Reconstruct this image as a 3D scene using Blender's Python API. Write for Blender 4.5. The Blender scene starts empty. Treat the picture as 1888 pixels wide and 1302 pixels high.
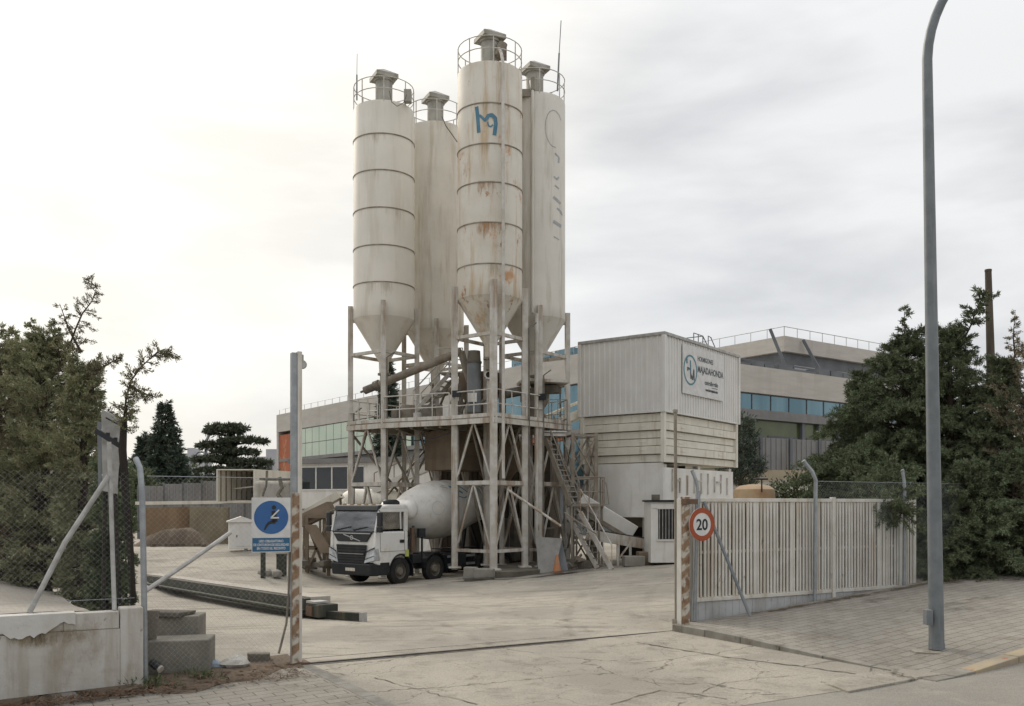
import bpy, bmesh, math, random
import numpy as np
from mathutils import Vector, Matrix

SC = bpy.context.scene
COL = SC.collection
R = math.radians

# ---------------------------------------------------------------- camera
CX, HY, F, EYE = 944.0, 930.0, 1700.0, 2.5       # photo pixels: centre column, horizon row, focal length; eye height (m)
cam = bpy.data.cameras.new('camera')
cam.sensor_width = 36.0
cam.lens = 36.0 * F / 1888.0
cam.shift_y = (HY - 651.0) / 1888.0
cam.clip_start, cam.clip_end = 0.1, 6000.0
cam_o = bpy.data.objects.new('camera', cam)
COL.objects.link(cam_o)
cam_o.location = (0, 0, EYE)
cam_o.rotation_euler = (R(90), 0, 0)
SC.camera = cam_o

# ---------------------------------------------------------------- sky, sun, exposure
SUN_AZ, SUN_EL = R(-38), R(32)                    # clockwise from +Y (ahead of the camera); behind thin cloud
sun_dir = Vector((math.sin(SUN_AZ) * math.cos(SUN_EL), math.cos(SUN_AZ) * math.cos(SUN_EL), math.sin(SUN_EL)))
world = bpy.data.worlds.new('World')
SC.world = world
world.use_nodes = True
wn, wl = world.node_tree.nodes, world.node_tree.links
wn.clear()
w_out = wn.new('ShaderNodeOutputWorld')
w_bg = wn.new('ShaderNodeBackground')
w_bg.inputs['Strength'].default_value = 0.1
sky = wn.new('ShaderNodeTexSky')
sky.sky_type = 'NISHITA'
sky.sun_disc = False
sky.sun_elevation = SUN_EL
sky.sun_rotation = SUN_AZ
tc = wn.new('ShaderNodeTexCoord')
mp = wn.new('ShaderNodeMapping')
mp.inputs['Scale'].default_value = (1.25, 1.25, 4.2)
mp.inputs['Location'].default_value = (2.3, 0.7, 1.9)
mp.inputs['Rotation'].default_value = (R(4), R(7), 0)
wl.new(tc.outputs['Generated'], mp.inputs['Vector'])
n1 = wn.new('ShaderNodeTexNoise')
n1.inputs['Scale'].default_value = 2.9
n1.inputs['Detail'].default_value = 7
n1.inputs['Roughness'].default_value = 0.5
n1.inputs['Distortion'].default_value = 0.2
wl.new(mp.outputs['Vector'], n1.inputs['Vector'])
r1 = wn.new('ShaderNodeValToRGB')
r1.color_ramp.elements[0].position = 0.36
r1.color_ramp.elements[0].color = (5.15, 5.2, 5.32, 1)
r1.color_ramp.elements[1].position = 0.64
r1.color_ramp.elements[1].color = (7.0, 7.0, 6.95, 1)
wl.new(n1.outputs['Fac'], r1.inputs['Fac'])
# thin cloud is brighter round the hidden sun
dt = wn.new('ShaderNodeVectorMath'); dt.operation = 'DOT_PRODUCT'
dt.inputs[1].default_value = sun_dir
wl.new(tc.outputs['Generated'], dt.inputs[0])
gl = wn.new('ShaderNodeMapRange')
gl.interpolation_type = 'SMOOTHSTEP'
gl.inputs['From Min'].default_value = 0.68
gl.inputs['From Max'].default_value = 0.985
gl.inputs['To Min'].default_value = 0.0
gl.inputs['To Max'].default_value = 1.0
wl.new(dt.outputs['Value'], gl.inputs['Value'])
mxg = wn.new('ShaderNodeMix'); mxg.data_type = 'RGBA'; mxg.blend_type = 'ADD'
mxg.inputs['Factor'].default_value = 1.0
glc = wn.new('ShaderNodeMix'); glc.data_type = 'RGBA'
glc.inputs['A'].default_value = (0, 0, 0, 1)
glc.inputs['B'].default_value = (2.9, 2.5, 1.6, 1)
wl.new(gl.outputs['Result'], glc.inputs['Factor'])
wl.new(r1.outputs['Color'], mxg.inputs['A'])
wl.new(glc.outputs['Result'], mxg.inputs['B'])
mxs = wn.new('ShaderNodeMix'); mxs.data_type = 'RGBA'
mxs.inputs['Factor'].default_value = 0.93
wl.new(sky.outputs['Color'], mxs.inputs['A'])
wl.new(mxg.outputs['Result'], mxs.inputs['B'])
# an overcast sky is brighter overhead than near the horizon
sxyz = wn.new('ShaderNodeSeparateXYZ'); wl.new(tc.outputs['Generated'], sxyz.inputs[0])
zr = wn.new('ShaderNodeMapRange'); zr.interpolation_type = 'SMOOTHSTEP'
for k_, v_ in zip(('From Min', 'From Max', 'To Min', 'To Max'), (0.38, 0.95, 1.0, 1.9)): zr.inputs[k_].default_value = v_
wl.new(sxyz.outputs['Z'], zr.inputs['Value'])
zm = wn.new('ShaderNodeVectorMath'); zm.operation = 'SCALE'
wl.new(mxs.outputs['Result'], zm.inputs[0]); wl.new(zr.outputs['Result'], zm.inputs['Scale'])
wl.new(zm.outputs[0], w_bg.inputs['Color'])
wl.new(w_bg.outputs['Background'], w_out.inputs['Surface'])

sl = bpy.data.lights.new('sun', 'SUN')
sl.energy = 1.3
sl.angle = R(14)
sl.color = (1.0, 0.91, 0.77)
so = bpy.data.objects.new('sun', sl)
COL.objects.link(so)
so.rotation_euler = sun_dir.to_track_quat('Z', 'Y').to_euler()
so.location = (-20, 20, 40)
SC.view_settings.view_transform = 'Standard'
SC.view_settings.look = 'None'
SC.view_settings.gamma = 1.0
SC.view_settings.exposure = 0.40
SC.view_settings.use_curve_mapping = False

# ---------------------------------------------------------------- helpers: placing
def W(px, py, Y):                       # a point of the photo at a known distance -> world
    return Vector(((px - CX) / F * Y, Y, EYE + (HY - py) / F * Y))
S_U, T_U = Vector((0.866, 0.5, 0)), Vector((-0.5, 0.866, 0))   # along / across the property line
GATE0 = Vector((-3.33, 14.3, 0))
def st(x, y):
    return ((x - GATE0.x) * 0.866 + (y - GATE0.y) * 0.5, -(x - GATE0.x) * 0.5 + (y - GATE0.y) * 0.866)
def SP(s, t, z=0.0):
    v = GATE0 + S_U * s + T_U * t
    return Vector((v.x, v.y, z))
def smx(v, k): return 0.5 * (v + math.sqrt(v * v + k * k))
def sms(a, b, v):
    u = max(0.0, min(1.0, (v - a) / (b - a)))
    return u * u * (3 - 2 * u)
def zst(s): return 0.075 * (smx(min(s, 60) - 8.0, 1.0)) + 0.03 * max(-20, min(0.0, s))
def gz(x, y):
    s, t = st(x, y)
    z0 = zst(s)
    if t <= 0: return z0
    yard = -0.031 * min(t, 26) + 0.05 * smx(min(s, 26) - 9.0, 2.0)
    yard += 1.35 * sms(30, 42, y) * sms(-6.5, -10.5, x)
    yard += 4.6 * sms(50, 66, y) * sms(7, 14, x)
    u = sms(0, 10, t)
    return z0 * (1 - u) + yard * u
def GP(px, py, lo=5.0, hi=90.0):        # where the photo's pixel meets the ground
    a = lo
    while a < hi:
        p = W(px, py, a)
        if p.z <= gz(p.x, p.y): return p
        a += 0.02
    return W(px, py, hi)

# ---------------------------------------------------------------- helpers: meshes and things
def origin_of(o):
    v = Vector((0, 0, 0))
    while o is not None:
        v += o.location
        o = o.parent
    return v
def props(o, label=None, cat=None, group=None, kind=None):
    if label: o['label'] = label
    if cat: o['category'] = cat
    if group: o['group'] = group
    if kind: o['kind'] = kind
    return o
def thing(name, label, cat, loc=(0, 0, 0), group=None):
    o = bpy.data.objects.new(name, None)
    o.empty_display_size = 0.2
    COL.objects.link(o)
    o.location = loc
    return props(o, label, cat, group)
def children(o): return [c for c in bpy.data.objects if c.parent == o]
def copy_tree(o, parent=None):
    c = o.copy(); COL.objects.link(c)
    if parent is not None: c.parent = parent
    for ch in children(o):
        if ch is not c: copy_tree(ch, c)
    return c

def frame_of(d):
    d = Vector(d).normalized()
    up = Vector((0, 0, 1)) if abs(d.z) < 0.97 else Vector((0, 1, 0))
    a = d.cross(up).normalized()
    return a, a.cross(d).normalized()

class MB:
    def __init__(self): self.v, self.f, self.s = [], [], []
    def add(self, verts, faces, smooth=False):
        n = len(self.v)
        self.v += [Vector(p) for p in verts]
        self.f += [tuple(i + n for i in f) for f in faces]
        self.s += [smooth] * len(faces)
        return self
    def hexa(self, p):                  # 4 bottom then 4 top corners
        return self.add(p, [(3, 2, 1, 0), (4, 5, 6, 7), (0, 1, 5, 4), (1, 2, 6, 5), (2, 3, 7, 6), (3, 0, 4, 7)])
    def box(self, c, size, rz=0.0):
        c = Vector(c); hx, hy, hz = size[0] / 2, size[1] / 2, size[2] / 2
        m = Matrix.Rotation(rz, 3, 'Z')
        pts = [(-hx, -hy), (hx, -hy), (hx, hy), (-hx, hy)]
        return self.hexa([c + m @ Vector((x, y, z)) for z in (-hz, hz) for x, y in pts])
    def obox(self, o, ex, ey, ez):      # corner + three edge vectors
        o, ex, ey, ez = Vector(o), Vector(ex), Vector(ey), Vector(ez)
        return self.hexa([o, o + ex, o + ex + ey, o + ey, o + ez, o + ex + ez, o + ex + ey + ez, o + ey + ez])
    def beam(self, a, b, w, h=None, side=None):
        h = w if h is None else h
        a, b = Vector(a), Vector(b)
        if side is None: u, v = frame_of(b - a)
        else:
            u = Vector(side).normalized(); v = u.cross((b - a).normalized()).normalized()
        q = [(-w / 2, -h / 2), (w / 2, -h / 2), (w / 2, h / 2), (-w / 2, h / 2)]
        return self.hexa([e + u * x + v * y for e in (a, b) for x, y in q])
    def cyl(self, a, b, r0, r1=None, n=12, caps=True, smooth=True):
        r1 = r0 if r1 is None else r1
        a, b = Vector(a), Vector(b)
        u, v = frame_of(b - a)
        ring = [(math.cos(2 * math.pi * i / n), math.sin(2 * math.pi * i / n)) for i in range(n)]
        self.add([a + (u * x + v * y) * r0 for x, y in ring] + [b + (u * x + v * y) * r1 for x, y in ring],
                 [(i, (i + 1) % n, n + (i + 1) % n, n + i) for i in range(n)], smooth)
        if caps:
            self.add([a + (u * x + v * y) * r0 for x, y in ring], [tuple(range(n))[::-1]])
            self.add([b + (u * x + v * y) * r1 for x, y in ring], [tuple(range(n))])
        return self
    def tube(self, pts, r, n=8):        # r: number or list
        pts = [Vector(p) for p in pts]
        rs = r if isinstance(r, (list, tuple)) else [r] * len(pts)
        vs, fs = [], []
        u = None
        for i, p in enumerate(pts):
            d = (pts[min(i + 1, len(pts) - 1)] - pts[max(i - 1, 0)]).normalized()
            if u is None: u, _ = frame_of(d)
            u = (u - d * u.dot(d)).normalized()
            v = d.cross(u)
            vs += [p + (u * math.cos(2 * math.pi * k / n) + v * math.sin(2 * math.pi * k / n)) * rs[i] for k in range(n)]
        for i in range(len(pts) - 1):
            fs += [(i * n + k, i * n + (k + 1) % n, (i + 1) * n + (k + 1) % n, (i + 1) * n + k) for k in range(n)]
        self.add(vs, fs, True)
        self.add(vs[:n], [tuple(range(n))[::-1]]); self.add(vs[-n:], [tuple(range(n))])
        return self
    def lathe(self, prof, a, axis=(0, 0, 1), n=40, smooth=True):   # prof: (distance along axis, radius)
        a = Vector(a); d = Vector(axis).normalized()
        u, v = frame_of(d)
        vs, fs = [], []
        for h, r in prof:
            vs += [a + d * h + (u * math.cos(2 * math.pi * k / n) + v * math.sin(2 * math.pi * k / n)) * r for k in range(n)]
        for i in range(len(prof) - 1):
            fs += [(i * n + k, i * n + (k + 1) % n, (i + 1) * n + (k + 1) % n, (i + 1) * n + k) for k in range(n)]
        return self.add(vs, fs, smooth)
    def prism(self, poly, ez):          # polygon + extrusion vector
        n = len(poly); poly = [Vector(p) for p in poly]; ez = Vector(ez)
        return self.add(poly + [p + ez for p in poly],
                        [tuple(range(n))[::-1], tuple(range(n, 2 * n))] + [(i, (i + 1) % n, n + (i + 1) % n, n + i) for i in range(n)])
    def build(self, name, mat, parent=None, label=None, bevel=0, loc=None, kind=None):
        off = origin_of(parent) if parent is not None else Vector(loc or (0, 0, 0))
        me = bpy.data.meshes.new(name)
        me.from_pydata([tuple(p - off) for p in self.v], [], self.f)
        bm = bmesh.new(); bm.from_mesh(me)
        bmesh.ops.recalc_face_normals(bm, faces=bm.faces)
        bm.to_mesh(me); bm.free()
        me.polygons.foreach_set('use_smooth', self.s)
        if any(self.s):
            try: me.set_sharp_from_angle(angle=R(40))
            except Exception: pass
        me.materials.append(mat)
        o = bpy.data.objects.new(name, me)
        COL.objects.link(o)
        if parent is not None: o.parent = parent
        elif loc is not None: o.location = loc
        if bevel:
            m = o.modifiers.new('bevel', 'BEVEL'); m.width = bevel; m.segments = 2
            m.limit_method = 'ANGLE'; m.angle_limit = R(40)
        if label: o['label'] = label
        if kind: o['kind'] = kind
        return o

def text_part(name, txt, size, origin, ex, ez, mat, parent, align='CENTER', xs=1.0, thick=0.002, bold=0.0):
    cu = bpy.data.curves.new('lettering', 'FONT')
    cu.body = txt; cu.size = size; cu.align_x = align; cu.extrude = thick; cu.offset = bold
    cu.space_line = 0.9
    tmp = bpy.data.objects.new('lettering', cu)
    COL.objects.link(tmp)
    dg = bpy.context.evaluated_depsgraph_get()
    me = bpy.data.meshes.new_from_object(tmp.evaluated_get(dg))
    bpy.data.objects.remove(tmp)
    ex, ez = Vector(ex).normalized(), Vector(ez).normalized()
    ey = ez.cross(ex)                    # ex right, ez up, normal = ex x ez
    nrm = ex.cross(ez)
    off = Vector(origin) - origin_of(parent)
    for v in me.vertices:
        c = v.co.copy()
        v.co = off + ex * (c.x * xs) + ez * c.y + nrm * c.z
    me.materials.clear(); me.materials.append(mat)
    o = bpy.data.objects.new(name, me); COL.objects.link(o); o.parent = parent
    return o

# ---------------------------------------------------------------- helpers: materials
def mat(name, c1, c2=None, scale=2.0, rough=0.8, metal=0.0, bump=0.0, bscale=40.0, streak=None, spots=None, spec=0.3, stretch=(1, 1, 1), detail=6, lo=0.35, hi=0.65):
    m = bpy.data.materials.new(name); m.use_nodes = True
    N, L = m.node_tree.nodes, m.node_tree.links
    b = N['Principled BSDF']
    b.inputs['Roughness'].default_value = rough
    b.inputs['Metallic'].default_value = metal
    b.inputs['Specular IOR Level'].default_value = spec
    t = N.new('ShaderNodeTexCoord')
    def noise(sc, st_, det=detail, ro=0.6, loc=(0, 0, 0)):
        mpn = N.new('ShaderNodeMapping'); mpn.inputs['Scale'].default_value = st_; mpn.inputs['Location'].default_value = loc
        L.new(t.outputs['Object'], mpn.inputs['Vector'])
        n = N.new('ShaderNodeTexNoise'); n.inputs['Scale'].default_value = sc
        n.inputs['Detail'].default_value = det; n.inputs['Roughness'].default_value = ro
        L.new(mpn.outputs['Vector'], n.inputs['Vector'])
        return n.outputs['Fac']
    def ranged(f, a, bb):
        r = N.new('ShaderNodeMapRange'); r.interpolation_type = 'SMOOTHSTEP'
        r.inputs['From Min'].default_value = a; r.inputs['From Max'].default_value = bb
        L.new(f, r.inputs['Value']); return r.outputs['Result']
    def mix(f, A, B):
        x = N.new('ShaderNodeMix'); x.data_type = 'RGBA'
        if isinstance(f, float): x.inputs['Factor'].default_value = f
        else: L.new(f, x.inputs['Factor'])
        for k, q in (('A', A), ('B', B)):
            if isinstance(q, tuple): x.inputs[k].default_value = (*q, 1)
            else: L.new(q, x.inputs[k])
        return x.outputs['Result']
    def mul(f, k):
        x = N.new('ShaderNodeMath'); x.operation = 'MULTIPLY'; L.new(f, x.inputs[0]); x.inputs[1].default_value = k
        return x.outputs[0]
    c2 = c2 or tuple(v * 0.8 for v in c1)
    col = mix(ranged(noise(scale, stretch), lo, hi), c1, c2)
    if streak:                            # (colour, amount, scale, lo, hi): runs of dirt or rust down the face
        sc, amt, ss, a, bb = streak
        col = mix(mul(ranged(noise(ss, (1, 1, 0.09), 5, 0.65, (3, 1, 7)), a, bb), amt), col, sc)
    for sp in (spots or []):              # (colour, amount, scale, lo, hi)
        sc, amt, ss, a, bb = sp
        col = mix(mul(ranged(noise(ss, (1, 1, 0.6), 8, 0.7, (5, 9, 2)), a, bb), amt), col, sc)
    L.new(col, b.inputs['Base Color'])
    if bump:
        bn = N.new('ShaderNodeBump'); bn.inputs['Strength'].default_value = bump; bn.inputs['Distance'].default_value = 0.02
        L.new(noise(bscale, (1, 1, 1), 5), bn.inputs['Height'])
        L.new(bn.outputs['Normal'], b.inputs['Normal'])
    m['tools'] = 0
    return m

RUST = (0.17, 0.075, 0.03)
DIRT = (0.13, 0.105, 0.075)
M = {}
M['silo'] = mat('silo_paint', (0.61, 0.58, 0.515), (0.66, 0.625, 0.56), 0.5, 0.6, streak=((0.44, 0.39, 0.31), 0.4, 2.2, 0.50, 0.72), bump=0.05)
M['silo_rusty'] = mat('rusty_silo_paint', (0.60, 0.57, 0.505), (0.53, 0.49, 0.42), 0.7, 0.65, streak=((0.42, 0.30, 0.17), 0.75, 2.6, 0.50, 0.68), spots=[(( 0.44, 0.22, 0.085), 0.85, 0.85, 0.56, 0.66), ((0.30, 0.14, 0.055), 0.85, 1.9, 0.60, 0.68)], bump=0.06)
M['silo_cream'] = mat('cream_silo_paint', (0.64, 0.61, 0.545), (0.58, 0.55, 0.49), 0.8, 0.7, streak=((0.38, 0.32, 0.22), 0.6, 3.0, 0.46, 0.7))
M['silo_grey'] = mat('grey_silo_paint', (0.57, 0.545, 0.495), (0.62, 0.595, 0.54), 0.6, 0.65, streak=((0.34, 0.29, 0.21), 0.55, 2.4, 0.5, 0.7))
M['ring'] = mat('dark_flange', (0.19, 0.165, 0.13), (0.30, 0.27, 0.22), 3, 0.8)
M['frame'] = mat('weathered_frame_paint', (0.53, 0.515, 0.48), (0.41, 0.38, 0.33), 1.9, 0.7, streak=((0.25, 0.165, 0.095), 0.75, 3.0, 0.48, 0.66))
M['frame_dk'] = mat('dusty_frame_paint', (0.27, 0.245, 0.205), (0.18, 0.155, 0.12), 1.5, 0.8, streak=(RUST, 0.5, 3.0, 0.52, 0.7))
M['rail'] = mat('grey_rail_paint', (0.52, 0.51, 0.475), (0.38, 0.35, 0.30), 3, 0.6)
M['cap'] = mat('weathered_zinc', (0.36, 0.35, 0.315), (0.26, 0.25, 0.22), 2, 0.6, 0.1, streak=((0.12, 0.10, 0.07), 0.5, 3, 0.5, 0.7))
M['galv'] = mat('galvanised_steel', (0.32, 0.34, 0.355), (0.25, 0.265, 0.28), 6, 0.45, 0.55, spec=0.5)
M['galv_lt'] = mat('pale_galvanised_steel', (0.42, 0.415, 0.40), (0.30, 0.29, 0.27), 5, 0.55, 0.2)
M['lamp'] = mat('lamp_post_steel', (0.13, 0.145, 0.155), (0.17, 0.185, 0.195), 3, 0.5, 0.2, streak=((0.24, 0.25, 0.255), 0.6, 6, 0.5, 0.75), spec=0.4)
M['white'] = mat('white_paint', (0.68, 0.665, 0.63), (0.60, 0.58, 0.54), 1.2, 0.55, streak=((0.36, 0.31, 0.24), 0.4, 3, 0.52, 0.75))
M['cream'] = mat('cream_paint', (0.66, 0.63, 0.55), (0.59, 0.555, 0.475), 1.2, 0.6, streak=((0.33, 0.27, 0.18), 0.5, 3, 0.5, 0.72))
M['clad'] = mat('pale_cladding', (0.64, 0.63, 0.605), (0.59, 0.575, 0.55), 0.8, 0.5, streak=((0.42, 0.39, 0.34), 0.3, 3.2, 0.5, 0.75))
M['black'] = mat('black_rubber', (0.012, 0.012, 0.013), (0.03, 0.028, 0.025), 3, 0.85, spots=[((0.10, 0.09, 0.07), 0.5, 5, 0.55, 0.75)])
M['dark'] = mat('dark_plastic', (0.010, 0.012, 0.015), (0.018, 0.020, 0.022), 2, 0.45, spots=[((0.09, 0.08, 0.065), 0.3, 4, 0.55, 0.8)], spec=0.4)
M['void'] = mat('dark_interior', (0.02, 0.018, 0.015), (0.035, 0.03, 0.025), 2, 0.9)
M['truck'] = mat('white_truck_paint', (0.66, 0.65, 0.62), (0.60, 0.585, 0.55), 1.2, 0.4, spots=[((0.38, 0.34, 0.28), 0.55, 2.2, 0.50, 0.72)], spec=0.5)
M['drum'] = mat('drum_paint', (0.54, 0.525, 0.49), (0.46, 0.44, 0.40), 0.9, 0.6, spots=[((0.36, 0.32, 0.26), 0.6, 1.4, 0.50, 0.70), ((0.27, 0.23, 0.18), 0.5, 3.5, 0.56, 0.70)], spec=0.4)
M['glass_dk'] = mat('dark_glass', (0.02, 0.025, 0.028), (0.03, 0.036, 0.04), 1, 0.06, spec=0.6)
M['glass_blue'] = mat('blue_glazing', (0.15, 0.235, 0.275), (0.10, 0.17, 0.205), 0.35, 0.07, 0.85, spec=0.5, stretch=(1, 1, 0.3))
M['glass_green'] = mat('green_glazing', (0.38, 0.445, 0.365), (0.32, 0.39, 0.33), 0.2, 0.1, 0.8, spec=0.5)
M['glass_olive'] = mat('olive_glazing', (0.10, 0.115, 0.055), (0.07, 0.085, 0.045), 0.3, 0.2, 0.3, spec=0.5)
M['travertine'] = mat('travertine', (0.46, 0.435, 0.395), (0.41, 0.385, 0.35), 0.35, 0.8, stretch=(1, 1, 6), streak=((0.34, 0.305, 0.26), 0.4, 0.9, 0.5, 0.72))
M['grey_wall'] = mat('grey_panel', (0.21, 0.205, 0.20), (0.17, 0.165, 0.165), 0.6, 0.6, streak=((0.14, 0.12, 0.09), 0.5, 1.2, 0.5, 0.7))
M['grey_dk'] = mat('dark_grey_cladding', (0.13, 0.14, 0.15), (0.10, 0.105, 0.115), 0.5, 0.5)
M['terracotta'] = mat('orange_screen', (0.40, 0.115, 0.05), (0.32, 0.10, 0.05), 0.7, 0.7, spots=[((0.45, 0.30, 0.18), 0.6, 0.8, 0.55, 0.62)])
M['tanwall'] = mat('tan_retaining_wall', (0.38, 0.32, 0.23), (0.30, 0.25, 0.18), 0.5, 0.9, streak=((0.22, 0.17, 0.11), 0.5, 1.5, 0.5, 0.7), bump=0.2, bscale=8)
M['brownwall'] = mat('rusty_brown_panel', (0.24, 0.165, 0.095), (0.19, 0.13, 0.08), 0.6, 0.8, streak=((0.14, 0.085, 0.045), 0.6, 1.6, 0.48, 0.7), spots=[((0.30, 0.18, 0.09), 0.6, 0.9, 0.55, 0.7)])
M['olivewall'] = mat('olive_brown_panel', (0.22, 0.19, 0.13), (0.17, 0.145, 0.095), 0.8, 0.8, streak=((0.13, 0.10, 0.06), 0.6, 2.0, 0.48, 0.7))
M['plaster'] = mat('stained_plaster', (0.47, 0.455, 0.425), (0.36, 0.34, 0.30), 0.9, 0.9, streak=((0.26, 0.225, 0.17), 0.6, 2.4, 0.46, 0.68), spots=[((0.22, 0.18, 0.13), 0.65, 1.3, 0.52, 0.68), ((0.13, 0.11, 0.085), 0.6, 5, 0.60, 0.68)], bump=0.35, bscale=14)
M['limewash'] = mat('flaking_whitewash', (0.52, 0.51, 0.485), (0.44, 0.425, 0.39), 1.5, 0.9, spots=[((0.25, 0.22, 0.17), 0.7, 4, 0.6, 0.68)], bump=0.3, bscale=18)
M['block'] = mat('mossy_concrete', (0.215, 0.20, 0.17), (0.15, 0.142, 0.118), 1.8, 0.95, spots=[((0.30, 0.28, 0.24), 0.6, 3, 0.54, 0.7), ((0.085, 0.088, 0.06), 0.5, 2.2, 0.55, 0.72)], bump=0.6, bscale=16)
M['concrete'] = mat('grey_concrete', (0.27, 0.255, 0.225), (0.20, 0.185, 0.16), 1.3, 0.9, spots=[((0.11, 0.10, 0.08), 0.6, 1.8, 0.55, 0.72)], bump=0.4, bscale=20)
M['plinth'] = mat('damp_concrete', (0.14, 0.125, 0.10), (0.09, 0.08, 0.065), 1.2, 0.9, streak=((0.22, 0.20, 0.165), 0.6, 1.8, 0.55, 0.72), bump=0.4, bscale=14)
M['tan_hopper'] = mat('dusty_shaded_hopper_steel', (0.20, 0.155, 0.11), (0.15, 0.118, 0.085), 1.0, 0.85, streak=((0.14, 0.10, 0.065), 0.6, 2.2, 0.5, 0.7))  # dusty tan, with the shadow under the deck put into its tone
M['filter'] = mat('slate_filter_paint', (0.15, 0.165, 0.175), (0.19, 0.20, 0.205), 1.5, 0.5)
M['motor'] = mat('dusty_motor', (0.17, 0.15, 0.12), (0.11, 0.10, 0.085), 3, 0.7)
M['gatepaint'] = mat('peeling_gate_paint', (0.60, 0.58, 0.53), (0.51, 0.485, 0.43), 2.0, 0.7, streak=((0.40, 0.32, 0.22), 0.7, 5, 0.5, 0.7), spots=[((0.20, 0.13, 0.08), 0.7, 5, 0.62, 0.7)])
M['gatelow'] = mat('bluish_gate_sheet', (0.42, 0.425, 0.425), (0.33, 0.33, 0.32), 2.0, 0.6, streak=((0.25, 0.21, 0.16), 0.5, 4, 0.5, 0.72))
M['blue'] = mat('sign_blue', (0.035, 0.105, 0.27), (0.04, 0.12, 0.285), 3, 0.45)
M['plate'] = mat('plate_blue', (0.03, 0.10, 0.19), (0.035, 0.115, 0.21), 3, 0.45)
M['signwhite'] = mat('sign_white', (0.60, 0.60, 0.59), (0.52, 0.51, 0.49), 4, 0.5)
M['signred'] = mat('sign_red', (0.33, 0.075, 0.03), (0.28, 0.065, 0.03), 4, 0.5)
M['ink'] = mat('sign_black', (0.02, 0.022, 0.025), (0.03, 0.032, 0.035), 4, 0.5)
M['slate'] = mat('sign_slate', (0.06, 0.075, 0.085), (0.08, 0.095, 0.105), 4, 0.5)
M['teal'] = mat('sign_teal', (0.05, 0.17, 0.21), (0.06, 0.2, 0.24), 4, 0.5)
M['graffiti'] = mat('faded_blue_paint', (0.07, 0.18, 0.26), (0.10, 0.22, 0.30), 4, 0.6, spots=[((0.32, 0.33, 0.32), 0.6, 7, 0.58, 0.72)])
M['graffiti_old'] = mat('old_blue_paint', (0.30, 0.325, 0.345), (0.38, 0.39, 0.39), 6, 0.7)
M['wood'] = mat('weathered_wood', (0.12, 0.10, 0.075), (0.08, 0.065, 0.05), 5, 0.9, stretch=(1, 1, 0.15))
M['bark'] = mat('bark', (0.075, 0.058, 0.042), (0.045, 0.036, 0.027), 6, 0.95, bump=0.5, stretch=(1, 1, 0.3))
M['bark_dk'] = mat('dark_bark', (0.035, 0.030, 0.024), (0.022, 0.019, 0.016), 6, 0.95, bump=0.5, stretch=(1, 1, 0.3))
M['orange'] = mat('cone_orange', (0.44, 0.19, 0.085), (0.36, 0.17, 0.085), 5, 0.7, spots=[((0.30, 0.235, 0.17), 0.8, 7, 0.48, 0.64)])
M['tank'] = mat('tan_tank_paint', (0.44, 0.32, 0.19), (0.36, 0.26, 0.16), 1.0, 0.55, spots=[((0.40, 0.15, 0.07), 0.5, 2, 0.5, 0.7)])
M['kerb_paint'] = mat('worn_kerb_paint', (0.34, 0.275, 0.175), (0.29, 0.245, 0.18), 3, 0.85, spots=[((0.33, 0.10, 0.05), 0.8, 1.5, 0.56, 0.62), ((0.27, 0.25, 0.22), 0.7, 5, 0.56, 0.66)], bump=0.3)
M['kerb'] = mat('kerb_concrete', (0.25, 0.235, 0.205), (0.18, 0.165, 0.14), 2.5, 0.9, spots=[((0.10, 0.085, 0.065), 0.6, 3, 0.55, 0.7)], bump=0.4)
M['rail_steel'] = mat('track_steel', (0.05, 0.047, 0.045), (0.09, 0.075, 0.06), 5, 0.6, 0.3)
M['haze_wall'] = mat('distant_wall', (0.42, 0.42, 0.43), (0.36, 0.36, 0.38), 0.3, 0.9)
M['lens'] = mat('headlamp_lens', (0.36, 0.38, 0.40), (0.50, 0.52, 0.53), 8, 0.12, 0.4, spec=0.6)
M['yellow'] = mat('yellow_tag', (0.42, 0.46, 0.12), (0.36, 0.40, 0.12), 5, 0.6)
M['chrome'] = mat('dull_chrome', (0.50, 0.50, 0.50), (0.40, 0.40, 0.40), 5, 0.3, 0.8)
M['rustred'] = mat('rusty_steel', (0.15, 0.09, 0.06), (0.10, 0.07, 0.05), 4, 0.85)
M['greenbeam'] = mat('dark_green_steel', (0.045, 0.050, 0.036), (0.030, 0.032, 0.027), 1.5, 0.7, streak=((0.12, 0.10, 0.07), 0.6, 2.5, 0.52, 0.7))
M['litter'] = mat('litter_paper', (0.55, 0.52, 0.46), (0.40, 0.36, 0.30), 8, 0.9)
M['bluelitter'] = mat('blue_plastic', (0.20, 0.26, 0.33), (0.28, 0.33, 0.38), 8, 0.5)
M['gap_dark'] = mat('added_gap_dark', (0.075, 0.06, 0.045), (0.17, 0.15, 0.12), 0.8, 0.9, streak=((0.09, 0.07, 0.05), 0.7, 2.5, 0.46, 0.66))  # dark tone of the added sheet that darkens the slat gaps
M['house'] = mat('shade_brown_sheeting', (0.085, 0.066, 0.05), (0.055, 0.045, 0.036), 0.8, 0.85, streak=((0.07, 0.055, 0.04), 0.6, 2.0, 0.48, 0.7))  # tone lowered to put the shade below the deck into the colour

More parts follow.
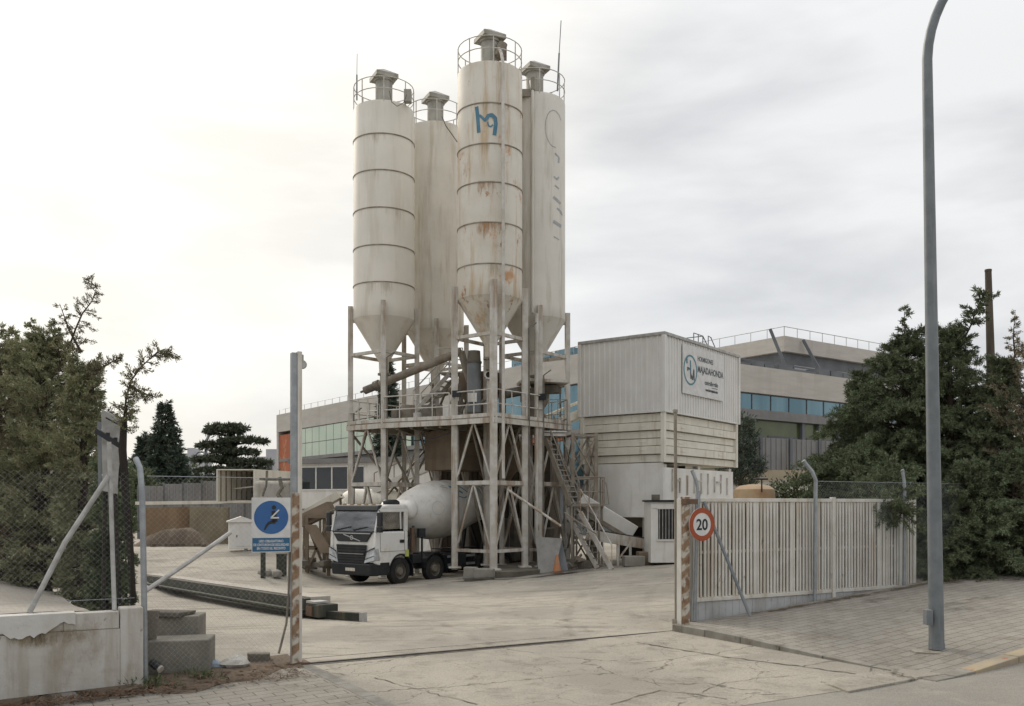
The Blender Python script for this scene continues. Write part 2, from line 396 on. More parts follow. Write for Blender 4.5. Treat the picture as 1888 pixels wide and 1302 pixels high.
def see_through(name, tint, refl):
    m = bpy.data.materials.new(name); m.use_nodes = True
    N, L = m.node_tree.nodes, m.node_tree.links; N.remove(N['Principled BSDF'])
    tr = N.new('ShaderNodeBsdfTransparent'); tr.inputs['Color'].default_value = (*tint, 1); gl_ = N.new('ShaderNodeBsdfGlossy'); gl_.inputs['Roughness'].default_value = .08
    fr = N.new('ShaderNodeFresnel'); ns = N.new('ShaderNodeTexNoise'); ns.inputs['Scale'].default_value = 3; ad = N.new('ShaderNodeMath'); ad.operation = 'MULTIPLY_ADD'; ad.inputs[1].default_value = refl; L.new(ns.outputs['Fac'], ad.inputs[0]); L.new(fr.outputs[0], ad.inputs[2])
    mx = N.new('ShaderNodeMixShader'); L.new(ad.outputs[0], mx.inputs[0]); L.new(tr.outputs[0], mx.inputs[1]); L.new(gl_.outputs[0], mx.inputs[2]); L.new(mx.outputs[0], N['Material Output'].inputs['Surface'])
    return m
M['cab_glass'] = see_through('cab_glass', (.42, .47, .48), .34)
M['sheet'] = mat('dull_sheet', (0.27, 0.265, 0.25), (0.20, 0.195, 0.18), 2.0, 0.6, 0.1, streak=((0.30, 0.29, 0.27), 0.6, 3, 0.5, 0.7), spots=[((0.16, 0.12, 0.085), 0.6, 3, 0.56, 0.7)])

# ---------------------------------------------------------------- ground materials
def ground_mat(name, c1, c2, c3, kind, rough=0.92):
    m = bpy.data.materials.new(name); m.use_nodes = True
    N, L = m.node_tree.nodes, m.node_tree.links
    b = N['Principled BSDF']; b.inputs['Roughness'].default_value = rough; b.inputs['Specular IOR Level'].default_value = 0.2
    t = N.new('ShaderNodeTexCoord')
    def mapping(scale, rz=0.0, loc=(0, 0, 0)):
        q = N.new('ShaderNodeMapping'); q.inputs['Scale'].default_value = scale
        q.inputs['Rotation'].default_value = (0, 0, rz); q.inputs['Location'].default_value = loc
        L.new(t.outputs['Object'], q.inputs['Vector']); return q.outputs['Vector']
    def noise(vec, sc, det=6, ro=0.6, dist=0.0):
        n = N.new('ShaderNodeTexNoise'); n.inputs['Scale'].default_value = sc; n.inputs['Detail'].default_value = det
        n.inputs['Roughness'].default_value = ro; n.inputs['Distortion'].default_value = dist
        L.new(vec, n.inputs['Vector']); return n
    def rng(f, a, bb, lo=0.0, hi=1.0):
        r = N.new('ShaderNodeMapRange'); r.interpolation_type = 'SMOOTHSTEP'
        for k, v in zip(('From Min', 'From Max', 'To Min', 'To Max'), (a, bb, lo, hi)): r.inputs[k].default_value = v
        L.new(f, r.inputs['Value']); return r.outputs['Result']
    def mix(f, A, B, mode='MIX'):
        x = N.new('ShaderNodeMix'); x.data_type = 'RGBA'; x.blend_type = mode
        if isinstance(f, float): x.inputs['Factor'].default_value = f
        else: L.new(f, x.inputs['Factor'])
        for k, q in (('A', A), ('B', B)):
            if isinstance(q, tuple): x.inputs[k].default_value = (*q, 1)
            else: L.new(q, x.inputs[k])
        return x.outputs['Result']
    flat = mapping((1, 1, 0))
    big = noise(flat, 0.22, 7, 0.62).outputs['Fac']
    col = mix(rng(big, 0.40, 0.60), c1, c2)
    mid = noise(flat, 1.7, 8, 0.7, 0.4).outputs['Fac']
    col = mix(rng(mid, 0.50, 0.68, 0, 0.6), col, c3)
    fine = noise(flat, 28, 4, 0.7).outputs['Fac']
    col = mix(rng(fine, 0.46, 0.70, 0, 0.5), col, tuple(v * 0.62 for v in c3))
    height = fine
    if kind in ('apron',):
        wob = noise(flat, 1.1, 4)
        vm = N.new('ShaderNodeVectorMath'); vm.operation = 'SCALE'; vm.inputs['Scale'].default_value = 0.8
        L.new(wob.outputs['Color'], vm.inputs[0])
        va = N.new('ShaderNodeVectorMath'); va.operation = 'ADD'
        L.new(mapping((1, 1, 0), R(-22)), va.inputs[0]); L.new(vm.outputs[0], va.inputs[1])
        for sc, wd, am in ((0.30, 0.0075, 0.95), (0.62, 0.009, 0.7)):
            vo = N.new('ShaderNodeTexVoronoi'); vo.feature = 'DISTANCE_TO_EDGE'; vo.inputs['Scale'].default_value = sc
            L.new(va.outputs[0], vo.inputs['Vector'])
            f = rng(vo.outputs['Distance'], 0.0, wd * (0.36 / sc) ** 0.3, 1.0, 0.0)
            g = N.new('ShaderNodeMath'); g.operation = 'MULTIPLY'; L.new(f, g.inputs[0])
            L.new(rng(noise(flat, 0.5 + sc, 3).outputs['Fac'], 0.36, 0.52, 0.0, am), g.inputs[1])
            col = mix(g.outputs[0], col, (0.10, 0.088, 0.07))
    if kind == 'yard':
        tr = noise(mapping((0.28, 2.2, 0), R(-62)), 0.9, 6, 0.65, 0.8).outputs['Fac']
        col = mix(rng(tr, 0.52, 0.66, 0, 0.5), col, tuple(v * 0.85 for v in c3))
        st2 = noise(mapping((0.5, 1.6, 0), R(20), (4, 2, 0)), 0.75, 7, 0.7, 0.5).outputs['Fac']
        col = mix(rng(st2, 0.58, 0.66, 0, 0.65), col, (0.16, 0.145, 0.12))
    if kind == 'paver':
        br = N.new('ShaderNodeTexBrick')
        L.new(mapping((1, 1, 0), R(-30)), br.inputs['Vector'])
        br.inputs['Scale'].default_value = 1.0
        br.inputs['Brick Width'].default_value = 0.42; br.inputs['Row Height'].default_value = 0.21
        br.inputs['Mortar Size'].default_value = 0.010; br.inputs['Mortar Smooth'].default_value = 0.4
        br.inputs['Color1'].default_value = (1.0, 1.0, 1.0, 1); br.inputs['Color2'].default_value = (0.88, 0.87, 0.86, 1)
        br.inputs['Mortar'].default_value = (0.42, 0.39, 0.35, 1)
        col = mix(1.0, col, br.outputs['Color'], 'MULTIPLY')
        dirty = noise(flat, 0.9, 7, 0.7, 0.6).outputs['Fac']
        col = mix(rng(dirty, 0.57, 0.70, 0, 0.6), col, (0.12, 0.10, 0.075))
    if kind == 'asphalt':
        ag = N.new('ShaderNodeTexVoronoi'); ag.inputs['Scale'].default_value = 55
        L.new(flat, ag.inputs['Vector'])
        col = mix(rng(ag.outputs['Distance'], 0.1, 0.6, 0.45, 0.0), col, (0.37, 0.345, 0.31))
        lane = noise(mapping((0.15, 3.0, 0), R(-30)), 1.0, 5).outputs['Fac']
        col = mix(rng(lane, 0.5, 0.68, 0, 0.35), col, (0.30, 0.28, 0.245))
    L.new(col, b.inputs['Base Color'])
    bp = N.new('ShaderNodeBump'); bp.inputs['Strength'].default_value = 0.35; bp.inputs['Distance'].default_value = 0.015
    L.new(mid, bp.inputs['Height'])
    bp2 = N.new('ShaderNodeBump'); bp2.inputs['Strength'].default_value = 0.5; bp2.inputs['Distance'].default_value = 0.006
    L.new(height, bp2.inputs['Height']); L.new(bp.outputs['Normal'], bp2.inputs['Normal'])
    L.new(bp2.outputs['Normal'], b.inputs['Normal'])
    return m
GM = {
    'yard': ground_mat('dusty_yard', (0.362, 0.329, 0.276), (0.268, 0.246, 0.209), (0.18, 0.162, 0.133), 'yard'),
    'apron': ground_mat('cracked_concrete', (0.342, 0.311, 0.259), (0.248, 0.228, 0.191), (0.167, 0.149, 0.12), 'apron'),
    'paver': ground_mat('worn_pavers', (0.32, 0.295, 0.253), (0.25, 0.232, 0.202), (0.18, 0.16, 0.128), 'paver'),
    'asphalt': ground_mat('dusty_asphalt', (0.235, 0.218, 0.188), (0.185, 0.172, 0.15), (0.27, 0.248, 0.205), 'asphalt'),
    'soil': ground_mat('brown_soil', (0.125, 0.092, 0.066), (0.09, 0.07, 0.052), (0.20, 0.165, 0.125), 'soil'),
    'bank': ground_mat('pale_bank', (0.40, 0.365, 0.32), (0.33, 0.30, 0.26), (0.26, 0.225, 0.18), 'soil'),
}

# ---------------------------------------------------------------- terrain
S_MAX = 7.42
sv = sorted(set([-2500, -700, -260, -140, -90, -60, -45, -34] + [round(-28 + .7 * i, 3) for i in range(100)] + [0.0, -2.35, S_MAX, 7.72] + [44, 52, 64, 90, 140, 260, 700, 2500]))
sv = [s for i, s in enumerate(sv) if i == 0 or s - sv[i - 1] > 0.08 or s in (0.0, -2.35, S_MAX, 7.72)]
tv = sorted(set([-2500, -400, -120, -60, -40, -28] + [round(-20 + .6 * i, 3) for i in range(120)] + [-5.6, -5.75, 0.0] + [54, 58, 62, 68, 76, 88, 110, 150, 240, 500, 1200, 2600]))
tv = [t for i, t in enumerate(tv) if i == 0 or t - tv[i - 1] > 0.08 or t in (-5.6, -5.75, 0.0)]
def sheet(name, mat_, sel, dz, zfun=gz, label=None):
    idx, vs, fs = {}, [], []
    def vid(i, j):
        if (i, j) not in idx:
            p = SP(sv[i], tv[j]); idx[(i, j)] = len(vs)
            vs.append((p.x, p.y, zfun(p.x, p.y) + dz))
        return idx[(i, j)]
    for i in range(len(sv) - 1):
        for j in range(len(tv) - 1):
            if sel((sv[i] + sv[i + 1]) / 2, (tv[j] + tv[j + 1]) / 2):
                fs.append((vid(i, j), vid(i + 1, j), vid(i + 1, j + 1), vid(i, j + 1)))
    me = bpy.data.meshes.new(name); me.from_pydata(vs, [], fs)
    me.polygons.foreach_set('use_smooth', [True] * len(fs))
    me.materials.append(mat_)
    o = bpy.data.objects.new(name, me); COL.objects.link(o)
    o['kind'] = 'structure'
    return o
sheet('ground', GM['yard'], lambda s, t: True, -0.03)
sheet('yard', GM['yard'], lambda s, t: 0 < t < 60 and -40 < s < 44, 0.0)
sheet('road', GM['asphalt'], lambda s, t: -20 < t < -5.6 and s < 140 and s > -140, 0.004)
sheet('driveway', GM['apron'], lambda s, t: -5.6 < t < 0 and 0 < s < S_MAX, 0.008)
# the two pavements and their kerbs
def pave_dz(s, t): return 0.135 - 0.115 * sms(-0.8, -5.0, t) * sms(10.5, 7.4, s)
def pz(x, y):
    s, t = st(x, y)
    return zst(s) + pave_dz(s, t)
sheet('pavement', GM['paver'], lambda s, t: -5.6 < t < 0 and S_MAX < s < 90, 0.0, zfun=pz)
sheet('pavement', GM['paver'], lambda s, t: -5.6 < t < 0 and s < 0 and s > -60, 0.02)
def strip_along(name, a, b, w, ztop, zbot, mat_, n=30, kind='structure', jag=0.0):
    mb = MB(); rnd = random.Random(3)
    a, b = Vector(a), Vector(b)
    side = Vector((-(b - a).y, (b - a).x, 0)).normalized() * w
    for i in range(n):
        p, q = a.lerp(b, i / n + 0.004 / n), a.lerp(b, (i + 1) / n - 0.012 / n)
        j = rnd.uniform(-jag, jag); drop = kind == 'dropped'
        def c(v, dz):
            s_, t_ = st(v.x, v.y)
            return Vector((v.x, v.y, zst(s_) + (pave_dz(s_, max(-5.6, t_)) + dz if dz > -.05 and drop else dz)))
        mb.hexa([c(p, zbot), c(q, zbot), c(q + side, zbot), c(p + side, zbot), c(p, ztop + j), c(q, ztop + j), c(q + side, ztop + j), c(p + side, ztop + j)])
    o = mb.build(name, mat_, bevel=0.012); o['kind'] = 'structure'
    return o
strip_along('kerb', SP(8.2, -5.86), SP(11.4, -5.86), 0.26, 0.012, -0.1, M['kerb_paint'], 3, kind='dropped', jag=0.006)
strip_along('kerb', SP(11.4, -5.86), SP(36, -5.86), 0.26, 0.01, -0.1, M['kerb'], 24, kind='dropped', jag=0.006)
strip_along('kerb', SP(7.42, -5.6), SP(7.42, -0.05), -0.16, 0.014, -0.1, M['kerb'], 6, kind='dropped', jag=0.006)
strip_along('kerb', SP(7.3, -5.86), SP(8.2, -5.86), 0.26, 0.006, -0.1, M['kerb'], 2, kind='dropped', jag=0.012)
strip_along('kerb', SP(-0.02, -5.6), SP(-0.02, -0.05), -0.20, 0.028, -0.1, M['kerb'], 6, jag=0.003)
# broken concrete slabs at the kerb corner
mb = MB(); rnd = random.Random(8)
for (s0, t0, s1, t1) in ((5.7, -5.75, 7.2, -4.95), (7.1, -5.6, 7.75, -5.0)):
    pts = [SP(s0 + rnd.uniform(-.1, .1), t0), SP(s1, t0 + rnd.uniform(-.1, .1)), SP(s1 + rnd.uniform(-.2, .1), t1), SP(s0 + .2, t1 - .1)]
    mb.prism([Vector((p.x, p.y, zst(st(p.x, p.y)[0]) - 0.02)) for p in pts], (0, 0, 0.055))
o = mb.build('broken_paving', GM['apron'], bevel=0.01); o['kind'] = 'structure'
# brown strip of soil and needles along the wall
def soilz(x, y): return gz(x, y) + 0.05 * max(0, math.sin(x * 3.1) * math.sin(y * 4.3)) + 0.03
mb = MB(); nn = 60
for i in range(nn):
    sa, sb = -9 + 9.0 * i / nn, -9 + 9.0 * (i + 1) / nn
    def edge(s): return -0.62 - 0.22 * math.sin(s * 2.3) - 0.12 * math.sin(s * 6.1) - 0.35 * sms(-3.2, -1.2, s) + 0.6 * sms(-1.0, 0.0, s)
    def q(s, t, dz):
        p = SP(s, t); p.z = zst(s) + 0.03 + dz; return p
    def ti(s): return -0.45 if s < -2.3 else 0.55
    mb.add([q(sa, edge(sa), -0.006), q(sb, edge(sb), -0.006), q(sb, (edge(sb) + ti(sb)) / 2, .05), q(sa, (edge(sa) + ti(sa)) / 2, .05), q(sb, ti(sb), .07), q(sa, ti(sa), .07)], [(0, 1, 2, 3), (3, 2, 4, 5)], True)
o = mb.build('soil_strip', GM['soil']); o['kind'] = 'structure'
# raised pale bank behind the left wall
mb = MB()
ns, nt = 26, 16
def bankz(s, t):
    top = 0.98 + 0.05 * math.sin(s * 1.3 + t) - 0.30 * sms(-4.6, -2.6, s) * sms(0.5, 6, t)
    return top - (top + 0.5) * sms(-2.9, -2.2, s) * sms(0.3, 0.6, t) - 1.6 * sms(9, 14, t)
vs = []
for i in range(ns + 1):
    for j in range(nt + 1):
        s, t = -14 + 12.0 * i / ns, 0.12 + 14 * j / nt
        p = SP(s, t); p.z = bankz(s, t); vs.append(p)
mb.add(vs, [(i * (nt + 1) + j, (i + 1) * (nt + 1) + j, (i + 1) * (nt + 1) + j + 1, i * (nt + 1) + j + 1) for i in range(ns) for j in range(nt)], True)
o = mb.build('bank', GM['bank']); o['kind'] = 'structure'

# dry needles and litter lying on the soil (uncountable)
rnd = random.Random(4); mb = MB()
for k in range(2600):
    s = rnd.uniform(-6.5, -0.15); t = rnd.uniform(-1.15, 0.3) if s > -2.2 else rnd.uniform(-1.0, -0.47)
    p = SP(s, t); p.z = zst(s) + 0.045 + rnd.uniform(0, 0.045)
    a = rnd.uniform(0, 6.28); l = rnd.uniform(.03, .09); d = Vector((math.cos(a), math.sin(a), rnd.uniform(-.2, .4))) * l
    w = Vector((-d.y, d.x, 0)) * 0.18
    mb.add([p - d - w, p + d, p - d + w], [(0, 1, 2)])
o = mb.build('dry_needles', mat('dry_needle', (0.13, 0.075, 0.042), (0.085, 0.055, 0.036), 3, 0.9)); o['kind'] = 'stuff'; o['label'] = 'brown litter of dry needles strewn along the foot of the wall'

# ---------------------------------------------------------------- left boundary wall, fences, gate posts
WALL_T0, WALL_T1 = -0.42, -0.20
w = thing('boundary_wall', 'stained plaster boundary wall with flaking whitewashed top beside the left pavement', 'wall', SP(-6, -0.31, zst(-6)))
mb = MB(); a, b_ = SP(-14, WALL_T0), SP(-2.601, WALL_T0); th = T_U * (WALL_T1 - WALL_T0)
NS = 40
for i in range(NS):
    p, q = a.lerp(b_, i / NS), a.lerp(b_, (i + 1) / NS)
    z0p, z0q = zst(st(p.x, p.y)[0]) - .1, zst(st(q.x, q.y)[0]) - .1
    if i == 0 or True:
        mb.add([Vector((p.x, p.y, z0p)), Vector((q.x, q.y, z0q)), Vector((q.x, q.y, .80)), Vector((p.x, p.y, .80))], [(0, 1, 2, 3)])
        pp, qq = p + th, q + th
        mb.add([Vector((pp.x, pp.y, z0p)), Vector((qq.x, qq.y, z0q)), Vector((qq.x, qq.y, .80)), Vector((pp.x, pp.y, .80))], [(3, 2, 1, 0)])
mb.build('wall_body', M['plaster'], w)
mb = MB(); rnd = random.Random(11)
low = [(-14 + 0.045 * i) for i in range(250)]
poly_s = [s for s in low if s < -3.15]
def lw(s): return 0.80 + 0.035 * math.sin(s * 3.7) + 0.03 * math.sin(s * 9.1 + 1) + rnd.uniform(-.014, .014) + .03 * math.sin(s * 31) * math.sin(s * 13.7) + .02 * (1 if math.sin(s * 17 + 2) > .4 else 0) + 0.07 * sms(-3.7, -3.2, s)
zl = [lw(s) for s in poly_s]
for i in range(len(poly_s) - 1):
    p, q = SP(poly_s[i], WALL_T0 - 0.022), SP(poly_s[i + 1], WALL_T0 - 0.022)
    th2 = T_U * (WALL_T1 - WALL_T0 + 0.044)
    mb.hexa([Vector((p.x, p.y, zl[i])), Vector((q.x, q.y, zl[i + 1])), Vector((q.x, q.y, zl[i + 1])) + th2, Vector((p.x, p.y, zl[i])) + th2,
             Vector((p.x, p.y, 1.05)), Vector((q.x, q.y, 1.05)), Vector((q.x, q.y, 1.05)) + th2, Vector((p.x, p.y, 1.05)) + th2])
mb.build('whitewashed_top', M['limewash'], w)
mb = MB()
mb.obox(SP(-3.3, WALL_T0, .801), S_U * .69, th, (0, 0, .235))
mb.obox(SP(-4.2, WALL_T0 + .01, .801), S_U * .9, T_U * (WALL_T1 - WALL_T0 - .02), (0, 0, .225))
mb.build('bare_top', M['plaster'], w, bevel=.012)
mb = MB(); mb.obox(SP(-2.60, WALL_T0 - .018, zst(-2.4) - .1), S_U * .30, T_U * .27, (0, 0, 1.25)); mb.build('end_pillar', M['plaster'], w, bevel=.02)

def wires(mb, a, b, z0a, z0b, z1, sp=0.075, r=0.0008):
    """diamond mesh between two plan points, sloping bottom"""
    a, b = Vector((a.x, a.y, 0)), Vector((b.x, b.y, 0)); Ln = (b - a).length; u = (b - a) / Ln; H = z1 - min(z0a, z0b)
    zb = min(z0a, z0b); n = int((Ln + H) / sp)
    for k in range(n):
        for sg in (1, -1):
            x0 = k * sp - H if sg == 1 else k * sp
            # line x = x0 + sg*h
            h0, h1 = 0.0, H
            if sg == 1:
                h0 = max(h0, -x0); h1 = min(h1, Ln - x0)
            else:
                h0 = max(h0, x0 - Ln); h1 = min(h1, x0)
            if h1 - h0 < 0.05: continue
            x_a = x0 + sg * h0
            zmin = z0a + (z0b - z0a) * x_a / Ln - zb
            if h0 < zmin: h0 = zmin
            if h1 - h0 < 0.05: continue
            p, q = a + u * (x0 + sg * h0), a + u * (x0 + sg * h1)
            mb.cyl((p.x, p.y, zb + h0), (q.x, q.y, zb + h1), r, n=3, caps=False, smooth=False)
    return mb

f1 = thing('chain_link_fence', 'chain link fence with leaning brace standing on the plaster wall top', 'fence', SP(-3.3, -.31, 1.05))
mb = MB(); p = W(210, 1120, 12.75); p = SP(st(p.x, p.y)[0], -.31, 1.04); mb.tube([p, W(206, 970, 12.85), W(201, 815, 12.85)], .032)
mb.build('post', M['galv_lt'], f1)
mb = MB(); mb.tube([W(54, 1130, 12.30), W(120, 1000, 12.55), W(200, 878, 12.82)], .036); mb.build('brace', M['galv_lt'], f1)
mb = MB(); wires(mb, SP(-9, -.31), SP(-2.45, -.31), 1.05, 1.05, 2.95, sp=.08); mb.build('mesh', M['galv'], f1)
mb = MB()
for z in (1.2,): mb.tube([SP(-9, -.32, z), SP(-2.4, -.32, z)], .003, 4)
mb.build('tension_wire', M['galv'], f1)

f2 = thing('chain_link_fence', 'chain link fence bay carrying the blue sign, between bent post and gate post', 'fence', SP(-2.28, -.2, 0))
mb = MB(); mb.tube([W(268, 1262, 12.94), W(264, 1000, 12.94), W(262, 905, 12.94), W(258, 862, 12.94), W(250, 845, 12.98)], .042, 10)
mb.build('bent_post', M['galv'], f2)
mb = MB(); mb.tube([W(268, 1090, 12.97), W(350, 1035, 13.4), W(425, 982, 13.9)], .034); mb.build('brace', M['galv_lt'], f2)
mb = MB(); wires(mb, SP(-2.22, -.17), SP(-.06, -.04), .12, .06, 2.9, sp=.08); mb.build('mesh', M['galv_lt'], f2)
mb = MB(); mb.tube([SP(-2.22, -.17, 2.9), SP(-.06, -.04, 2.9)], .005, 4); mb.build('tension_wire', M['galv'], f2)
mb = MB(); mb.tube([W(535, 990, 14.2), W(532, 1100, 14.2), W(528, 1150, 14.15), W(514, 1205, 14.0)], .018, 6); mb.build('loose_hose', M['motor'], f2)

def striped(name, c1, c2, turns, ang=0.6):
    m = bpy.data.materials.new(name); m.use_nodes = True
    N, L = m.node_tree.nodes, m.node_tree.links; b = N['Principled BSDF']; b.inputs['Roughness'].default_value = .75
    t = N.new('ShaderNodeTexCoord'); q = N.new('ShaderNodeMapping'); q.inputs['Rotation'].default_value = (0, ang, 0)
    L.new(t.outputs['Object'], q.inputs['Vector'])
    wv = N.new('ShaderNodeTexWave'); wv.bands_direction = 'Z'; wv.inputs['Scale'].default_value = turns
    wv.inputs['Distortion'].default_value = 2.2; wv.inputs['Detail'].default_value = 3; wv.inputs['Detail Scale'].default_value = 2
    L.new(q.outputs['Vector'], wv.inputs['Vector'])
    rp = N.new('ShaderNodeValToRGB'); rp.color_ramp.elements[0].position = .34; rp.color_ramp.elements[1].position = .62
    rp.color_ramp.elements[0].color = (*c1, 1); rp.color_ramp.elements[1].color = (*c2, 1)
    L.new(wv.outputs['Fac'], rp.inputs['Fac'])
    ns = N.new('ShaderNodeTexNoise'); ns.inputs['Scale'].default_value = 7; ns.inputs['Detail'].default_value = 6
    L.new(t.outputs['Object'], ns.inputs['Vector'])
    r2 = N.new('ShaderNodeValToRGB'); r2.color_ramp.elements[0].position = .46; r2.color_ramp.elements[1].position = .62
    mx = N.new('ShaderNodeMix'); mx.data_type = 'RGBA'; mx.inputs['B'].default_value = (.16, .09, .05, 1)
    L.new(ns.outputs['Fac'], r2.inputs['Fac']); L.new(r2.outputs['Color'], mx.inputs['Factor']); L.new(rp.outputs['Color'], mx.inputs['A'])
    L.new(mx.outputs['Result'], b.inputs['Base Color'])
    return m
M['stripe'] = striped('worn_hazard_stripes', (.235, .155, .095), (.44, .41, .35), 1.5, ang=.75)

gp = thing('gate_post', 'tall left gate post of two steel sections with worn rust striped lower half', 'gate post', SP(0, 0, 0))
c = W(541.5, 1228, 14.3); mb = MB(); mb.box((c.x, c.y, 2.42), (.085, .10, 4.86), R(30)); mb.build('steel_section', M['galv'], gp, bevel=.006)
c = W(551, 1228, 14.33); mb = MB(); mb.box((c.x, c.y, 2.44), (.07, .12, 4.86), R(30)); mb.build('pale_section', M['gatepaint'], gp, bevel=.006)
c = W(545, 1228, 14.2); mb = MB(); mb.box((c.x, c.y, 1.35), (.105, .06, 2.66), R(30)); mb.build('striped_section', M['stripe'], gp, bevel=.006)
c = W(557, 672, 14.33); mb = MB(); mb.cyl(c + Vector((0, -.03, 0)), c + Vector((0, .03, 0)), .07, n=14); mb.box(c + Vector((-.03, 0, .09)), (.1, .05, .12)); mb.build('pulley', M['galv_lt'], gp)
mb = MB(); mb.box(SP(.01, 0, .03), (.3, .3, .06), R(30)); mb.build('base_plate', M['rustred'], gp)

GR = SP(7.72, 0)
gp2 = thing('gate_post', 'right gate post with rusty hazard stripes beside the speed sign', 'gate post', SP(7.72, 0, 0))
c = W(1263, 1165, 17.95); mb = MB(); mb.box((c.x, c.y, 1.32), (.13, .13, 2.66), R(30)); mb.build('striped_section', M['stripe'], gp2, bevel=.006)
c = W(1254, 1165, 18.0); mb = MB(); mb.box((c.x, c.y, 1.3), (.07, .13, 2.62), R(30)); mb.build('pale_section', M['gatepaint'], gp2, bevel=.006)
c = W(1268, 925, 17.95); mb = MB(); mb.box(c + Vector((.03, 0, .0)), (.3, .16, .10), R(30)); mb.build('roller_bracket', M['rustred'], gp2)
gp3 = thing('gate_guide_pole', 'thin tall rusty pole beside right gate post', 'pole', SP(7.5, .12, 0))
c = W(1247, 1160, 18.1); mb = MB(); mb.box((c.x, c.y, .1), (.11, .11, .3), R(30)); mb.tube([(c.x, c.y, 0), (c.x - .02, c.y, 4.32)], .033, 8); mb.build('pole', M['frame_dk'], gp3)
mb = MB(); mb.cyl((c.x - .02, c.y, 4.30), (c.x - .02, c.y, 4.36), .05, n=10); mb.build('pole_cap', M['frame_dk'], gp3)

rl = MB()
rl.obox(SP(.1, -.03, -.03), S_U * 7.5, T_U * .06, (0, 0, .06)); rl.obox(SP(.1, -.15, -.06), S_U * 7.5, T_U * .10, (0, 0, .075))
o = rl.build('gate_track', M['rail_steel'], loc=SP(0, 0, 0)); props(o, 'dark steel sliding gate track set across the entrance', 'track')
rl = MB(); rl.obox(SP(.1, .55, -.05), S_U * 7.4, T_U * .018, (0, 0, .056)); o = rl.build('drain_edge', M['rail_steel'], loc=SP(0, .5, 0)); props(o, 'thin rusted steel edging in the concrete just inside the gate track', 'edging')

# the opened sliding gate on the right
sg = thing('sliding_gate', 'long white slatted sliding gate standing open along the right pavement', 'gate', SP(11, .14, .1))
def slat_z(s): return 0
mb = MB(); s = 8.0; rnd = random.Random(2); n = 0
while s < 14.85:
    wd_ = .088 if rnd.random() < .14 else rnd.uniform(.05, .062); tl_ = rnd.uniform(-.012, .012)
    mb.obox(SP(s + rnd.uniform(-.006, .006), .12 + rnd.uniform(-.006, .006), .62), S_U * wd_, T_U * .03, S_U * tl_ + Vector((0, 0, 1.95 + rnd.uniform(-.015, .01))))
    s += .097
mb.build('slats', M['gatepaint'], sg, bevel=.004)
mb = MB()
for z in (.54, 2.55): mb.obox(SP(7.95, .10, z), S_U * 7.0, T_U * .06, (0, 0, .075))
for s in (7.95, 12.1, 14.86): mb.obox(SP(s, .085, .1), S_U * .10, T_U * .09, (0, 0, 2.56))
mb.obox(SP(7.95, .16, 1.5), S_U * 6.9, T_U * .04, (0, 0, .06))
mb.build('gate_frame', M['gatepaint'], sg, bevel=.006)
mb = MB(); s = 8.06
while s < 14.4:
    mb.obox(SP(s, .125, .06), S_U * .155, T_U * .012, (0, 0, .48)); mb.obox(SP(s + .157, .130, .06), S_U * .026, T_U * .02, (0, 0, .48)); s += .185
mb.build('lower_sheet', M['gatelow'], sg)
mb = MB(); mb.obox(SP(8.0, .24, .62), S_U * 6.9, T_U * .012, (0, 0, 1.9)); mb.build('gap_dark_sheet', M['gap_dark'], sg)  # added dark sheet, makes the gaps between the slats read dark

# speed sign on its own post, with the brace and the bent fence post beside it
def disc(mb, c, ex, ez, r, d0, d1, n=40, r_in=None):
    nrm = ex.cross(ez)
    ring = [(math.cos(2 * math.pi * k / n), math.sin(2 * math.pi * k / n)) for k in range(n)]
    if r_in is None:
        mb.prism([c + ex * (x * r) + ez * (y * r) + nrm * d0 for x, y in ring], nrm * (d1 - d0))
    else:
        for k in range(n):
            x0, y0 = ring[k]; x1, y1 = ring[(k + 1) % n]
            mb.hexa([c + ex * (x * rr) + ez * (y * rr) + nrm * dd for dd in (d0, d1) for x, y, rr in ((x0, y0, r_in), (x1, y1, r_in), (x1, y1, r), (x0, y0, r))])
ZU = Vector((0, 0, 1))
sx = S_U.copy()
ss = thing('speed_sign', 'round red rimmed speed limit sign reading 20 on grey post', 'road sign', SP(8.02, -.16, zst(8) + .13))
c = W(1294, 967, 18.0)
mb = MB(); disc(mb, c, sx, ZU, .325, -.006, .006); mb.build('sign_disc', M['signwhite'], ss)
mb = MB(); disc(mb, c, sx, ZU, .325, .007, .010, r_in=.225); mb.build('red_rim', M['signred'], ss)
nv = sx.cross(ZU)
text_part('number', '20', .30, c + nv * .008 - ZU * .105, sx, ZU, M['ink'], ss, xs=.98, bold=.006)
mb = MB(); p0 = SP(8.0, -.1); mb.tube([W(1279, 1145, 18.25), W(1284, 1000, 18.25), W(1288, 905, 18.25)], .042, 10); mb.build('post', M['galv'], ss)
mb = MB(); mb.obox(c - sx * .1 - nv * .04 + ZU * .05, sx * .2, nv * .03, ZU * .04); mb.build('clamp', M['galv'], ss)

def bent_post(name, label, base_px, base_y, Y, top, bend, r=.045):
    t_ = thing(name, label, 'fence post', W(base_px, base_y, Y), 'bent topped fence posts by the sliding gate')
    mb = MB(); mb.tube([W(base_px, base_y + 4, Y), W(top[0], top[1], Y), W(top[0] - (top[0] - bend[0]) * .3, top[1] - (top[1] - bend[1]) * .45, Y), W(bend[0], bend[1], Y)], r, 10)
    mb.build('post', M['galv'], t_)
    mb = MB(); mb.cyl(W(bend[0] + 1, bend[1] + 1, Y), W(bend[0] - 1.0, bend[1] - 1.5, Y), r * 1.1, n=10); mb.build('cap', M['galv'], t_)
    return t_
bp = bent_post('bent_fence_post', 'bent topped post rising behind the speed sign', 1281, 1140, 18.33, (1286, 900), (1276, 868), .035)
mb = MB(); mb.tube([W(1298, 925, 18.28), W(1340, 1030, 18.1), W(1383, 1136, 17.85)], .034, 8); mb.build('brace', M['filter'], bp)
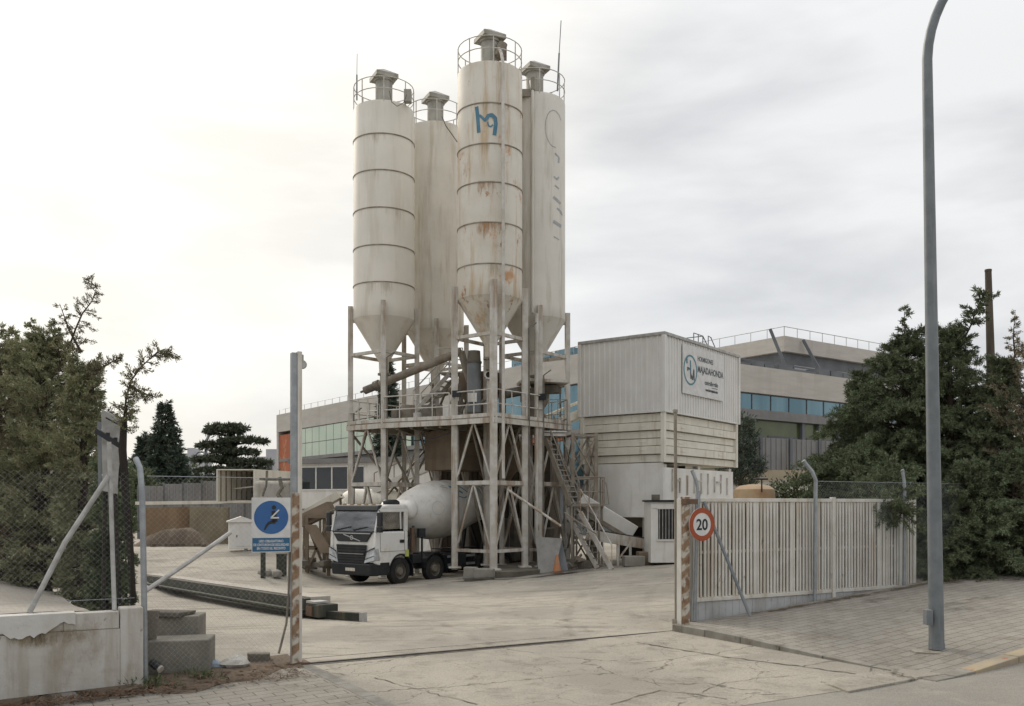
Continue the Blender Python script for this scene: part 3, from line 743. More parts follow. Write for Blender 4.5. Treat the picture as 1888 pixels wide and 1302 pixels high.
bent_post('bent_fence_post', 'bent topped grey post in the middle of the slatted gate', 1502, 1110, 20.0, (1504, 885), (1482, 851), .045)
bent_post('bent_fence_post', 'fence post at the tree end of the slatted gate', 1667, 1075, 21.45, (1668, 900), (1664, 868), .04)
f3 = thing('chain_link_fence', 'chain link mesh stretched above the slatted gate in front of the shrubs', 'fence', SP(13, -.06, 2.6))
mb = MB(); wires(mb, SP(11.45, -.06), SP(16.5, -.06), .45, .8, 3.0, sp=.08, r=.0008); mb.build('mesh', M['galv'], f3)
mb = MB()
for z in (3.0,): mb.tube([SP(11.4, -.07, z), SP(16.5, -.07, z)], .005, 4)
mb.build('tension_wire', M['galv'], f3)

# blue instruction sign on the left fence
bs = thing('instruction_sign', 'blue and white seat belt instruction sign on left chain link fence', 'sign', W(500, 968, 14.0))
exs = (W(534, 950, 14.08) - W(468, 957, 13.92)).normalized(); exs.z = 0; exs.normalize(); nb = exs.cross(ZU)
cc = W(500, 968, 13.97)
mb = MB(); mb.obox(cc - exs * .285 - ZU * .415 - nb * .006, exs * .57, nb * .012, ZU * .83); mb.build('panel', M['signwhite'], bs)
mb = MB(); disc(mb, cc + ZU * .115, exs, ZU, .252, .008, .010, n=48); mb.build('blue_disc', M['blue'], bs)
mb = MB(); mb.obox(cc - exs * .275 - ZU * .40 + nb * .008, exs * .55, nb * .003, ZU * .205); mb.build('text_plate', M['plate'], bs)
for k, tx in enumerate(('USO OBLIGATORIO', 'DE CINTURON DE SEGURIDAD', 'EN TODO EL RECINTO')):
    text_part('lettering', tx, .052, cc + nb * .012 + ZU * (-.262 - .055 * k), exs, ZU, M['signwhite'], bs, xs=.72 if k == 1 else .78, bold=.0012, thick=.001)
def q2(x, y): return cc + ZU * .115 + exs * x + ZU * y + nb * .012
mb = MB(); disc(mb, q2(.04, .15) - nb * .001, exs, ZU, .032, -.001, .003, n=16)
def ribbon(mb, pts, w, d=.003):
    for i in range(len(pts) - 1):
        a, b = pts[i], pts[i + 1]; dr = (b - a).normalized(); sd = dr.cross(nb).normalized() * w[i] / 2; se = dr.cross(nb).normalized() * w[i + 1] / 2
        mb.hexa([a - sd, b - se, b + se, a + sd, a - sd + nb * d, b - se + nb * d, b + se + nb * d, a + sd + nb * d])
ribbon(mb, [q2(.03, .10), q2(.045, .02), q2(.05, -.07)], [.05, .075, .085])
ribbon(mb, [q2(.06, -.065), q2(-.02, -.075), q2(-.06, -.11), q2(-.10, -.19)], [.06, .04, .036, .022])
mb.build('seated_figure', M['ink'], bs)
mb = MB(); 
nb_off = nb * .004
ribbon(mb, [p + nb_off for p in (q2(.115, .115), q2(.0, -.005))], [.022, .022]); ribbon(mb, [p + nb_off for p in (q2(-.008, -.008), q2(.115, -.006))], [.022, .022]); mb.build('belt_mark', M['signwhite'], bs)

# worn tyre tracks, damp patches and spilt grit: thin irregular films lying on the ground
def film_mat(name, c, lo, hi, sc, stretch=(1, 1, 0), rough=.9, amt=.7):
    m = bpy.data.materials.new(name); m.use_nodes = True
    N, L = m.node_tree.nodes, m.node_tree.links; b = N['Principled BSDF']; b.inputs['Base Color'].default_value = (*c, 1); b.inputs['Roughness'].default_value = rough; b.inputs['Specular IOR Level'].default_value = .2
    t = N.new('ShaderNodeTexCoord'); q = N.new('ShaderNodeMapping'); q.inputs['Scale'].default_value = stretch; L.new(t.outputs['Object'], q.inputs['Vector'])
    n = N.new('ShaderNodeTexNoise'); n.inputs['Scale'].default_value = sc; n.inputs['Detail'].default_value = 9; n.inputs['Roughness'].default_value = .75; L.new(q.outputs['Vector'], n.inputs['Vector'])
    uv = N.new('ShaderNodeAttribute'); uv.attribute_name = 'edge'
    mu = N.new('ShaderNodeMath'); mu.operation = 'ADD'; L.new(n.outputs['Fac'], mu.inputs[0]); L.new(uv.outputs['Fac'], mu.inputs[1])
    r = N.new('ShaderNodeMapRange'); r.interpolation_type = 'SMOOTHSTEP'
    for k_, v_ in zip(('From Min', 'From Max', 'To Min', 'To Max'), (lo, hi, 0, amt)): r.inputs[k_].default_value = v_
    L.new(mu.outputs[0], r.inputs['Value']); tr = N.new('ShaderNodeBsdfTransparent'); mx = N.new('ShaderNodeMixShader')
    L.new(r.outputs['Result'], mx.inputs['Fac']); L.new(tr.outputs[0], mx.inputs[1]); L.new(b.outputs[0], mx.inputs[2]); L.new(mx.outputs[0], N['Material Output'].inputs['Surface'])
    return m
FM = {'track': film_mat('tyre_dirt', (.17, .15, .122), .42, .74, 1.6, amt=.5), 'damp': film_mat('damp_patch', (.105, .095, .08), .50, .70, .9, rough=.45), 'grit': film_mat('spilt_grit', (.42, .385, .32), .48, .66, 1.2)}
def film(name, pts, w, m_, dz, cols=6):
    """ribbon following pts with soft edges (edge attribute falls to -0.4 at the rim)"""
    pts = [Vector((p[0], p[1], 0)) for p in pts]; fine = []
    for i in range(len(pts) - 1):
        k = max(2, int((pts[i + 1] - pts[i]).length / .4))
        fine += [pts[i].lerp(pts[i + 1], j / k) for j in range(k)]
    fine.append(pts[-1]); vs, fs, ed = [], [], []; n = len(fine)
    for i, p in enumerate(fine):
        d = (fine[min(i + 1, n - 1)] - fine[max(i - 1, 0)]).normalized(); sd = Vector((-d.y, d.x, 0)); e_end = min(1, min(i, n - 1 - i) / max(1, n * .2))
        for j in range(cols + 1):
            u = j / cols * 2 - 1; q = p + sd * (u * w / 2); vs.append((q.x, q.y, gz(q.x, q.y) + dz)); ed.append(-.45 * max(abs(u) ** 2, (1 - e_end) ** 1.5))
    for i in range(n - 1):
        for j in range(cols): a = i * (cols + 1) + j; fs.append((a, a + 1, a + cols + 2, a + cols + 1))
    me = bpy.data.meshes.new(name); me.from_pydata(vs, [], fs); at = me.attributes.new('edge', 'FLOAT', 'POINT'); at.data.foreach_set('value', ed)
    me.materials.append(m_); o = bpy.data.objects.new(name, me); COL.objects.link(o); o['kind'] = 'structure'; return o
def curve(a, b, c, n=14): a, b, c = Vector(a), Vector(b), Vector(c); return [a * (1 - u) ** 2 + b * 2 * u * (1 - u) + c * u * u for u in [i / n for i in range(n + 1)]]
for k, (a, b, c) in enumerate((((4.0, 13.5), (-1.0, 22.0), (-4.6, 33.0)), ((5.9, 14.6), (1.0, 23.0), (-2.8, 33.4)), ((1.2, 14.6), (0.5, 24.0), (4.5, 34.5)), ((2.9, 15.3), (2.6, 24.0), (6.3, 33.5)), ((-1.0, 14.5), (-4.0, 22.0), (-9.0, 30.0)), ((.6, 12.5), (-1.6, 22.0), (-7.0, 31.0)))):
    film('tyre_track', curve(a, b, c), .62, FM['track'], .024 + .003 * k)
rnd = random.Random(12)
for k in range(16):
    x, y = (rnd.uniform(-4, 6), rnd.uniform(16, 33)) if k < 11 else (rnd.uniform(.5, 4.5), rnd.uniform(11.8, 14.5))
    if st(x, y)[1] > 0 or k >= 11: film('ground_stain', [(x, y), (x + rnd.uniform(.8, 2.6), y + rnd.uniform(-.3, .9)), (x + rnd.uniform(2.8, 4.0), y + rnd.uniform(0, 1.2))], rnd.uniform(.7, 1.8), FM['damp' if k % 3 else 'grit'], .045 + .003 * k)
film('ground_stain', [(-7.5, 32.6), (-3.5, 32.9), (.5, 33.6), (3.5, 35.0)], 2.2, FM['damp'], .035)
film('ground_stain', [SP(5.6, 1.1), SP(6.6, 1.4), SP(7.6, 1.6)], 1.4, FM['damp'], .10)
film('ground_stain', [SP(.3, .5), SP(2.4, .35), SP(5, .5), SP(7.4, .4)], .5, FM['track'], .018)

# long open cracks in the driveway slabs
crk = mat('crack_dirt', (.085, .074, .058), (.15, .135, .11), 5, .95)
for k, (pp_, w_) in enumerate((((( 1175, 1186), (1262, 1201), (1340, 1213), (1480, 1231), (1590, 1246)), .045), (((1480, 1231), (1520, 1222), (1575, 1216)), .02), (((690, 1251), (745, 1266), (835, 1290), (880, 1301)), .022),
        (((1130, 1301), (1180, 1285), (1215, 1275), (1285, 1282), (1340, 1291)), .022), (((1285, 1282), (1330, 1262), (1400, 1252), (1470, 1247)), .014), (((1600, 1245), (1610, 1232), (1617, 1222)), .03), (((585, 1240), (640, 1246), (700, 1240)), .016), (((930, 1222), (1000, 1228), (1100, 1222), (1210, 1226)), .010))):
    rnd = random.Random(40 + k); P_ = [GP(x, y) for x, y in pp_]; fine = []
    for a, b in zip(P_, P_[1:]):
        n = max(3, int((b - a).length / .12)); fine += [a.lerp(b, j / n) + Vector((rnd.uniform(-.03, .03), rnd.uniform(-.03, .03), 0)) for j in range(n)]
    fine.append(P_[-1]); mb = MB(); prev = None
    for j, p in enumerate(fine):
        d = (fine[min(j + 1, len(fine) - 1)] - fine[max(j - 1, 0)]); d.z = 0; d.normalize(); sd = Vector((-d.y, d.x, 0)) * w_ * rnd.uniform(.12, .62); z = gz(p.x, p.y) + .016
        cur = [Vector((p.x - sd.x, p.y - sd.y, z)), Vector((p.x + sd.x, p.y + sd.y, z))]
        if prev: mb.add(prev + cur, [(0, 1, 3, 2)])
        prev = cur
    o = mb.build('ground_crack', crk); o['kind'] = 'structure'

def wall_film(root, s0, s1, z0, z1, m_, lift, fade=(1, 1)):
    vs, fs, ed = [], [], []; off = origin_of(root); nx, ny = 16, 8
    for j in range(ny + 1):
        for i in range(nx + 1):
            u, v = i / nx, j / ny; p = SP(s0 + (s1 - s0) * u, WALL_T0 - lift, z0 + (z1 - z0) * v) - off; vs.append(tuple(p)); ed.append(-.45 * max(abs(u * 2 - 1) ** 4, v ** 2.5 * fade[1], (1 - v) ** 2.5 * fade[0]))
    for j in range(ny):
        for i in range(nx): a = j * (nx + 1) + i; fs.append((a, a + 1, a + nx + 2, a + nx + 1))
    me = bpy.data.meshes.new('stain'); me.from_pydata(vs, [], fs); at = me.attributes.new('edge', 'FLOAT', 'POINT'); at.data.foreach_set('value', ed); me.materials.append(m_)
    o = bpy.data.objects.new('stain', me); COL.objects.link(o); o.parent = root
FM['ochre'] = film_mat('ochre_stain', (.27, .215, .135), .38, .62, 1.7, (1, 1, .5)); FM['mould'] = film_mat('dark_mould', (.11, .095, .07), .46, .66, 3.0, (1, 1, .35)); FM['pale'] = film_mat('pale_patch', (.50, .49, .47), .42, .6, 1.3, (1, 1, 1))
wall_film(w, -5.2, -2.62, .48, .83, FM['ochre'], .004, (1, .1)); wall_film(w, -5.2, -2.62, -.18, .16, FM['mould'], .004, (.1, 1)); wall_film(w, -5.0, -2.9, .02, .62, FM['pale'], .002, (1, 1)); wall_film(w, -5.2, -2.62, .55, .82, FM['mould'], .006, (1, .1))

FM['needles'] = film_mat('brown_needle_film', (.10, .075, .052), .36, .58, 2.4, (1, 1, 1), amt=.9); FM['grime'] = film_mat('pavement_grime', (.12, .105, .085), .46, .68, 1.3, amt=.6)
film('needle_litter', [SP(8.0, -.22), SP(11, -.25), SP(14.6, -.3), SP(20, -.35)], .55, FM['needles'], .152)
film('needle_litter', [SP(13.6, -.35), SP(16, -.55), SP(19, -.6), SP(26, -.5)], 1.3, FM['needles'], .157)
for k, (s0, t0, s1, t1, w_) in enumerate(((10.6, -1.4, 14, -1.0, 1.3), (11, -3.2, 15, -2.4, 1.6), (12, -4.6, 17, -4.2, 1.2), (15, -1.8, 19, -1.6, 1.2))):
    film('pavement_grime', [SP(s0, t0), SP((s0 + s1) / 2, (t0 + t1) / 2 + .3), SP(s1, t1)], w_, FM['grime'], .142 + .003 * k)

FM['wet'] = film_mat('wet_ground', (.045, .040, .034), .34, .56, .8, rough=.35, amt=.9)
film('ground_stain', [(-3.6, 34.6), (-1.4, 34.5), (.6, 34.3), (2.4, 35.8), (3.6, 37.4)], 1.5, FM['wet'], .10)

# ---------------------------------------------------------------- silos
SILO_R = 1.30
def silo(name, label, cx, cy, ztop, zcyl, zcone, m_shell, rings, px_w, z_leg, zbase, cap_scale=1.0, leg_w=.21, big_front=0):
    root = thing(name, label, 'silo', (cx, cy, zbase), 'cement silos of the batching plant')
    c = Vector((cx, cy, 0))
    prof = [(zcone - .9, .14), (zcone, .2), (zcone + .02, .24), (zcyl, SILO_R)]
    mb = MB(); mb.lathe([(zcone - .55, .20), (zcone, .22), (zcyl - .001, SILO_R - .004)], c, n=56); mb.build('cone', m_shell, root)
    mb = MB(); mb.lathe([(zcyl, SILO_R), (zcyl + .02, SILO_R + .012), (zcyl + .5, SILO_R), (ztop - .06, SILO_R), (ztop, SILO_R - .03), (ztop + .22, .45), (ztop + .24, 0)], c, n=64)
    shell = mb.build('shell', m_shell, root)
    for z in rings:
        mb = MB(); mb.lathe([(z - .024, SILO_R + .002), (z - .02, SILO_R + .024), (z + .02, SILO_R + .024), (z + .024, SILO_R + .002)], c, n=56); mb.build('flange_ring', M['ring'], root)
    # roof filter: neck and hipped cap
    k = cap_scale
    mb = MB(); mb.cyl(c + Vector((0, 0, ztop + .10)), c + Vector((0, 0, ztop + 1.38 * k)), .37 * k, n=20)
    mb.cyl(c + Vector((0, 0, ztop + 1.28 * k)), c + Vector((0, 0, ztop + 1.375 * k)), .43 * k, n=20)
    nk = mb.build('filter_neck', M['cap'], root)
    h0 = ztop + 1.38 * k; e = .35 * k
    mb = MB(); a = [c + Matrix.Rotation(R(27), 3, 'Z') @ Vector((x, y, 0)) for x, y in ((-e * 1.4, -e * 1.4), (e * 1.4, -e * 1.4), (e * 1.4, e * 1.4), (-e * 1.4, e * 1.4))]
    lo = [p + Vector((0, 0, h0)) for p in a]; hi = [p + Vector((0, 0, h0 + .17 * k)) for p in a]
    mb.add(lo + hi + [c + Vector((0, 0, h0 + .50 * k))], [(0, 1, 5, 4), (1, 2, 6, 5), (2, 3, 7, 6), (3, 0, 4, 7), (4, 5, 8), (5, 6, 8), (6, 7, 8), (7, 4, 8), (3, 2, 1, 0)])
    mb.build('filter_cap', M['cap'], root)
    # ring railing
    mb = MB(); rr = SILO_R - .02; n = 28
    for z in (ztop + .50, ztop + .98):
        mb.tube([c + Vector((rr * math.cos(2 * math.pi * i / n), rr * math.sin(2 * math.pi * i / n), z)) for i in range(n + 1)], .02, 5)
    for i in range(8):
        a_ = R(8) + 2 * math.pi * i / 8
        mb.tube([c + Vector((rr * math.cos(a_), rr * math.sin(a_), ztop - .1)), c + Vector((rr * math.cos(a_), rr * math.sin(a_), ztop + .98))], .024, 5)
    mb.build('roof_railing', M['rail'], root)
    # legs and bracing
    P = {}
    for key, ang in (('L', 187), ('F', 277), ('R', 7), ('B', 97)):
        P[key] = c + Vector((1.42 * math.cos(R(ang)), 1.42 * math.sin(R(ang)), 0))
    for key in 'LFRB':
        p = P[key]; wd = leg_w * (1.12 if key == 'F' and big_front else 1)
        g = max(zbase, gz(p.x, p.y))
        mb = MB(); mb.box((p.x, p.y, (z_leg + g) / 2 - .03), (wd, wd, z_leg - g + .06), R(7))
        mb.box((p.x, p.y, g + .03), (wd * 2, wd * 2, .06), R(7)); mb.build('leg', M['frame'], root, bevel=.01)
    for (a, b) in (('L', 'F'), ('F', 'R'), ('R', 'B'), ('B', 'L')):
        pa, pb = P[a], P[b]; d = (pb - pa).normalized() * .10; pm = (pa + pb) / 2
        at = lambda p, z: Vector((p.x, p.y, z))
        mb = MB(); mb.beam(at(pa + d, zcyl - 1.5), at(pb - d, zcyl - 1.5), .11, .13); mb.build('cross_beam', M['frame'], root)
        mb = MB(); mb.beam(at(pa + d, 3.35), at(pb - d, 3.35), .12, .16); mb.build('cross_beam', M['frame'], root)
        for lo_, hi_ in ((3.45, 5.72), (zbase + .75, 3.26)):
            mb = MB()
            for pe, sgn in ((pa + d, 1), (pb - d, -1)):
                mb.beam(at(pe, lo_), at(pm + (pe - pm).normalized() * .025, hi_), .062)
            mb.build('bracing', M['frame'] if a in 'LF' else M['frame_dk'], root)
        if (a, b) in (('L', 'F'), ('F', 'R')):
            mb = MB(); mb.beam(at(pa + d, zbase + .72), at(pb - d, zbase + .72), .10, .12); mb.build('cross_beam', M['frame'], root)
    for key in 'LFRB':
        p = P[key]; q = c + (p - c) * (SILO_R - .02) / 1.42
        mb = MB(); mb.beam(Vector((q.x, q.y, z_leg - .1)), Vector((q.x, q.y, zcyl - .1)), .16, .13); mb.build('leg_bracket', m_shell, root)
    mb = MB(); mb.cyl(c + Vector((0, 0, zcone - 1.0)), c + Vector((0, 0, zcone - .5)), .17, n=14); mb.cyl(c + Vector((0, 0, zcone - .58)), c + Vector((0, 0, zcone - .50)), .27, n=14); mb.build('outlet_valve', M['frame_dk'], root)
    return root, P

def zs(Y, *ys): return [EYE + (HY - y) / F * Y for y in ys]
SY1, SY2, SY3, SY4 = 39.8, 42.1, 37.1, 39.4
s1, P1 = silo('cement_silo', 'pale grey cement silo with five dark flange rings, leftmost of the four', -5.53, SY1, 19.42, 10.4, 8.65, M['silo'],
              zs(38.6, 247, 314, 383, 452, 520), 111, 11.0, -.62)
s2, P2 = silo('cement_silo', 'cream smooth sided cement silo set back and lowest at the roof', -3.5, SY2, 19.5, 10.3, 8.5, M['silo_cream'], [], 105, 10.7, -.62)
s3, P3 = silo('cement_silo', 'tallest rust streaked cement silo with a blue painted h mark', -.89, SY3, 19.75, 10.65, 8.9, M['silo_rusty'],
              zs(35.85, 190, 265, 336, 410, 486), 119, 11.2, -.05, 1.0, .25, 1)
s4, P4 = silo('cement_silo', 'grey cement silo on the right with faded marks and a long aerial', .97, SY4, 19.58, 10.3, 8.5, M['silo_grey'], [], 114, 10.7, -.1)

def stroke_on(mb, cx, cy, pts, w, r=SILO_R + .004, d=.004):
    """pts: (lateral offset at the silo in m from its centre line, z) -> strip wrapped on the shell"""
    fine = []
    for i in range(len(pts) - 1):
        for k in range(5):
            u = k / 5; fine.append((pts[i][0] * (1 - u) + pts[i + 1][0] * u, pts[i][1] * (1 - u) + pts[i + 1][1] * u))
    fine.append(pts[-1])
    def on(x, z, rr): ph = math.asin(max(-.999, min(.999, x / SILO_R))); return Vector((cx + rr * math.sin(ph), cy - rr * math.cos(ph), z))
    prev = None
    for i, (x, z) in enumerate(fine):
        a, b = fine[max(i - 1, 0)], fine[min(i + 1, len(fine) - 1)]
        dx, dz = b[0] - a[0], b[1] - a[1]; l = math.hypot(dx, dz) or 1; nx, nz = -dz / l * w / 2, dx / l * w / 2
        cur = [on(x - nx, z - nz, r), on(x + nx, z + nz, r), on(x + nx, z + nz, r + d), on(x - nx, z - nz, r + d)]
        if prev: mb.add(prev + cur, [(3, 2, 6, 7), (0, 4, 5, 1), (0, 3, 7, 4), (1, 5, 6, 2)])
        prev = cur
mb = MB(); k = 35.85 / F
def hm(x, y): return ((640 + x / 4.495 - 903) * k, EYE + (HY - (40 + y / 4.495)) * k)
stroke_on(mb, -.89, SY3, [hm(1078, 700), hm(1086, 770), hm(1098, 920)], .14)
stroke_on(mb, -.89, SY3, [hm(1100, 775), hm(1128, 800), hm(1150, 826), hm(1165, 800)], .10)
stroke_on(mb, -.89, SY3, [hm(1160, 812), hm(1175, 785), hm(1205, 778), hm(1232, 800), hm(1238, 850), hm(1226, 945)], .15)
stroke_on(mb, -.89, SY3, [hm(1170, 835), hm(1178, 868), hm(1196, 876), hm(1215, 858)], .06)
mb.build('blue_mark', M['graffiti'], s3)
mb = MB(); k4 = 38.4 / F
def o4(px, y): return ((px - 986) * k4, EYE + (HY - y) * k4)
for pts, w_ in (([o4(1022, 283), o4(1030, 288), o4(1029, 298)], .07), ([o4(1020, 326), o4(1026, 330), o4(1030, 324)], .06), ([o4(1022, 342), o4(1030, 346)], .06),
               ([o4(1019, 364), o4(1033, 372)], .12), ([o4(1026, 383), o4(1033, 386), o4(1036, 392)], .08), ([o4(1019, 409), o4(1034, 414)], .14), ([o4(1020, 437), o4(1030, 440)], .05)):
    mb = MB(); stroke_on(mb, .97, SY4, pts, w_); mb.build('faded_mark', M['graffiti_old'], s4)
mb = MB(); cir = [o4(1021 + 17 * math.cos(a * .35), 238 + 34 * math.sin(a * .35)) for a in range(4, 17)]
stroke_on(mb, .97, SY4, cir, .025)
mb.build('faded_mark', M['graffiti_old'], s4)
# rust runs on the shells
FM['rust'] = film_mat('rust_run', (.40, .21, .085), .42, .64, 1.9, (1, 1, .16), amt=.65); FM['dirt'] = film_mat('dirt_run', (.36, .29, .19), .40, .72, 2.6, (1, 1, .10), amt=.5); FM['rust_dark'] = film_mat('dark_rust_run', (.26, .125, .055), .47, .64, 2.8, (1, 1, .3), amt=.6)
def shell_film(root, cx, cy, px0, px1, y0, y1, pcx, k, m_, fade=(.6, .6), lift=.0035, nx=10, ny=12):
    vs, fs, ed = [], [], []; off = origin_of(root)
    for j in range(ny + 1):
        v = j / ny; z = EYE + (HY - (y0 + (y1 - y0) * v)) * k
        for i in range(nx + 1):
            u = i / nx; x = (px0 + (px1 - px0) * u - pcx) * k; ph = math.asin(max(-.999, min(.999, x / SILO_R))); rr = SILO_R + lift
            p = Vector((cx + rr * math.sin(ph), cy - rr * math.cos(ph), z)) - off; vs.append(tuple(p)); ed.append(-.5 * max(abs(u * 2 - 1) ** 2.5 * .8, v ** 1.5 * fade[1], (1 - v) ** 2.2 * fade[0]))
    for j in range(ny):
        for i in range(nx): a = j * (nx + 1) + i; fs.append((a, a + 1, a + nx + 2, a + nx + 1))
    me = bpy.data.meshes.new('rust_stain'); me.from_pydata(vs, [], fs); at = me.attributes.new('edge', 'FLOAT', 'POINT'); at.data.foreach_set('value', ed); me.materials.append(m_)
    o = bpy.data.objects.new('rust_stain', me); COL.objects.link(o); o.parent = root; return o
k3 = 35.85 / F
for n_, a in enumerate(((905, 945, 112, 210, 'rust'), (916, 934, 105, 190, 'rust_dark'), (915, 950, 188, 235, 'rust'), (852, 958, 334, 400, 'rust'), (850, 890, 338, 385, 'rust_dark'), (850, 960, 410, 470, 'rust'), (880, 935, 486, 545, 'dirt'), (848, 960, 265, 325, 'dirt'), (890, 925, 290, 315, 'rust'), (850, 958, 190, 255, 'dirt'), (870, 960, 440, 480, 'dirt'), (900, 950, 412, 445, 'rust_dark'))):
    shell_film(s3, -.89, SY3, a[0], a[1], a[2], a[3], 903, k3, FM[a[4]], (.0 if a[2] in (188, 334, 410, 486, 265, 190) else .5, 1.0), .0035 + .0016 * n_)
k1 = 38.6 / F
for n_, a in enumerate(((660, 756, 315, 370, 'dirt'), (656, 690, 385, 445, 'dirt'), (700, 756, 384, 430, 'dirt'), (662, 755, 248, 300, 'dirt'), (660, 757, 522, 575, 'dirt'), (720, 758, 180, 240, 'dirt'))): shell_film(s1, -5.53, SY1, a[0], a[1], a[2], a[3], 708, k1, FM[a[4]], (.9 if a[2] == 180 else .0, 1.0), .0035 + .0016 * n_)
for n_, a in enumerate(((772, 852, 225, 420, 'dirt'), (768, 850, 300, 600, 'dirt'), (766, 790, 215, 260, 'rust_dark'))): shell_film(s2, -3.5, SY2, a[0], a[1], a[2], a[3], 805, 40.8 / F, FM[a[4]], (.9, .8), .0035 + .0016 * n_)
for n_, a in enumerate(((975, 1010, 150, 330, 'dirt'), (966, 990, 140, 210, 'rust_dark'), (1000, 1038, 170, 420, 'dirt'))): shell_film(s4, .97, SY4, a[0], a[1], a[2], a[3], 986, k4, FM[a[4]], (.9, .9), .006 + .0016 * n_)
# pipes and aerials
mb = MB(); f = W(928, 640, 35.72)
mb.tube([W(920, 90, 36.6), W(924, 97, 36.0), W(927, 112, 35.7), Vector((f.x, 35.7, 12)), Vector((f.x, 35.55, 3.5))], .062, 10); mb.build('fill_pipe', M['frame'], s3)
mb = MB(); c = W(925, 92, 36.75); mb.cyl(c + Vector((-.1, 0, -.25)), c + Vector((.05, 0, .25)), .19, n=12); mb.box(c + Vector((.0, .2, .0)), (.4, .4, .5)); mb.build('relief_valve', M['frame_dk'], s3)
mb = MB(); f = W(989, 700, 37.75); mb.tube([Vector((f.x, 37.75, .9)), Vector((f.x, 37.75, 10.3))], .085, 10); mb.build('fill_pipe', M['frame'], s4)
mb = MB(); f = W(982, 300, 37.9); mb.tube([W(978, 150, 38.5), W(982, 168, 38.0), Vector((f.x, 38.03, 18)), Vector((f.x, 38.03, 10.4))], .06, 8); mb.build('fill_pipe', M['silo_grey'], s4)
mb = MB(); c = W(982, 165, 38.1); mb.box(c + Vector((0, 0, .2)), (.16, .3, .5)); mb.box(c + Vector((-.35, .1, -.15)), (.5, .3, .3)); mb.build('relief_valve', M['frame_dk'], s4)
mb = MB(); mb.tube([W(658, 185, 39.6), W(658, 138, 39.6)], .035, 5); mb.tube([W(658, 138, 39.6), W(658.5, 99, 39.6)], .012, 4); mb.build('aerial', M['filter'], s1)
mb = MB(); mb.tube([W(1028, 168, 39.1), W(1031, 98, 39.1)], .04, 5); mb.tube([W(1031, 98, 39.1), W(1034.5, 38, 39.1)], .018, 4); mb.build('aerial', M['filter'], s4)
mb = MB(); mb.tube([W(718, 168, 38.5), W(722, 188, 38.47), W(732, 196, 38.46), W(744, 190, 38.5), W(750, 174, 38.6)], .018, 4); mb.build('cable', M['motor'], s1)
mb = MB(); mb.box(W(752, 178, 38.9), (.3, .3, .5)); mb.build('junction_box', M['cap'], s1)
mb = MB(); mb.tube([W(815, 215, 40.8), W(822, 232, 40.78), W(832, 246, 40.8), W(843, 262, 40.9)], .022, 4); mb.build('cable', M['motor'], s2)
# ---------------------------------------------------------------- steel working platform between the silos
pf = thing('working_platform', 'railed steel working platform wrapped around the silo legs', 'platform', (-2, 39.5, 5.7))
ZD = 5.86
def zz(p, z): return Vector((p.x, p.y, z))
outl = [P1['L'], P1['F'], P3['L'], P3['F'], P3['R'], P4['F'], P4['R'], P4['B'], P2['B'], P1['B']]
cen = sum((p for p in outl), Vector()) / len(outl)
big = [p + (p - cen).normalized() * .16 for p in outl]
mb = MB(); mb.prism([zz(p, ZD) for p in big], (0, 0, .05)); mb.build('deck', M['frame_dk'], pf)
mb = MB()
for i in range(len(big)):
    a, b = big[i], big[(i + 1) % len(big)]
    mb.beam(zz(a, ZD - .1), zz(b, ZD - .1), .10, .20); mb.beam(zz(a, ZD + .12), zz(b, ZD + .12), .03, .14)
mb.build('edge_beam', M['frame'], pf)
mb = MB()
for u in (.2, .4, .6, .8):
    a, b = P1['F'].lerp(P3['L'], u), P1['B'].lerp(P4['B'], u); mb.beam(zz(a, ZD - .16), zz(b, ZD - .16), .12, .24)
mb.build('floor_joist', M['frame_dk'], pf)
def railing(mb, a, b, z, h=1.05, posts=3, r=.025):
    a, b = Vector(a), Vector(b)
    for hh in (.5, h): mb.tube([zz(a, z + hh), zz(b, z + hh)], r, 5)
    for i in range(posts + 1):
        p = a.lerp(b, i / posts); mb.tube([zz(p, z), zz(p, z + h)], r, 5)
for i, n in ((0, 3), (1, 4), (2, 2), (3, 2), (4, 1), (8, 4), (9, 3), (6, 2)):
    mb = MB(); a, b = big[i], big[(i + 1) % len(big)]; d = (b - a) * .06; railing(mb, a + d, b - d, ZD + .05, posts=n)
    mb.build('railing', M['rail'], pf)
# inner flight of steps up from the deck
mb = MB(); a0, a1 = W(762, 762, 39.0), W(828, 690, 39.6); sd = Vector((.3, .55, 0))
for off in (Vector((0, 0, 0)), sd):
    mb.beam(a0 + off, a1 + off, .06, .18); mb.tube([a0 + off + ZU * .95, a1 + off + ZU * .95], .03, 5); mb.tube([a0 + off + ZU * .5, a1 + off + ZU * .5], .024, 5)
    for u in (0, .5, 1): p = a0.lerp(a1, u) + off; mb.tube([p, p + ZU * .95], .026, 5)
for i in range(8):
    p = a0.lerp(a1, (i + .5) / 8); mb.obox(p - Vector((.1, 0, 0)), (.2, 0, 0), sd, (0, 0, .03))
mb.build('steps', M['rail'], pf)
mb = MB(); a = W(806, 688, 39.6); mb.obox(a, (1.1, -.1, 0), (.3, 1.2, 0), (0, 0, .06)); railing(mb, a + Vector((.0, 0, 0)), a + Vector((1.1, -.1, 0)), a.z + .06, 1.0, 2); mb.build('upper_landing', M['rail'], pf)
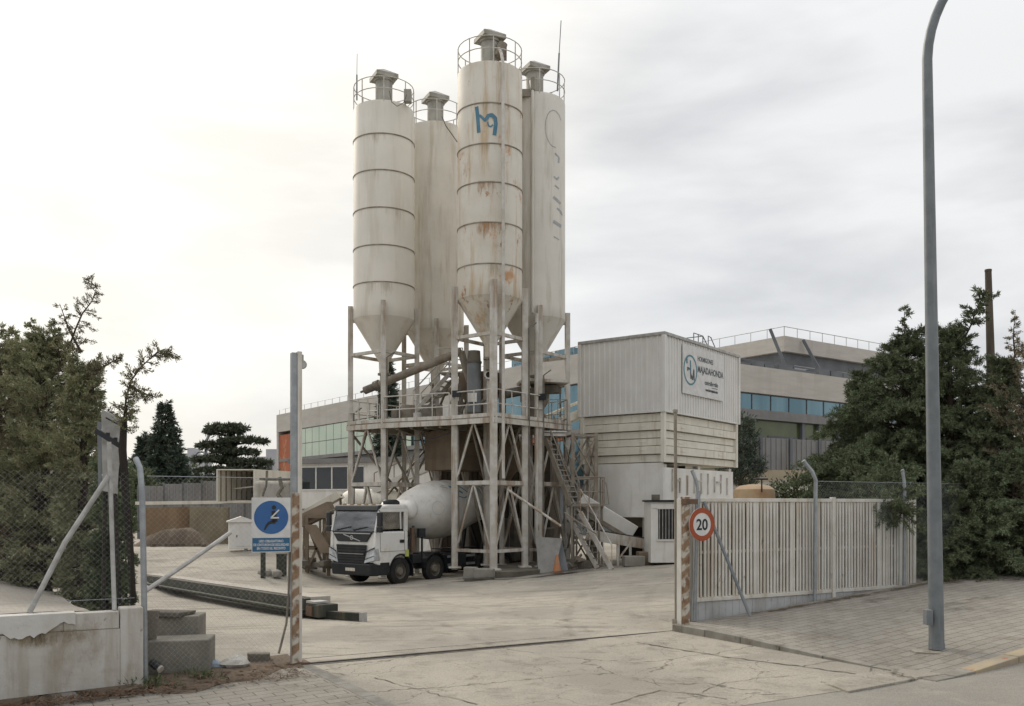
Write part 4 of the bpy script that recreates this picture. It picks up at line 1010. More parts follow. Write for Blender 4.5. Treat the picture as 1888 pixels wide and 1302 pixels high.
# railed side platform at the right with a little sheet roof
mb = MB(); q0 = W(995, 782, 38.3); mb.obox(zz(q0, 5.5), (1.15, .15, 0), (-.3, 1.6, 0), (0, 0, .07))
mb.obox(zz(q0, 5.35) + Vector((.05, .05, 0)), (1.05, .15, 0), (-.2, 1.3, 0), (0, 0, .12)); mb.build('side_landing', M['frame'], pf)
mb = MB(); railing(mb, zz(q0, 0), zz(q0, 0) + Vector((1.15, .15, 0)), 5.56, 1.3, 3, .02); railing(mb, zz(q0, 0) + Vector((1.15, .15, 0)), zz(q0, 0) + Vector((.85, 1.75, 0)), 5.56, 1.3, 3, .02); mb.build('railing', M['frame_dk'], pf)
mb = MB(); q1 = W(966, 702, 38.0); mb.obox(q1, (1.9, .25, -.05), (-.3, 1.7, 0), (0, 0, .12)); mb.build('sheet_roof', M['frame'], pf)

# plant on and under the platform
df = thing('dust_filter', 'slate grey cylindrical dust filter with white box on the platform', 'filter', zz(W(875, 770, 37.6), ZD + .05))
c = W(874, 770, 37.6); mb = MB(); mb.cyl(zz(c, 6.25), zz(c, 8.25), .29, n=24); mb.build('drum', M['filter'], df)
mb = MB(); mb.cyl(zz(c, 8.25), zz(c, 8.32), .32, n=24); mb.cyl(zz(c, 8.32), zz(c, 8.75), .28, .25, n=20); mb.build('filter_head', M['motor'], df)
mb = MB(); mb.cyl(zz(c, 5.91), zz(c, 6.26), .16, .29, n=20); mb.build('filter_foot', M['motor'], df)
mb = MB(); mb.box(W(871, 733, 37.25), (.36, .08, .36), R(-6)); mb.build('control_box', M['white'], df)
bl = thing('dust_duct', 'pale ventilation duct with open round mouth beside the slate filter', 'duct', zz(W(902, 770, 37.4), ZD + .05))
c = W(902, 770, 37.5); mb = MB(); mb.box(zz(c, 8.05), (.42, .42, .8)); mb.box(zz(c, 6.7), (.2, .2, 1.6)); mb.build('housing', M['frame'], bl, bevel=.02)
c2 = W(901, 691, 37.2); mb = MB(); mb.cyl(c2, c2 + Vector((0, .3, 0)), .17, n=18); mb.build('duct_mouth', M['white'], bl)
mb = MB(); mb.cyl(c2 + Vector((0, -.012, 0)), c2 + Vector((0, -.002, 0)), .115, n=18); mb.build('opening', M['void'], bl)

sc = thing('screw_conveyor', 'long slanting screw conveyor tube rising right from the leftmost silo', 'conveyor', W(700, 715, 39.0))
A, B = W(700, 709, 39.2), W(850, 648, 38.0); mb = MB(); mb.cyl(A, B, .17, n=16); mb.build('tube', M['frame_dk'], sc)
dv = (A - B).normalized(); mb = MB(); mb.cyl(A, A + dv * .25, .22, n=16); mb.cyl(A + dv * .25, A + dv * .75, .17, n=16); mb.cyl(A + dv * .75, A + dv * .95, .05, n=8); mb.build('motor', M['motor'], sc)
mb = MB(); mb.cyl(Vector((-5.53, 39.8, 7.75)), A - dv * .5, .17, n=14); mb.build('inlet_spout', M['frame_dk'], sc)
mb = MB(); mb.cyl(B, B + Vector((.35, .3, -1.2)), .15, n=14); mb.build('outlet_spout', M['frame_dk'], sc)
sc2 = thing('screw_conveyor', 'shorter screw conveyor under the cream and grey silos', 'conveyor', Vector((-2, 41, 7.3)))
A, B = Vector((-3.5, 42.1, 7.45)), Vector((-1.2, 40.2, 7.95)); mb = MB(); mb.cyl(A, B, .16, n=14); mb.build('tube', M['frame_dk'], sc2)
dv = (A - B).normalized(); mb = MB(); mb.cyl(A, A + dv * .7, .19, n=14); mb.build('motor', M['motor'], sc2)
wh = thing('weigh_hopper', 'rusty weigh hopper among the silo cones above the platform', 'hopper', Vector((-1.2, 39.6, ZD)))
c = Vector((-1.35, 39.7, 0)); mb = MB(); mb.lathe([(ZD + .05, .35), (6.6, .42), (7.3, .95), (8.1, .95), (8.12, 0)], c, n=24); mb.build('vessel', M['tan_hopper'], wh)
mb = MB()
for dx, dy in ((-.85, -.85), (.85, -.85), (.85, .85), (-.85, .85)): mb.beam(c + Vector((dx, dy, ZD + .05)), c + Vector((dx, dy, 7.6)), .1)
mb.build('support_frame', M['frame_dk'], wh)
wh2 = thing('weigh_hopper', 'dusty weigh hopper at the right under the grey silo', 'hopper', Vector((.9, 39.4, ZD)))
c = Vector((.97, 39.4, 0)); mb = MB(); mb.lathe([(ZD + .05, .3), (6.5, .35), (6.9, .62), (7.4, .62), (7.42, 0)], c, n=20); mb.build('vessel', M['frame_dk'], wh2)
mb = MB(); mb.box(c + Vector((.5, -.3, 7.35)), (1.1, .7, .3), R(-20)); mb.cyl(c + Vector((-.5, -.5, 7.3)), c + Vector((-1.3, -.9, 7.1)), .2, n=12); mb.build('gear_housing', M['motor'], wh2)
# big dusty hopper under the deck
bh = thing('mixing_hopper', 'tan dusty mixing hopper hanging under the platform above the truck drum', 'hopper', Vector((-2.2, 39.75, 3.9)))
c = Vector((-2.25, 39.9, 0)); mb = MB(); rot = Matrix.Rotation(R(47), 3, 'Z')
top = [c + rot @ Vector((x, y, 5.65)) for x, y in ((-1.15, -1.0), (1.15, -1.0), (1.15, 1.0), (-1.15, 1.0))]
lowp = [c + rot @ Vector((x, y, 3.95)) for x, y in ((-1.15, -1.0), (1.15, -1.0), (1.15, 1.0), (-1.15, 1.0))]
mb.hexa(lowp + top); mb.build('hopper_body', M['tan_hopper'], bh, bevel=.02)
mb = MB()
for z in (4.5, 5.1):
    mb.box(c + Vector((0, 0, z)), (2.36, 2.06, .08), R(47))
mb.build('stiffener', M['tan_hopper'], bh)
mb = MB(); mb.lathe([(3.0, .3), (3.35, .45), (3.95, .85)], c + Vector((1.6, 1.0, 0)), n=20); mb.box(c + Vector((1.6, 1.0, 4.8)), (1.5, 1.2, 1.7), R(47)); mb.build('discharge_chute', M['tan_hopper'], bh)
# plinth below the right hand silos
pl = MB()
pp = [W(848, 1060, 35.6), W(985, 1048, 35.0), Vector((2.6, 38.0, 0)), Vector((2.2, 41.6, 0)), Vector((-.6, 41.4, 0)), Vector((-1.0, 38.9, 0))]
pp = [Vector((-1.75, 35.35, 0)), Vector((.1, 34.95, 0)), Vector((1.4, 36.6, 0)), Vector((3.1, 39.4, 0)), Vector((1.6, 41.6, 0)), Vector((.2, 40.6, 0)), Vector((-1.0, 38.1, 0))]
pl.prism([zz(p, -.75) for p in pp], (0, 0, .70))
o = pl.build('plinth', M['plinth'], loc=Vector((0, 36, -.5)), bevel=.03); props(o, 'damp dark concrete plinth carrying the front silo legs', 'plinth')
for (px, py, Y, sz, lab) in ((868, 1062, 34.9, (.5, .3, .5), 'squat damp concrete block leaning on the plinth behind the truck wheels'), (893, 1060, 34.75, (.75, .32, .42), 'wide pale concrete block against the plinth front')):
    p = W(px, py, Y); g = gz(p.x, p.y); mb = MB(); mb.box((p.x, p.y, g + sz[2] / 2), sz, R(-14)); o = mb.build('concrete_block', M['concrete'], loc=(p.x, p.y, g), bevel=.03); props(o, lab, 'concrete block')

# ---------------------------------------------------------------- stair tower on the right of the silos
sr = thing('access_stair', 'steep steel access stair with mid landing right of the silos', 'stair', Vector((2.4, 38, 0)))
def flight(a, b, wv, n, mtl, tread_m):
    mb = MB()
    for off in (Vector((0, 0, 0)), wv):
        mb.beam(a + off, b + off, .07, .20); mb.tube([a + off + ZU * .95, b + off + ZU * .95], .025, 5)
        for u in (0, .25, .5, .75, 1): p = a.lerp(b, u) + off; mb.tube([p, p + ZU * .95], .02, 5)
    mb.build('stringer', mtl, sr)
    mb = MB(); dirh = (b - a); dirh.z = 0; dirh = dirh.normalized() * .24
    for i in range(n):
        p = a.lerp(b, (i + .5) / n); mb.obox(p - dirh / 2, dirh, wv, (0, 0, .035))
    mb.build('tread', tread_m, sr)
T0, T1 = W(1004, 805, 38.6), W(1052, 932, 37.6)
flight(T0, T1, Vector((.42, .75, 0)), 13, M['frame_dk'], M['galv_lt'])
T2, T3 = W(1070, 945, 37.4), W(1128, 1042, 36.3); T3.z = gz(T3.x, T3.y)
flight(T2, T3, Vector((-.5, .7, 0)), 9, M['frame'], M['frame_dk'])
L0 = W(1052, 934, 37.6); mb = MB(); mb.obox(L0, (1.2, -.15, 0), (.25, .95, 0), (0, 0, .12)); mb.build('landing', M['frame_dk'], sr)
mb = MB(); railing(mb, L0 + Vector((.3, 0, 0)), L0 + Vector((1.2, -.15, 0)), L0.z + .1, 1.1, 2, .024); railing(mb, L0 + Vector((1.2, -.15, 0)), L0 + Vector((1.45, .8, 0)), L0.z + .1, 1.1, 2, .024)
mb.tube([L0 + Vector((1.2, -.15, 1.2)), L0 + Vector((1.45, -.15, .9)), L0 + Vector((1.55, -.15, .1)), L0 + Vector((1.2, -.15, .08))], .024, 5); mb.build('landing_railing', M['frame_dk'], sr)
mb = MB()
for d in ((.05, .05), (1.15, -.1), (1.35, .75), (.3, .85)):
    p = L0 + Vector((d[0], d[1], 0)); mb.beam(p, zz(p, gz(p.x, p.y)), .08)
mb.build('landing_leg', M['frame_dk'], sr)
# braced trestle behind the stair
tw = thing('trestle', 'rusty braced steel trestle tower behind the access stair', 'trestle', Vector((2.9, 39.6, 0)))
base = [Vector((2.55, 38.6, 0)), Vector((3.55, 38.9, 0)), Vector((3.3, 40.1, 0)), Vector((2.3, 39.9, 0))]
for p in base:
    mb = MB(); g = gz(p.x, p.y); mb.beam(zz(p, g), zz(p, 5.5), .14); mb.build('leg', M['frame_dk'], tw)
mb = MB()
for i in range(4):
    a, b = base[i], base[(i + 1) % 4]
    for z0_, z1_ in ((.1, 1.8), (1.8, 3.6), (3.6, 5.4)):
        mb.beam(zz(a, z0_), zz(b, z1_), .06); mb.beam(zz(b, z0_), zz(a, z1_), .06); mb.beam(zz(a, z1_), zz(b, z1_), .08)
mb.build('bracing', M['frame_dk'], tw)

# added sheeted house filling the back, shade put into its dark colour
bhs = thing('dark_batching_house', 'added brown sheeted batching house, coloured dark for shade, behind the silo legs', 'shed', (-1.2, 43.6, -.6))
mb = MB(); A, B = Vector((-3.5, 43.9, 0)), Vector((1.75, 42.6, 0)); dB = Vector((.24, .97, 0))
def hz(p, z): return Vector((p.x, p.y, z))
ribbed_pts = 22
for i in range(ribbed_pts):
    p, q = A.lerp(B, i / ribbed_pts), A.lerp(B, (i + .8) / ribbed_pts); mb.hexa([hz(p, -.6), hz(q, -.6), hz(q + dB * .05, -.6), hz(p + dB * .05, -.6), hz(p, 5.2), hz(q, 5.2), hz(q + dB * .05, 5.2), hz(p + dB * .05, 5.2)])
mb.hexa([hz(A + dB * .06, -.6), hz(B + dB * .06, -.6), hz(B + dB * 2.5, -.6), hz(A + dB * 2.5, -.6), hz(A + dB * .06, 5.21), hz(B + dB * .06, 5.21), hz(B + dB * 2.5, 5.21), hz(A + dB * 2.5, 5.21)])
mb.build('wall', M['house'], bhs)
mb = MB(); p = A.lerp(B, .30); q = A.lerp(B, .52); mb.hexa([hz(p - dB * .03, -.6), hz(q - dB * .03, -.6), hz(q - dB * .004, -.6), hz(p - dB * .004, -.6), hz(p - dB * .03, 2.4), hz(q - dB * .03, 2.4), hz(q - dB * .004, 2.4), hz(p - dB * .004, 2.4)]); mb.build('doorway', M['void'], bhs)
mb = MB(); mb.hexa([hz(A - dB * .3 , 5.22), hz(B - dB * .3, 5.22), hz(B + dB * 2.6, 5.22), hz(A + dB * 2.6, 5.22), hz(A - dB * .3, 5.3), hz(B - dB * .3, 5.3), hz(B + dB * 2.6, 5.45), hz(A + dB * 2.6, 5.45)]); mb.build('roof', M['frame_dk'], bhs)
# plant standing round the legs under the platform
rnd = random.Random(31)
for k, (x, y, sx_, sy_, h_, lab, m_) in enumerate(((1.35, 41.2, .9, .7, 1.5, 'dusty electrical cupboard under the grey silo', 'motor'), (2.0, 40.6, .5, .5, 1.1, 'small dusty pump housing near the stair trestle', 'frame_dk'), (-.1, 41.9, .8, .6, 1.9, 'tall dusty compressor cabinet behind the truck tail', 'motor'))):
    g = max(-.05 if x < 1.6 else gz(x, y), gz(x, y)); t_ = thing('machine_cabinet', lab, 'cabinet', (x, y, g))
    mb = MB(); mb.box((x, y, g + h_ / 2), (sx_, sy_, h_), R(-30)); mb.build('body', M[m_], t_, bevel=.03)
    mb = MB(); mb.tube([(x, y, g + h_), (x + .1, y, g + h_ + .6), (x + .5, y + .2, g + h_ + 1.2), (x + .5, y + .2, 5.6)], .05, 6); mb.build('pipe', M['frame_dk'], t_)

# conduits, hoses and lamps on the platform
rnd = random.Random(17)
def leg_side(p, dx=.16): return Vector((p.x + dx, p.y - .12, 0))
for k, (p, z0_, z1_) in enumerate(((P3['L'], .6, 5.7), (P3['R'], .4, 9.6), (P1['F'], 0.2, 8.6), (P4['F'], 1.0, 7.8), (P1['L'], .0, 6.4), (P2['R'], .4, 9.2))):
    q = leg_side(p); mb = MB(); mb.tube([zz(q, z0_), zz(q + Vector((rnd.uniform(-.03, .03), 0, 0)), (z0_ + z1_) / 2), zz(q, z1_), zz(q + Vector((.3, .2, 0)), z1_ + .25)], .032, 6); mb.build('conduit', M['motor'], pf)
for k in range(8):
    a = P1['R'].lerp(P3['L'], rnd.random()) + Vector((rnd.uniform(-.4, .4), rnd.uniform(.3, 2.0), 0)); b_ = a + Vector((rnd.uniform(.6, 1.6), rnd.uniform(-.6, .6), 0)); za, zb_ = rnd.uniform(6.2, 7.2), rnd.uniform(6.8, 8.3)
    mb = MB(); mb.tube([zz(a, ZD + .05), zz(a, za), zz(a.lerp(b_, .5), za - rnd.uniform(.1, .5)), zz(b_, zb_)], rnd.uniform(.03, .07), 6); mb.build('hose', M['motor'] if k % 2 else M['frame_dk'], pf)
for k in range(6):
    a = P1['F'].lerp(P3['L'], .1 + .15 * k) + Vector((.2, .9, 0)); mb = MB(); mb.box(zz(a, ZD + .05 + (h_ := rnd.uniform(.3, .8)) / 2), (rnd.uniform(.3, .6), rnd.uniform(.25, .5), h_), rnd.uniform(0, 3)); mb.build('equipment_box', M[('motor', 'frame_dk', 'white')[k % 3]], pf, bevel=.015)
for k, (a, b_, z) in enumerate(((P1['R'], P3['B'], 5.35), (P1['F'], P3['L'], 5.45), (P2['F'], P4['L'], 5.3))):
    mb = MB(); pts = [zz(a.lerp(b_, u), z - .35 * math.sin(math.pi * u)) for u in [j / 8 for j in range(9)]]; mb.tube(pts, .022, 5); mb.build('hanging_cable', M['ink'], pf)
for (a, b_) in ((P1['L'], P2['B']), (P1['B'], P2['F']), (P3['R'], P4['F']), (P3['B'], P4['L'])):
    mb = MB(); mb.beam(zz(a, 1.0), zz(b_, 5.6), .08); mb.beam(zz(b_, 1.0), zz(a, 5.6), .08); mb.build('cross_brace', M['frame_dk'], pf)
for k, p in enumerate((P3['L'], P4['F'])):
    q = zz(p, 6.9) + Vector((.1, -.2, 0)); mb = MB(); mb.box(q, (.34, .14, .26), R(-20)); mb.beam(q + Vector((0, .05, 0)), zz(p, 6.9), .04); mb.build('floodlight', M['dark'], pf)

mb = MB(); mb.tube([W(936, 903, 36.0), W(1034, 970, 35.9)], .05, 7); mb.build('handrail_pipe', M['frame'], sr)
mb = MB(); mb.tube([W(1100, 985, 36.6), W(1040, 945, 36.8)], .03, 6); mb.build('handrail_pipe', M['frame_dk'], sr)

# ---------------------------------------------------------------- aggregate hopper building
HA = Vector((6.30, 38.5, 0)); HL, HR = Vector((-.8, .6, 0)), Vector((.6, .8, 0))
LW, RW = 3.9, 7.4
hb = thing('aggregate_hopper', 'tall white clad aggregate hopper building carrying a company sign', 'hopper building', zz(HA, 0))
def hp(l, r, z): return Vector((HA.x, HA.y, 0)) + HL * l + HR * r + Vector((0, 0, z))
def ribbed(mb, a, b, z0, z1, out, pitch=.25, d=.035):
    a, b = Vector(a), Vector(b); L_ = (b - a).length; u = (b - a) / L_; n = int(L_ / pitch); pitch = L_ / n; pr = []
    for i in range(n):
        for f, o in ((0, 0), (.62, 0), (.70, d), (.92, d)): pr.append(a + u * ((i + f) * pitch) + out * o)
    pr.append(b)
    vs = [zz(p, z0) for p in pr] + [zz(p, z1) for p in pr]; m_ = len(pr)
    mb.add(vs, [(i, i + 1, m_ + i + 1, m_ + i) for i in range(m_ - 1)])
ZC0, ZC1 = 6.35, 9.55
mb = MB(); e = .12
ribbed(mb, hp(LW + e, -e, 0), hp(-e, -e, 0), ZC0, ZC1, -HR); ribbed(mb, hp(-e, -e, 0), hp(-e, RW + e, 0), ZC0, ZC1, -HL)
ribbed(mb, hp(-e, RW + e, 0), hp(LW + e, RW + e, 0), ZC0, ZC1, HR); ribbed(mb, hp(LW + e, RW + e, 0), hp(LW + e, -e, 0), ZC0, ZC1, HL)
mb.build('cladding', M['clad'], hb)
mb = MB(); mb.hexa([hp(-.15, -.15, ZC0 + .01), hp(LW + .15, -.15, ZC0 + .01), hp(LW + .15, RW + .15, ZC0 + .01), hp(-.15, RW + .15, ZC0 + .01), hp(-.15, -.15, ZC0 + .07), hp(LW + .15, -.15, ZC0 + .07), hp(LW + .15, RW + .15, ZC0 + .07), hp(-.15, RW + .15, ZC0 + .07)]); mb.build('base_flashing', M['clad'], hb)
mb = MB(); mb.hexa([hp(-.2, -.2, ZC1), hp(LW + .2, -.2, ZC1), hp(LW + .2, RW + .2, ZC1), hp(-.2, RW + .2, ZC1), hp(-.2, -.2, ZC1 + .14), hp(LW + .2, -.2, ZC1 + .14), hp(LW + .2, RW + .2, ZC1 + .14), hp(-.2, RW + .2, ZC1 + .14)]); mb.build('roof', M['galv_lt'], hb, bevel=.02)
for (l, r) in ((-e, -e), (LW + e, -e), (-e, RW + e)):
    mb = MB(); mb.box(hp(l, r, (ZC0 + ZC1) / 2), (.16, .16, ZC1 - ZC0 + .01), R(53)); mb.build('corner_trim', M['clad'], hb, bevel=.01)
# bin boards: six overlapping steel boards round the bin
zb = 4.28; hts = [.34, .36, .32, .33, .36, .36]
bins = []
for k, h in enumerate(hts):
    d = .10 if k in (1, 4) else .0
    mb = MB(); mb.hexa([hp(-d, -d, zb), hp(LW, -d, zb), hp(LW, RW, zb), hp(-d, RW, zb), hp(-d, -d, zb + h - .035), hp(LW, -d, zb + h - .035), hp(LW, RW, zb + h - .035), hp(-d, RW, zb + h - .035)])
    for f in (.2, .72): mb.obox(hp(LW * (1 - f), -d - .014, zb + h * .4), -HL * .28, HR * .02, (0, 0, .04)); mb.obox(hp(-d - .014, RW * f, zb + h * .35), HR * .35, HL * .02, (0, 0, .07))
    mb.build('bin_board', M['cream'], hb, bevel=.02)
    mb = MB(); mb.hexa([hp(.03, .03, zb + h - .04), hp(LW - .03, .03, zb + h - .04), hp(LW - .03, RW - .03, zb + h - .04), hp(.03, RW - .03, zb + h - .04), hp(.03, .03, zb + h), hp(LW - .03, .03, zb + h), hp(LW - .03, RW - .03, zb + h), hp(.03, RW - .03, zb + h)])
    mb.build('board_joint', M['ring'], hb)
    zb += h
for (l, r) in ((0, 0), (LW, 0), (0, RW)):
    mb = MB(); mb.box(hp(l + (.02 if l else -.05), r - .05, 5.3), (.18, .18, 2.08), R(53)); mb.build('corner_post', M['cream'], hb, bevel=.01)
# lower panels
mb = MB(); mb.obox(hp(0, 0, 1.95), HL * LW, HR * .06, (0, 0, 2.30)); mb.build('lower_panel', M['white'], hb)
mb = MB(); mb.obox(hp(0, .07, 2.6), HL * .06, HR * (RW - .3), (0, 0, 1.45))
mb.build('lower_panel', M['white'], hb)
rnd = random.Random(6)
for i in range(9):
    mb = MB(); r = .8 + i * .7; mb.obox(hp(-.06, r, 3.0 + rnd.uniform(-.1, .1)), HR * .07, HL * .06, (0, 0, rnd.uniform(.5, 1.05)))
    if i % 3 == 0: mb.obox(hp(-.1, r + .2, 3.5), HR * .4, HL * .06, (0, 0, .06))
    mb.build('hanging_bracket', M['frame'], hb)
for (l, r) in ((LW - .2, .3), (.95, .35), (.2, .35), (LW - .2, 3.6), (.2, 3.6), (LW - .2, 7), (.2, 7)):
    p = hp(l, r, 0); g = gz(p.x, p.y); mb = MB(); mb.box((p.x, p.y, (g + 4.2) / 2), (.26, .26, 4.2 - g), R(53)); mb.build('column', M['frame'], hb)
mb = MB(); mb.obox(hp(.3, 2.6, -.4), HL * (LW - .6), HR * .1, (0, 0, 4.6)); mb.obox(hp(.3, 2.3, 2.2), HL * (LW - .6), HR * .3, (0, 0, 1.6)); mb.build('dark_void_panel', M['void'], hb)  # added dark panels, stand for the shaded void under the bin
mb = MB(); mb.add([hp(.4, .5, 4.2), hp(LW - .4, .5, 4.2), hp(LW - .4, 2.3, 4.2), hp(.4, 2.3, 4.2), hp(1.5, 1.1, 1.5), hp(2.6, 1.1, 1.5), hp(2.6, 1.7, 1.5), hp(1.5, 1.7, 1.5)], [(0, 1, 5, 4), (1, 2, 6, 5), (2, 3, 7, 6), (3, 0, 4, 7)]); mb.build('feed_funnel', M['frame_dk'], hb)
# rooftop handrail and hatch
mb = MB(); q = hp(1.2, 5.4, ZC1 + .14)
railing(mb, q, q + HR * 1.0, q.z, .9, 2, .025); railing(mb, q + HR * 1.0, q + HR * 1.0 + HL * .9, q.z, .9, 1, .025)
mb.tube([q + HR * 1.0 + ZU * .9, q + HR * 2.1 + ZU * .1], .025, 5); mb.tube([q + HR * 1.9 + ZU * .95, q + HR * 2.9 + ZU * .1], .025, 5); mb.tube([q + HR * 1.6, q + HR * 1.6 + ZU * 1.0, q + HR * 1.95 + ZU * .95], .025, 5)
mb.build('roof_handrail', M['filter'], hb)
mb = MB(); mb.obox(q + HR * .1 + HL * .2, HR * 1.9, HL * .8, (0, 0, .22)); mb.build('roof_hatch', M['dark'], hb)
# sign
sgn = thing('company_sign', 'white company sign with ringed emblem and dark lettering on the clad hopper', 'sign', hp(-.2, 3.0, 8.2))
ex = HR.copy(); nr = ex.cross(ZU)
so_ = hp(-.18, 1.42, 7.28)
SW, SH = 4.15, 2.12
mb = MB(); mb.obox(so_ , ex * SW, nr * .03, ZU * SH); mb.build('panel', M['signwhite'], sgn)
def sp_(u, v): return so_ + ex * (u * SW) + ZU * (v * SH) + nr * .034
mb = MB(); cR = sp_(.175, .50); disc(mb, cR, ex, ZU, .66, 0, .006, n=44, r_in=.585)
mb.build('emblem_ring', M['teal'], sgn)
def rb(mb, pts, w):
    for i in range(len(pts) - 1):
        a, b = pts[i], pts[i + 1]; dr = (b - a).normalized(); sd = dr.cross(nr).normalized() * w / 2
        mb.hexa([a - sd, b - sd, b + sd, a + sd, a - sd + nr * .006, b - sd + nr * .006, b + sd + nr * .006, a + sd + nr * .006])
def cr(x, y): return cR + ex * x + ZU * y + nr * .001
mb = MB(); rb(mb, [cr(0, .42), cr(.02, -.10)], .10); rb(mb, [cr(-.33, .52), cr(-.36, .34), cr(-.30, .26)], .11); mb.build('emblem_letter', M['teal'], sgn)
mb = MB(); rb(mb, [cr(.02, -.10), cr(.05, -.38)], .10); rb(mb, [cr(-.27, .06), cr(-.02, .04)], .09); rb(mb, [cr(-.26, .10), cr(-.27, -.06)], .09); rb(mb, [cr(.06, -.2), cr(.2, -.40), cr(.34, .06)], .09); rb(mb, [cr(.34, .0), cr(.36, -.42)], .10); mb.build('emblem_letter', M['slate'], sgn)
text_part('lettering', 'HORMIGONES', .29, sp_(.345, .735), ex, ZU, M['slate'], sgn, 'LEFT', xs=.86, thick=.002, bold=.006)
text_part('lettering', 'MAJADAHONDA', .40, sp_(.345, .50), ex, ZU, M['slate'], sgn, 'LEFT', xs=.90, thick=.002, bold=.012)
text_part('lettering', 'control&vertido', .27, sp_(.52, .275), ex, ZU, M['slate'], sgn, 'LEFT', xs=.80, thick=.002, bold=.008)
text_part('lettering', 'www.hormajada.com', .175, sp_(.54, .14), ex, ZU, M['ink'], sgn, 'LEFT', xs=.86, thick=.002, bold=.008)
mb = MB(); mb.obox(sp_(.70, .225), ex * .62, nr * .004, ZU * .03); mb.build('underline', M['slate'], sgn)

# conveyors at the foot of the hopper
cv = thing('belt_conveyor', 'level feed conveyor leaving the dark bay under the hopper', 'conveyor', W(1135, 1000, 38.0))
A, B = W(1192, 1003, 38.4), W(1082, 985, 37.9); mb = MB(); mb.beam(A, B, .5, .42, side=(.2, 1, 0)); mb.build('trough', M['frame'], cv, bevel=.01)
mb = MB(); mb.beam(A + ZU * .23, B + ZU * .23, .42, .03, side=(.2, 1, 0)); mb.build('belt', M['void'], cv)
mb = MB()
for px in (1139, 1162): p = W(px, 1000, 38.0); mb.beam(zz(p, gz(p.x, p.y)), zz(p, 1.0), .10)
p = W(1139, 1000, 38.0); mb.beam(zz(p, .2), zz(p, 0) + Vector((.55, 0, .95)), .07); mb.build('leg', M['frame'], cv)
cv2 = thing('belt_conveyor', 'inclined covered conveyor rising left beside the stair foot', 'conveyor', W(1120, 960, 38.6))
A, B = W(1168, 985, 38.9), W(1068, 925, 38.6); mb = MB(); mb.beam(A, B, .7, .75, side=(.1, 1, 0)); mb.build('cover', M['white'], cv2, bevel=.03)
mb = MB(); mb.beam(A + Vector((0, -.4, -.30)), B + Vector((0, -.4, -.30)), .06, .16); p = W(1100, 970, 38.6); mb.beam(zz(p, gz(p.x, p.y)), zz(p, 1.3), .1); mb.build('support', M['frame_dk'], cv2)
cv3 = thing('belt_conveyor', 'cream belt conveyor running from the clad hopper up to the platform', 'conveyor', W(1040, 775, 40.5))
A, B = W(1085, 757, 41.6), W(985, 800, 40.6); mb = MB(); mb.beam(A, B, .75, .35, side=(.2, 1, 0)); mb.build('trough', M['cream'], cv3, bevel=.01)
mb = MB(); mb.beam(A + ZU * .55, B + ZU * .55, .08, .10); mb.beam(A + ZU * .62 + Vector((0, .4, 0)), B + ZU * .62 + Vector((0, .4, 0)), .05, .08)
for u in (.1, .4, .7, .95): p = A.lerp(B, u); mb.beam(p, p + ZU * .55, .05)
mb.build('side_rail', M['cream'], cv3)
for (px, Y, w_, h_, lab, m_) in ((1168, 37.3, .85, .42, 'low grey concrete block standing before the hopper bay', M['concrete']), (1189, 37.6, .62, .55, 'tan rusty box beside the cabin foot', M['tan_hopper'])):
    p = W(px, 1040, Y); g = gz(p.x, p.y); mb = MB(); mb.box((p.x, p.y, g + h_ / 2), (w_, .5, h_), R(8)); o = mb.build('storage_box' if 'box' in lab else 'concrete_block', m_, loc=(p.x, p.y, g), bevel=.03); props(o, lab, 'box' if 'box' in lab else 'concrete block')
# leaning sheet, cone, junk
ls = MB(); p = W(1008, 1050, 36.2); g = gz(p.x, p.y)
ls.hexa([zz(p, g) + Vector(v) for v in ((-.32, 0, 0), (.30, -.05, 0), (.31, -.02, 0), (-.31, .03, 0), (-.42, .35, 1.42), (.62, .3, 1.36), (.63, .33, 1.36), (-.41, .38, 1.42))])
o = ls.build('metal_sheet', M['sheet'], loc=zz(p, g)); props(o, 'dull grey metal sheet leaning near the traffic cone', 'metal sheet')
ls = MB(); p = W(1032, 1049, 36.4); g = gz(p.x, p.y)
ls.hexa([zz(p, g) + Vector(v) for v in ((-.1, .1, 0), (.35, .0, 0), (.36, .03, 0), (-.1, .13, 0), (-.05, .4, 1.25), (.10, .38, 1.2), (.11, .41, 1.2), (-.05, .43, 1.25))])
o = ls.build('metal_sheet', M['filter'], loc=zz(p, g)); props(o, 'narrow slanting grey sheet propped behind the traffic cone', 'metal sheet')
tcn = thing('traffic_cone', 'faded orange traffic cone beside the leaning metal sheet', 'traffic cone', (0, 0, 0)); p = W(1027, 1049, 35.9); g = gz(p.x, p.y); tcn.location = zz(p, g)
mb = MB(); mb.lathe([(0.03, .17), (.72, .05), (.74, 0)], zz(p, g), n=18); mb.build('cone_body', M['orange'], tcn); mb = MB(); mb.box(zz(p, g + .015), (.40, .40, .03), R(20)); mb.build('cone_base', M['orange'], tcn)
jk = thing('scrap_pile', 'low pile of pipes and steel scrap under the access stair', 'scrap', (0, 0, 0)); rnd = random.Random(5)
p0 = Vector((2.0, 37.6, gz(2.0, 37.6))); jk.location = p0
mb = MB()
for i in range(16):
    a = p0 + Vector((rnd.uniform(-.8, 1.4), rnd.uniform(-.4, .7), rnd.uniform(.05, .5))); d = Vector((rnd.uniform(-1, 1), rnd.uniform(-.5, .5), rnd.uniform(-.2, .5))).normalized() * rnd.uniform(.4, .9)
    mb.beam(a - d / 2, a + d / 2, .06, .1)
mb.build('steel_section', M['frame_dk'], jk)
for i in range(5):
    mb = MB(); a = p0 + Vector((rnd.uniform(-.8, 1.3), rnd.uniform(-.3, .6), .16)); mb.box(a, (.4, .4, .36), rnd.uniform(0, 3)); mb.build('crate', M['motor'], jk)

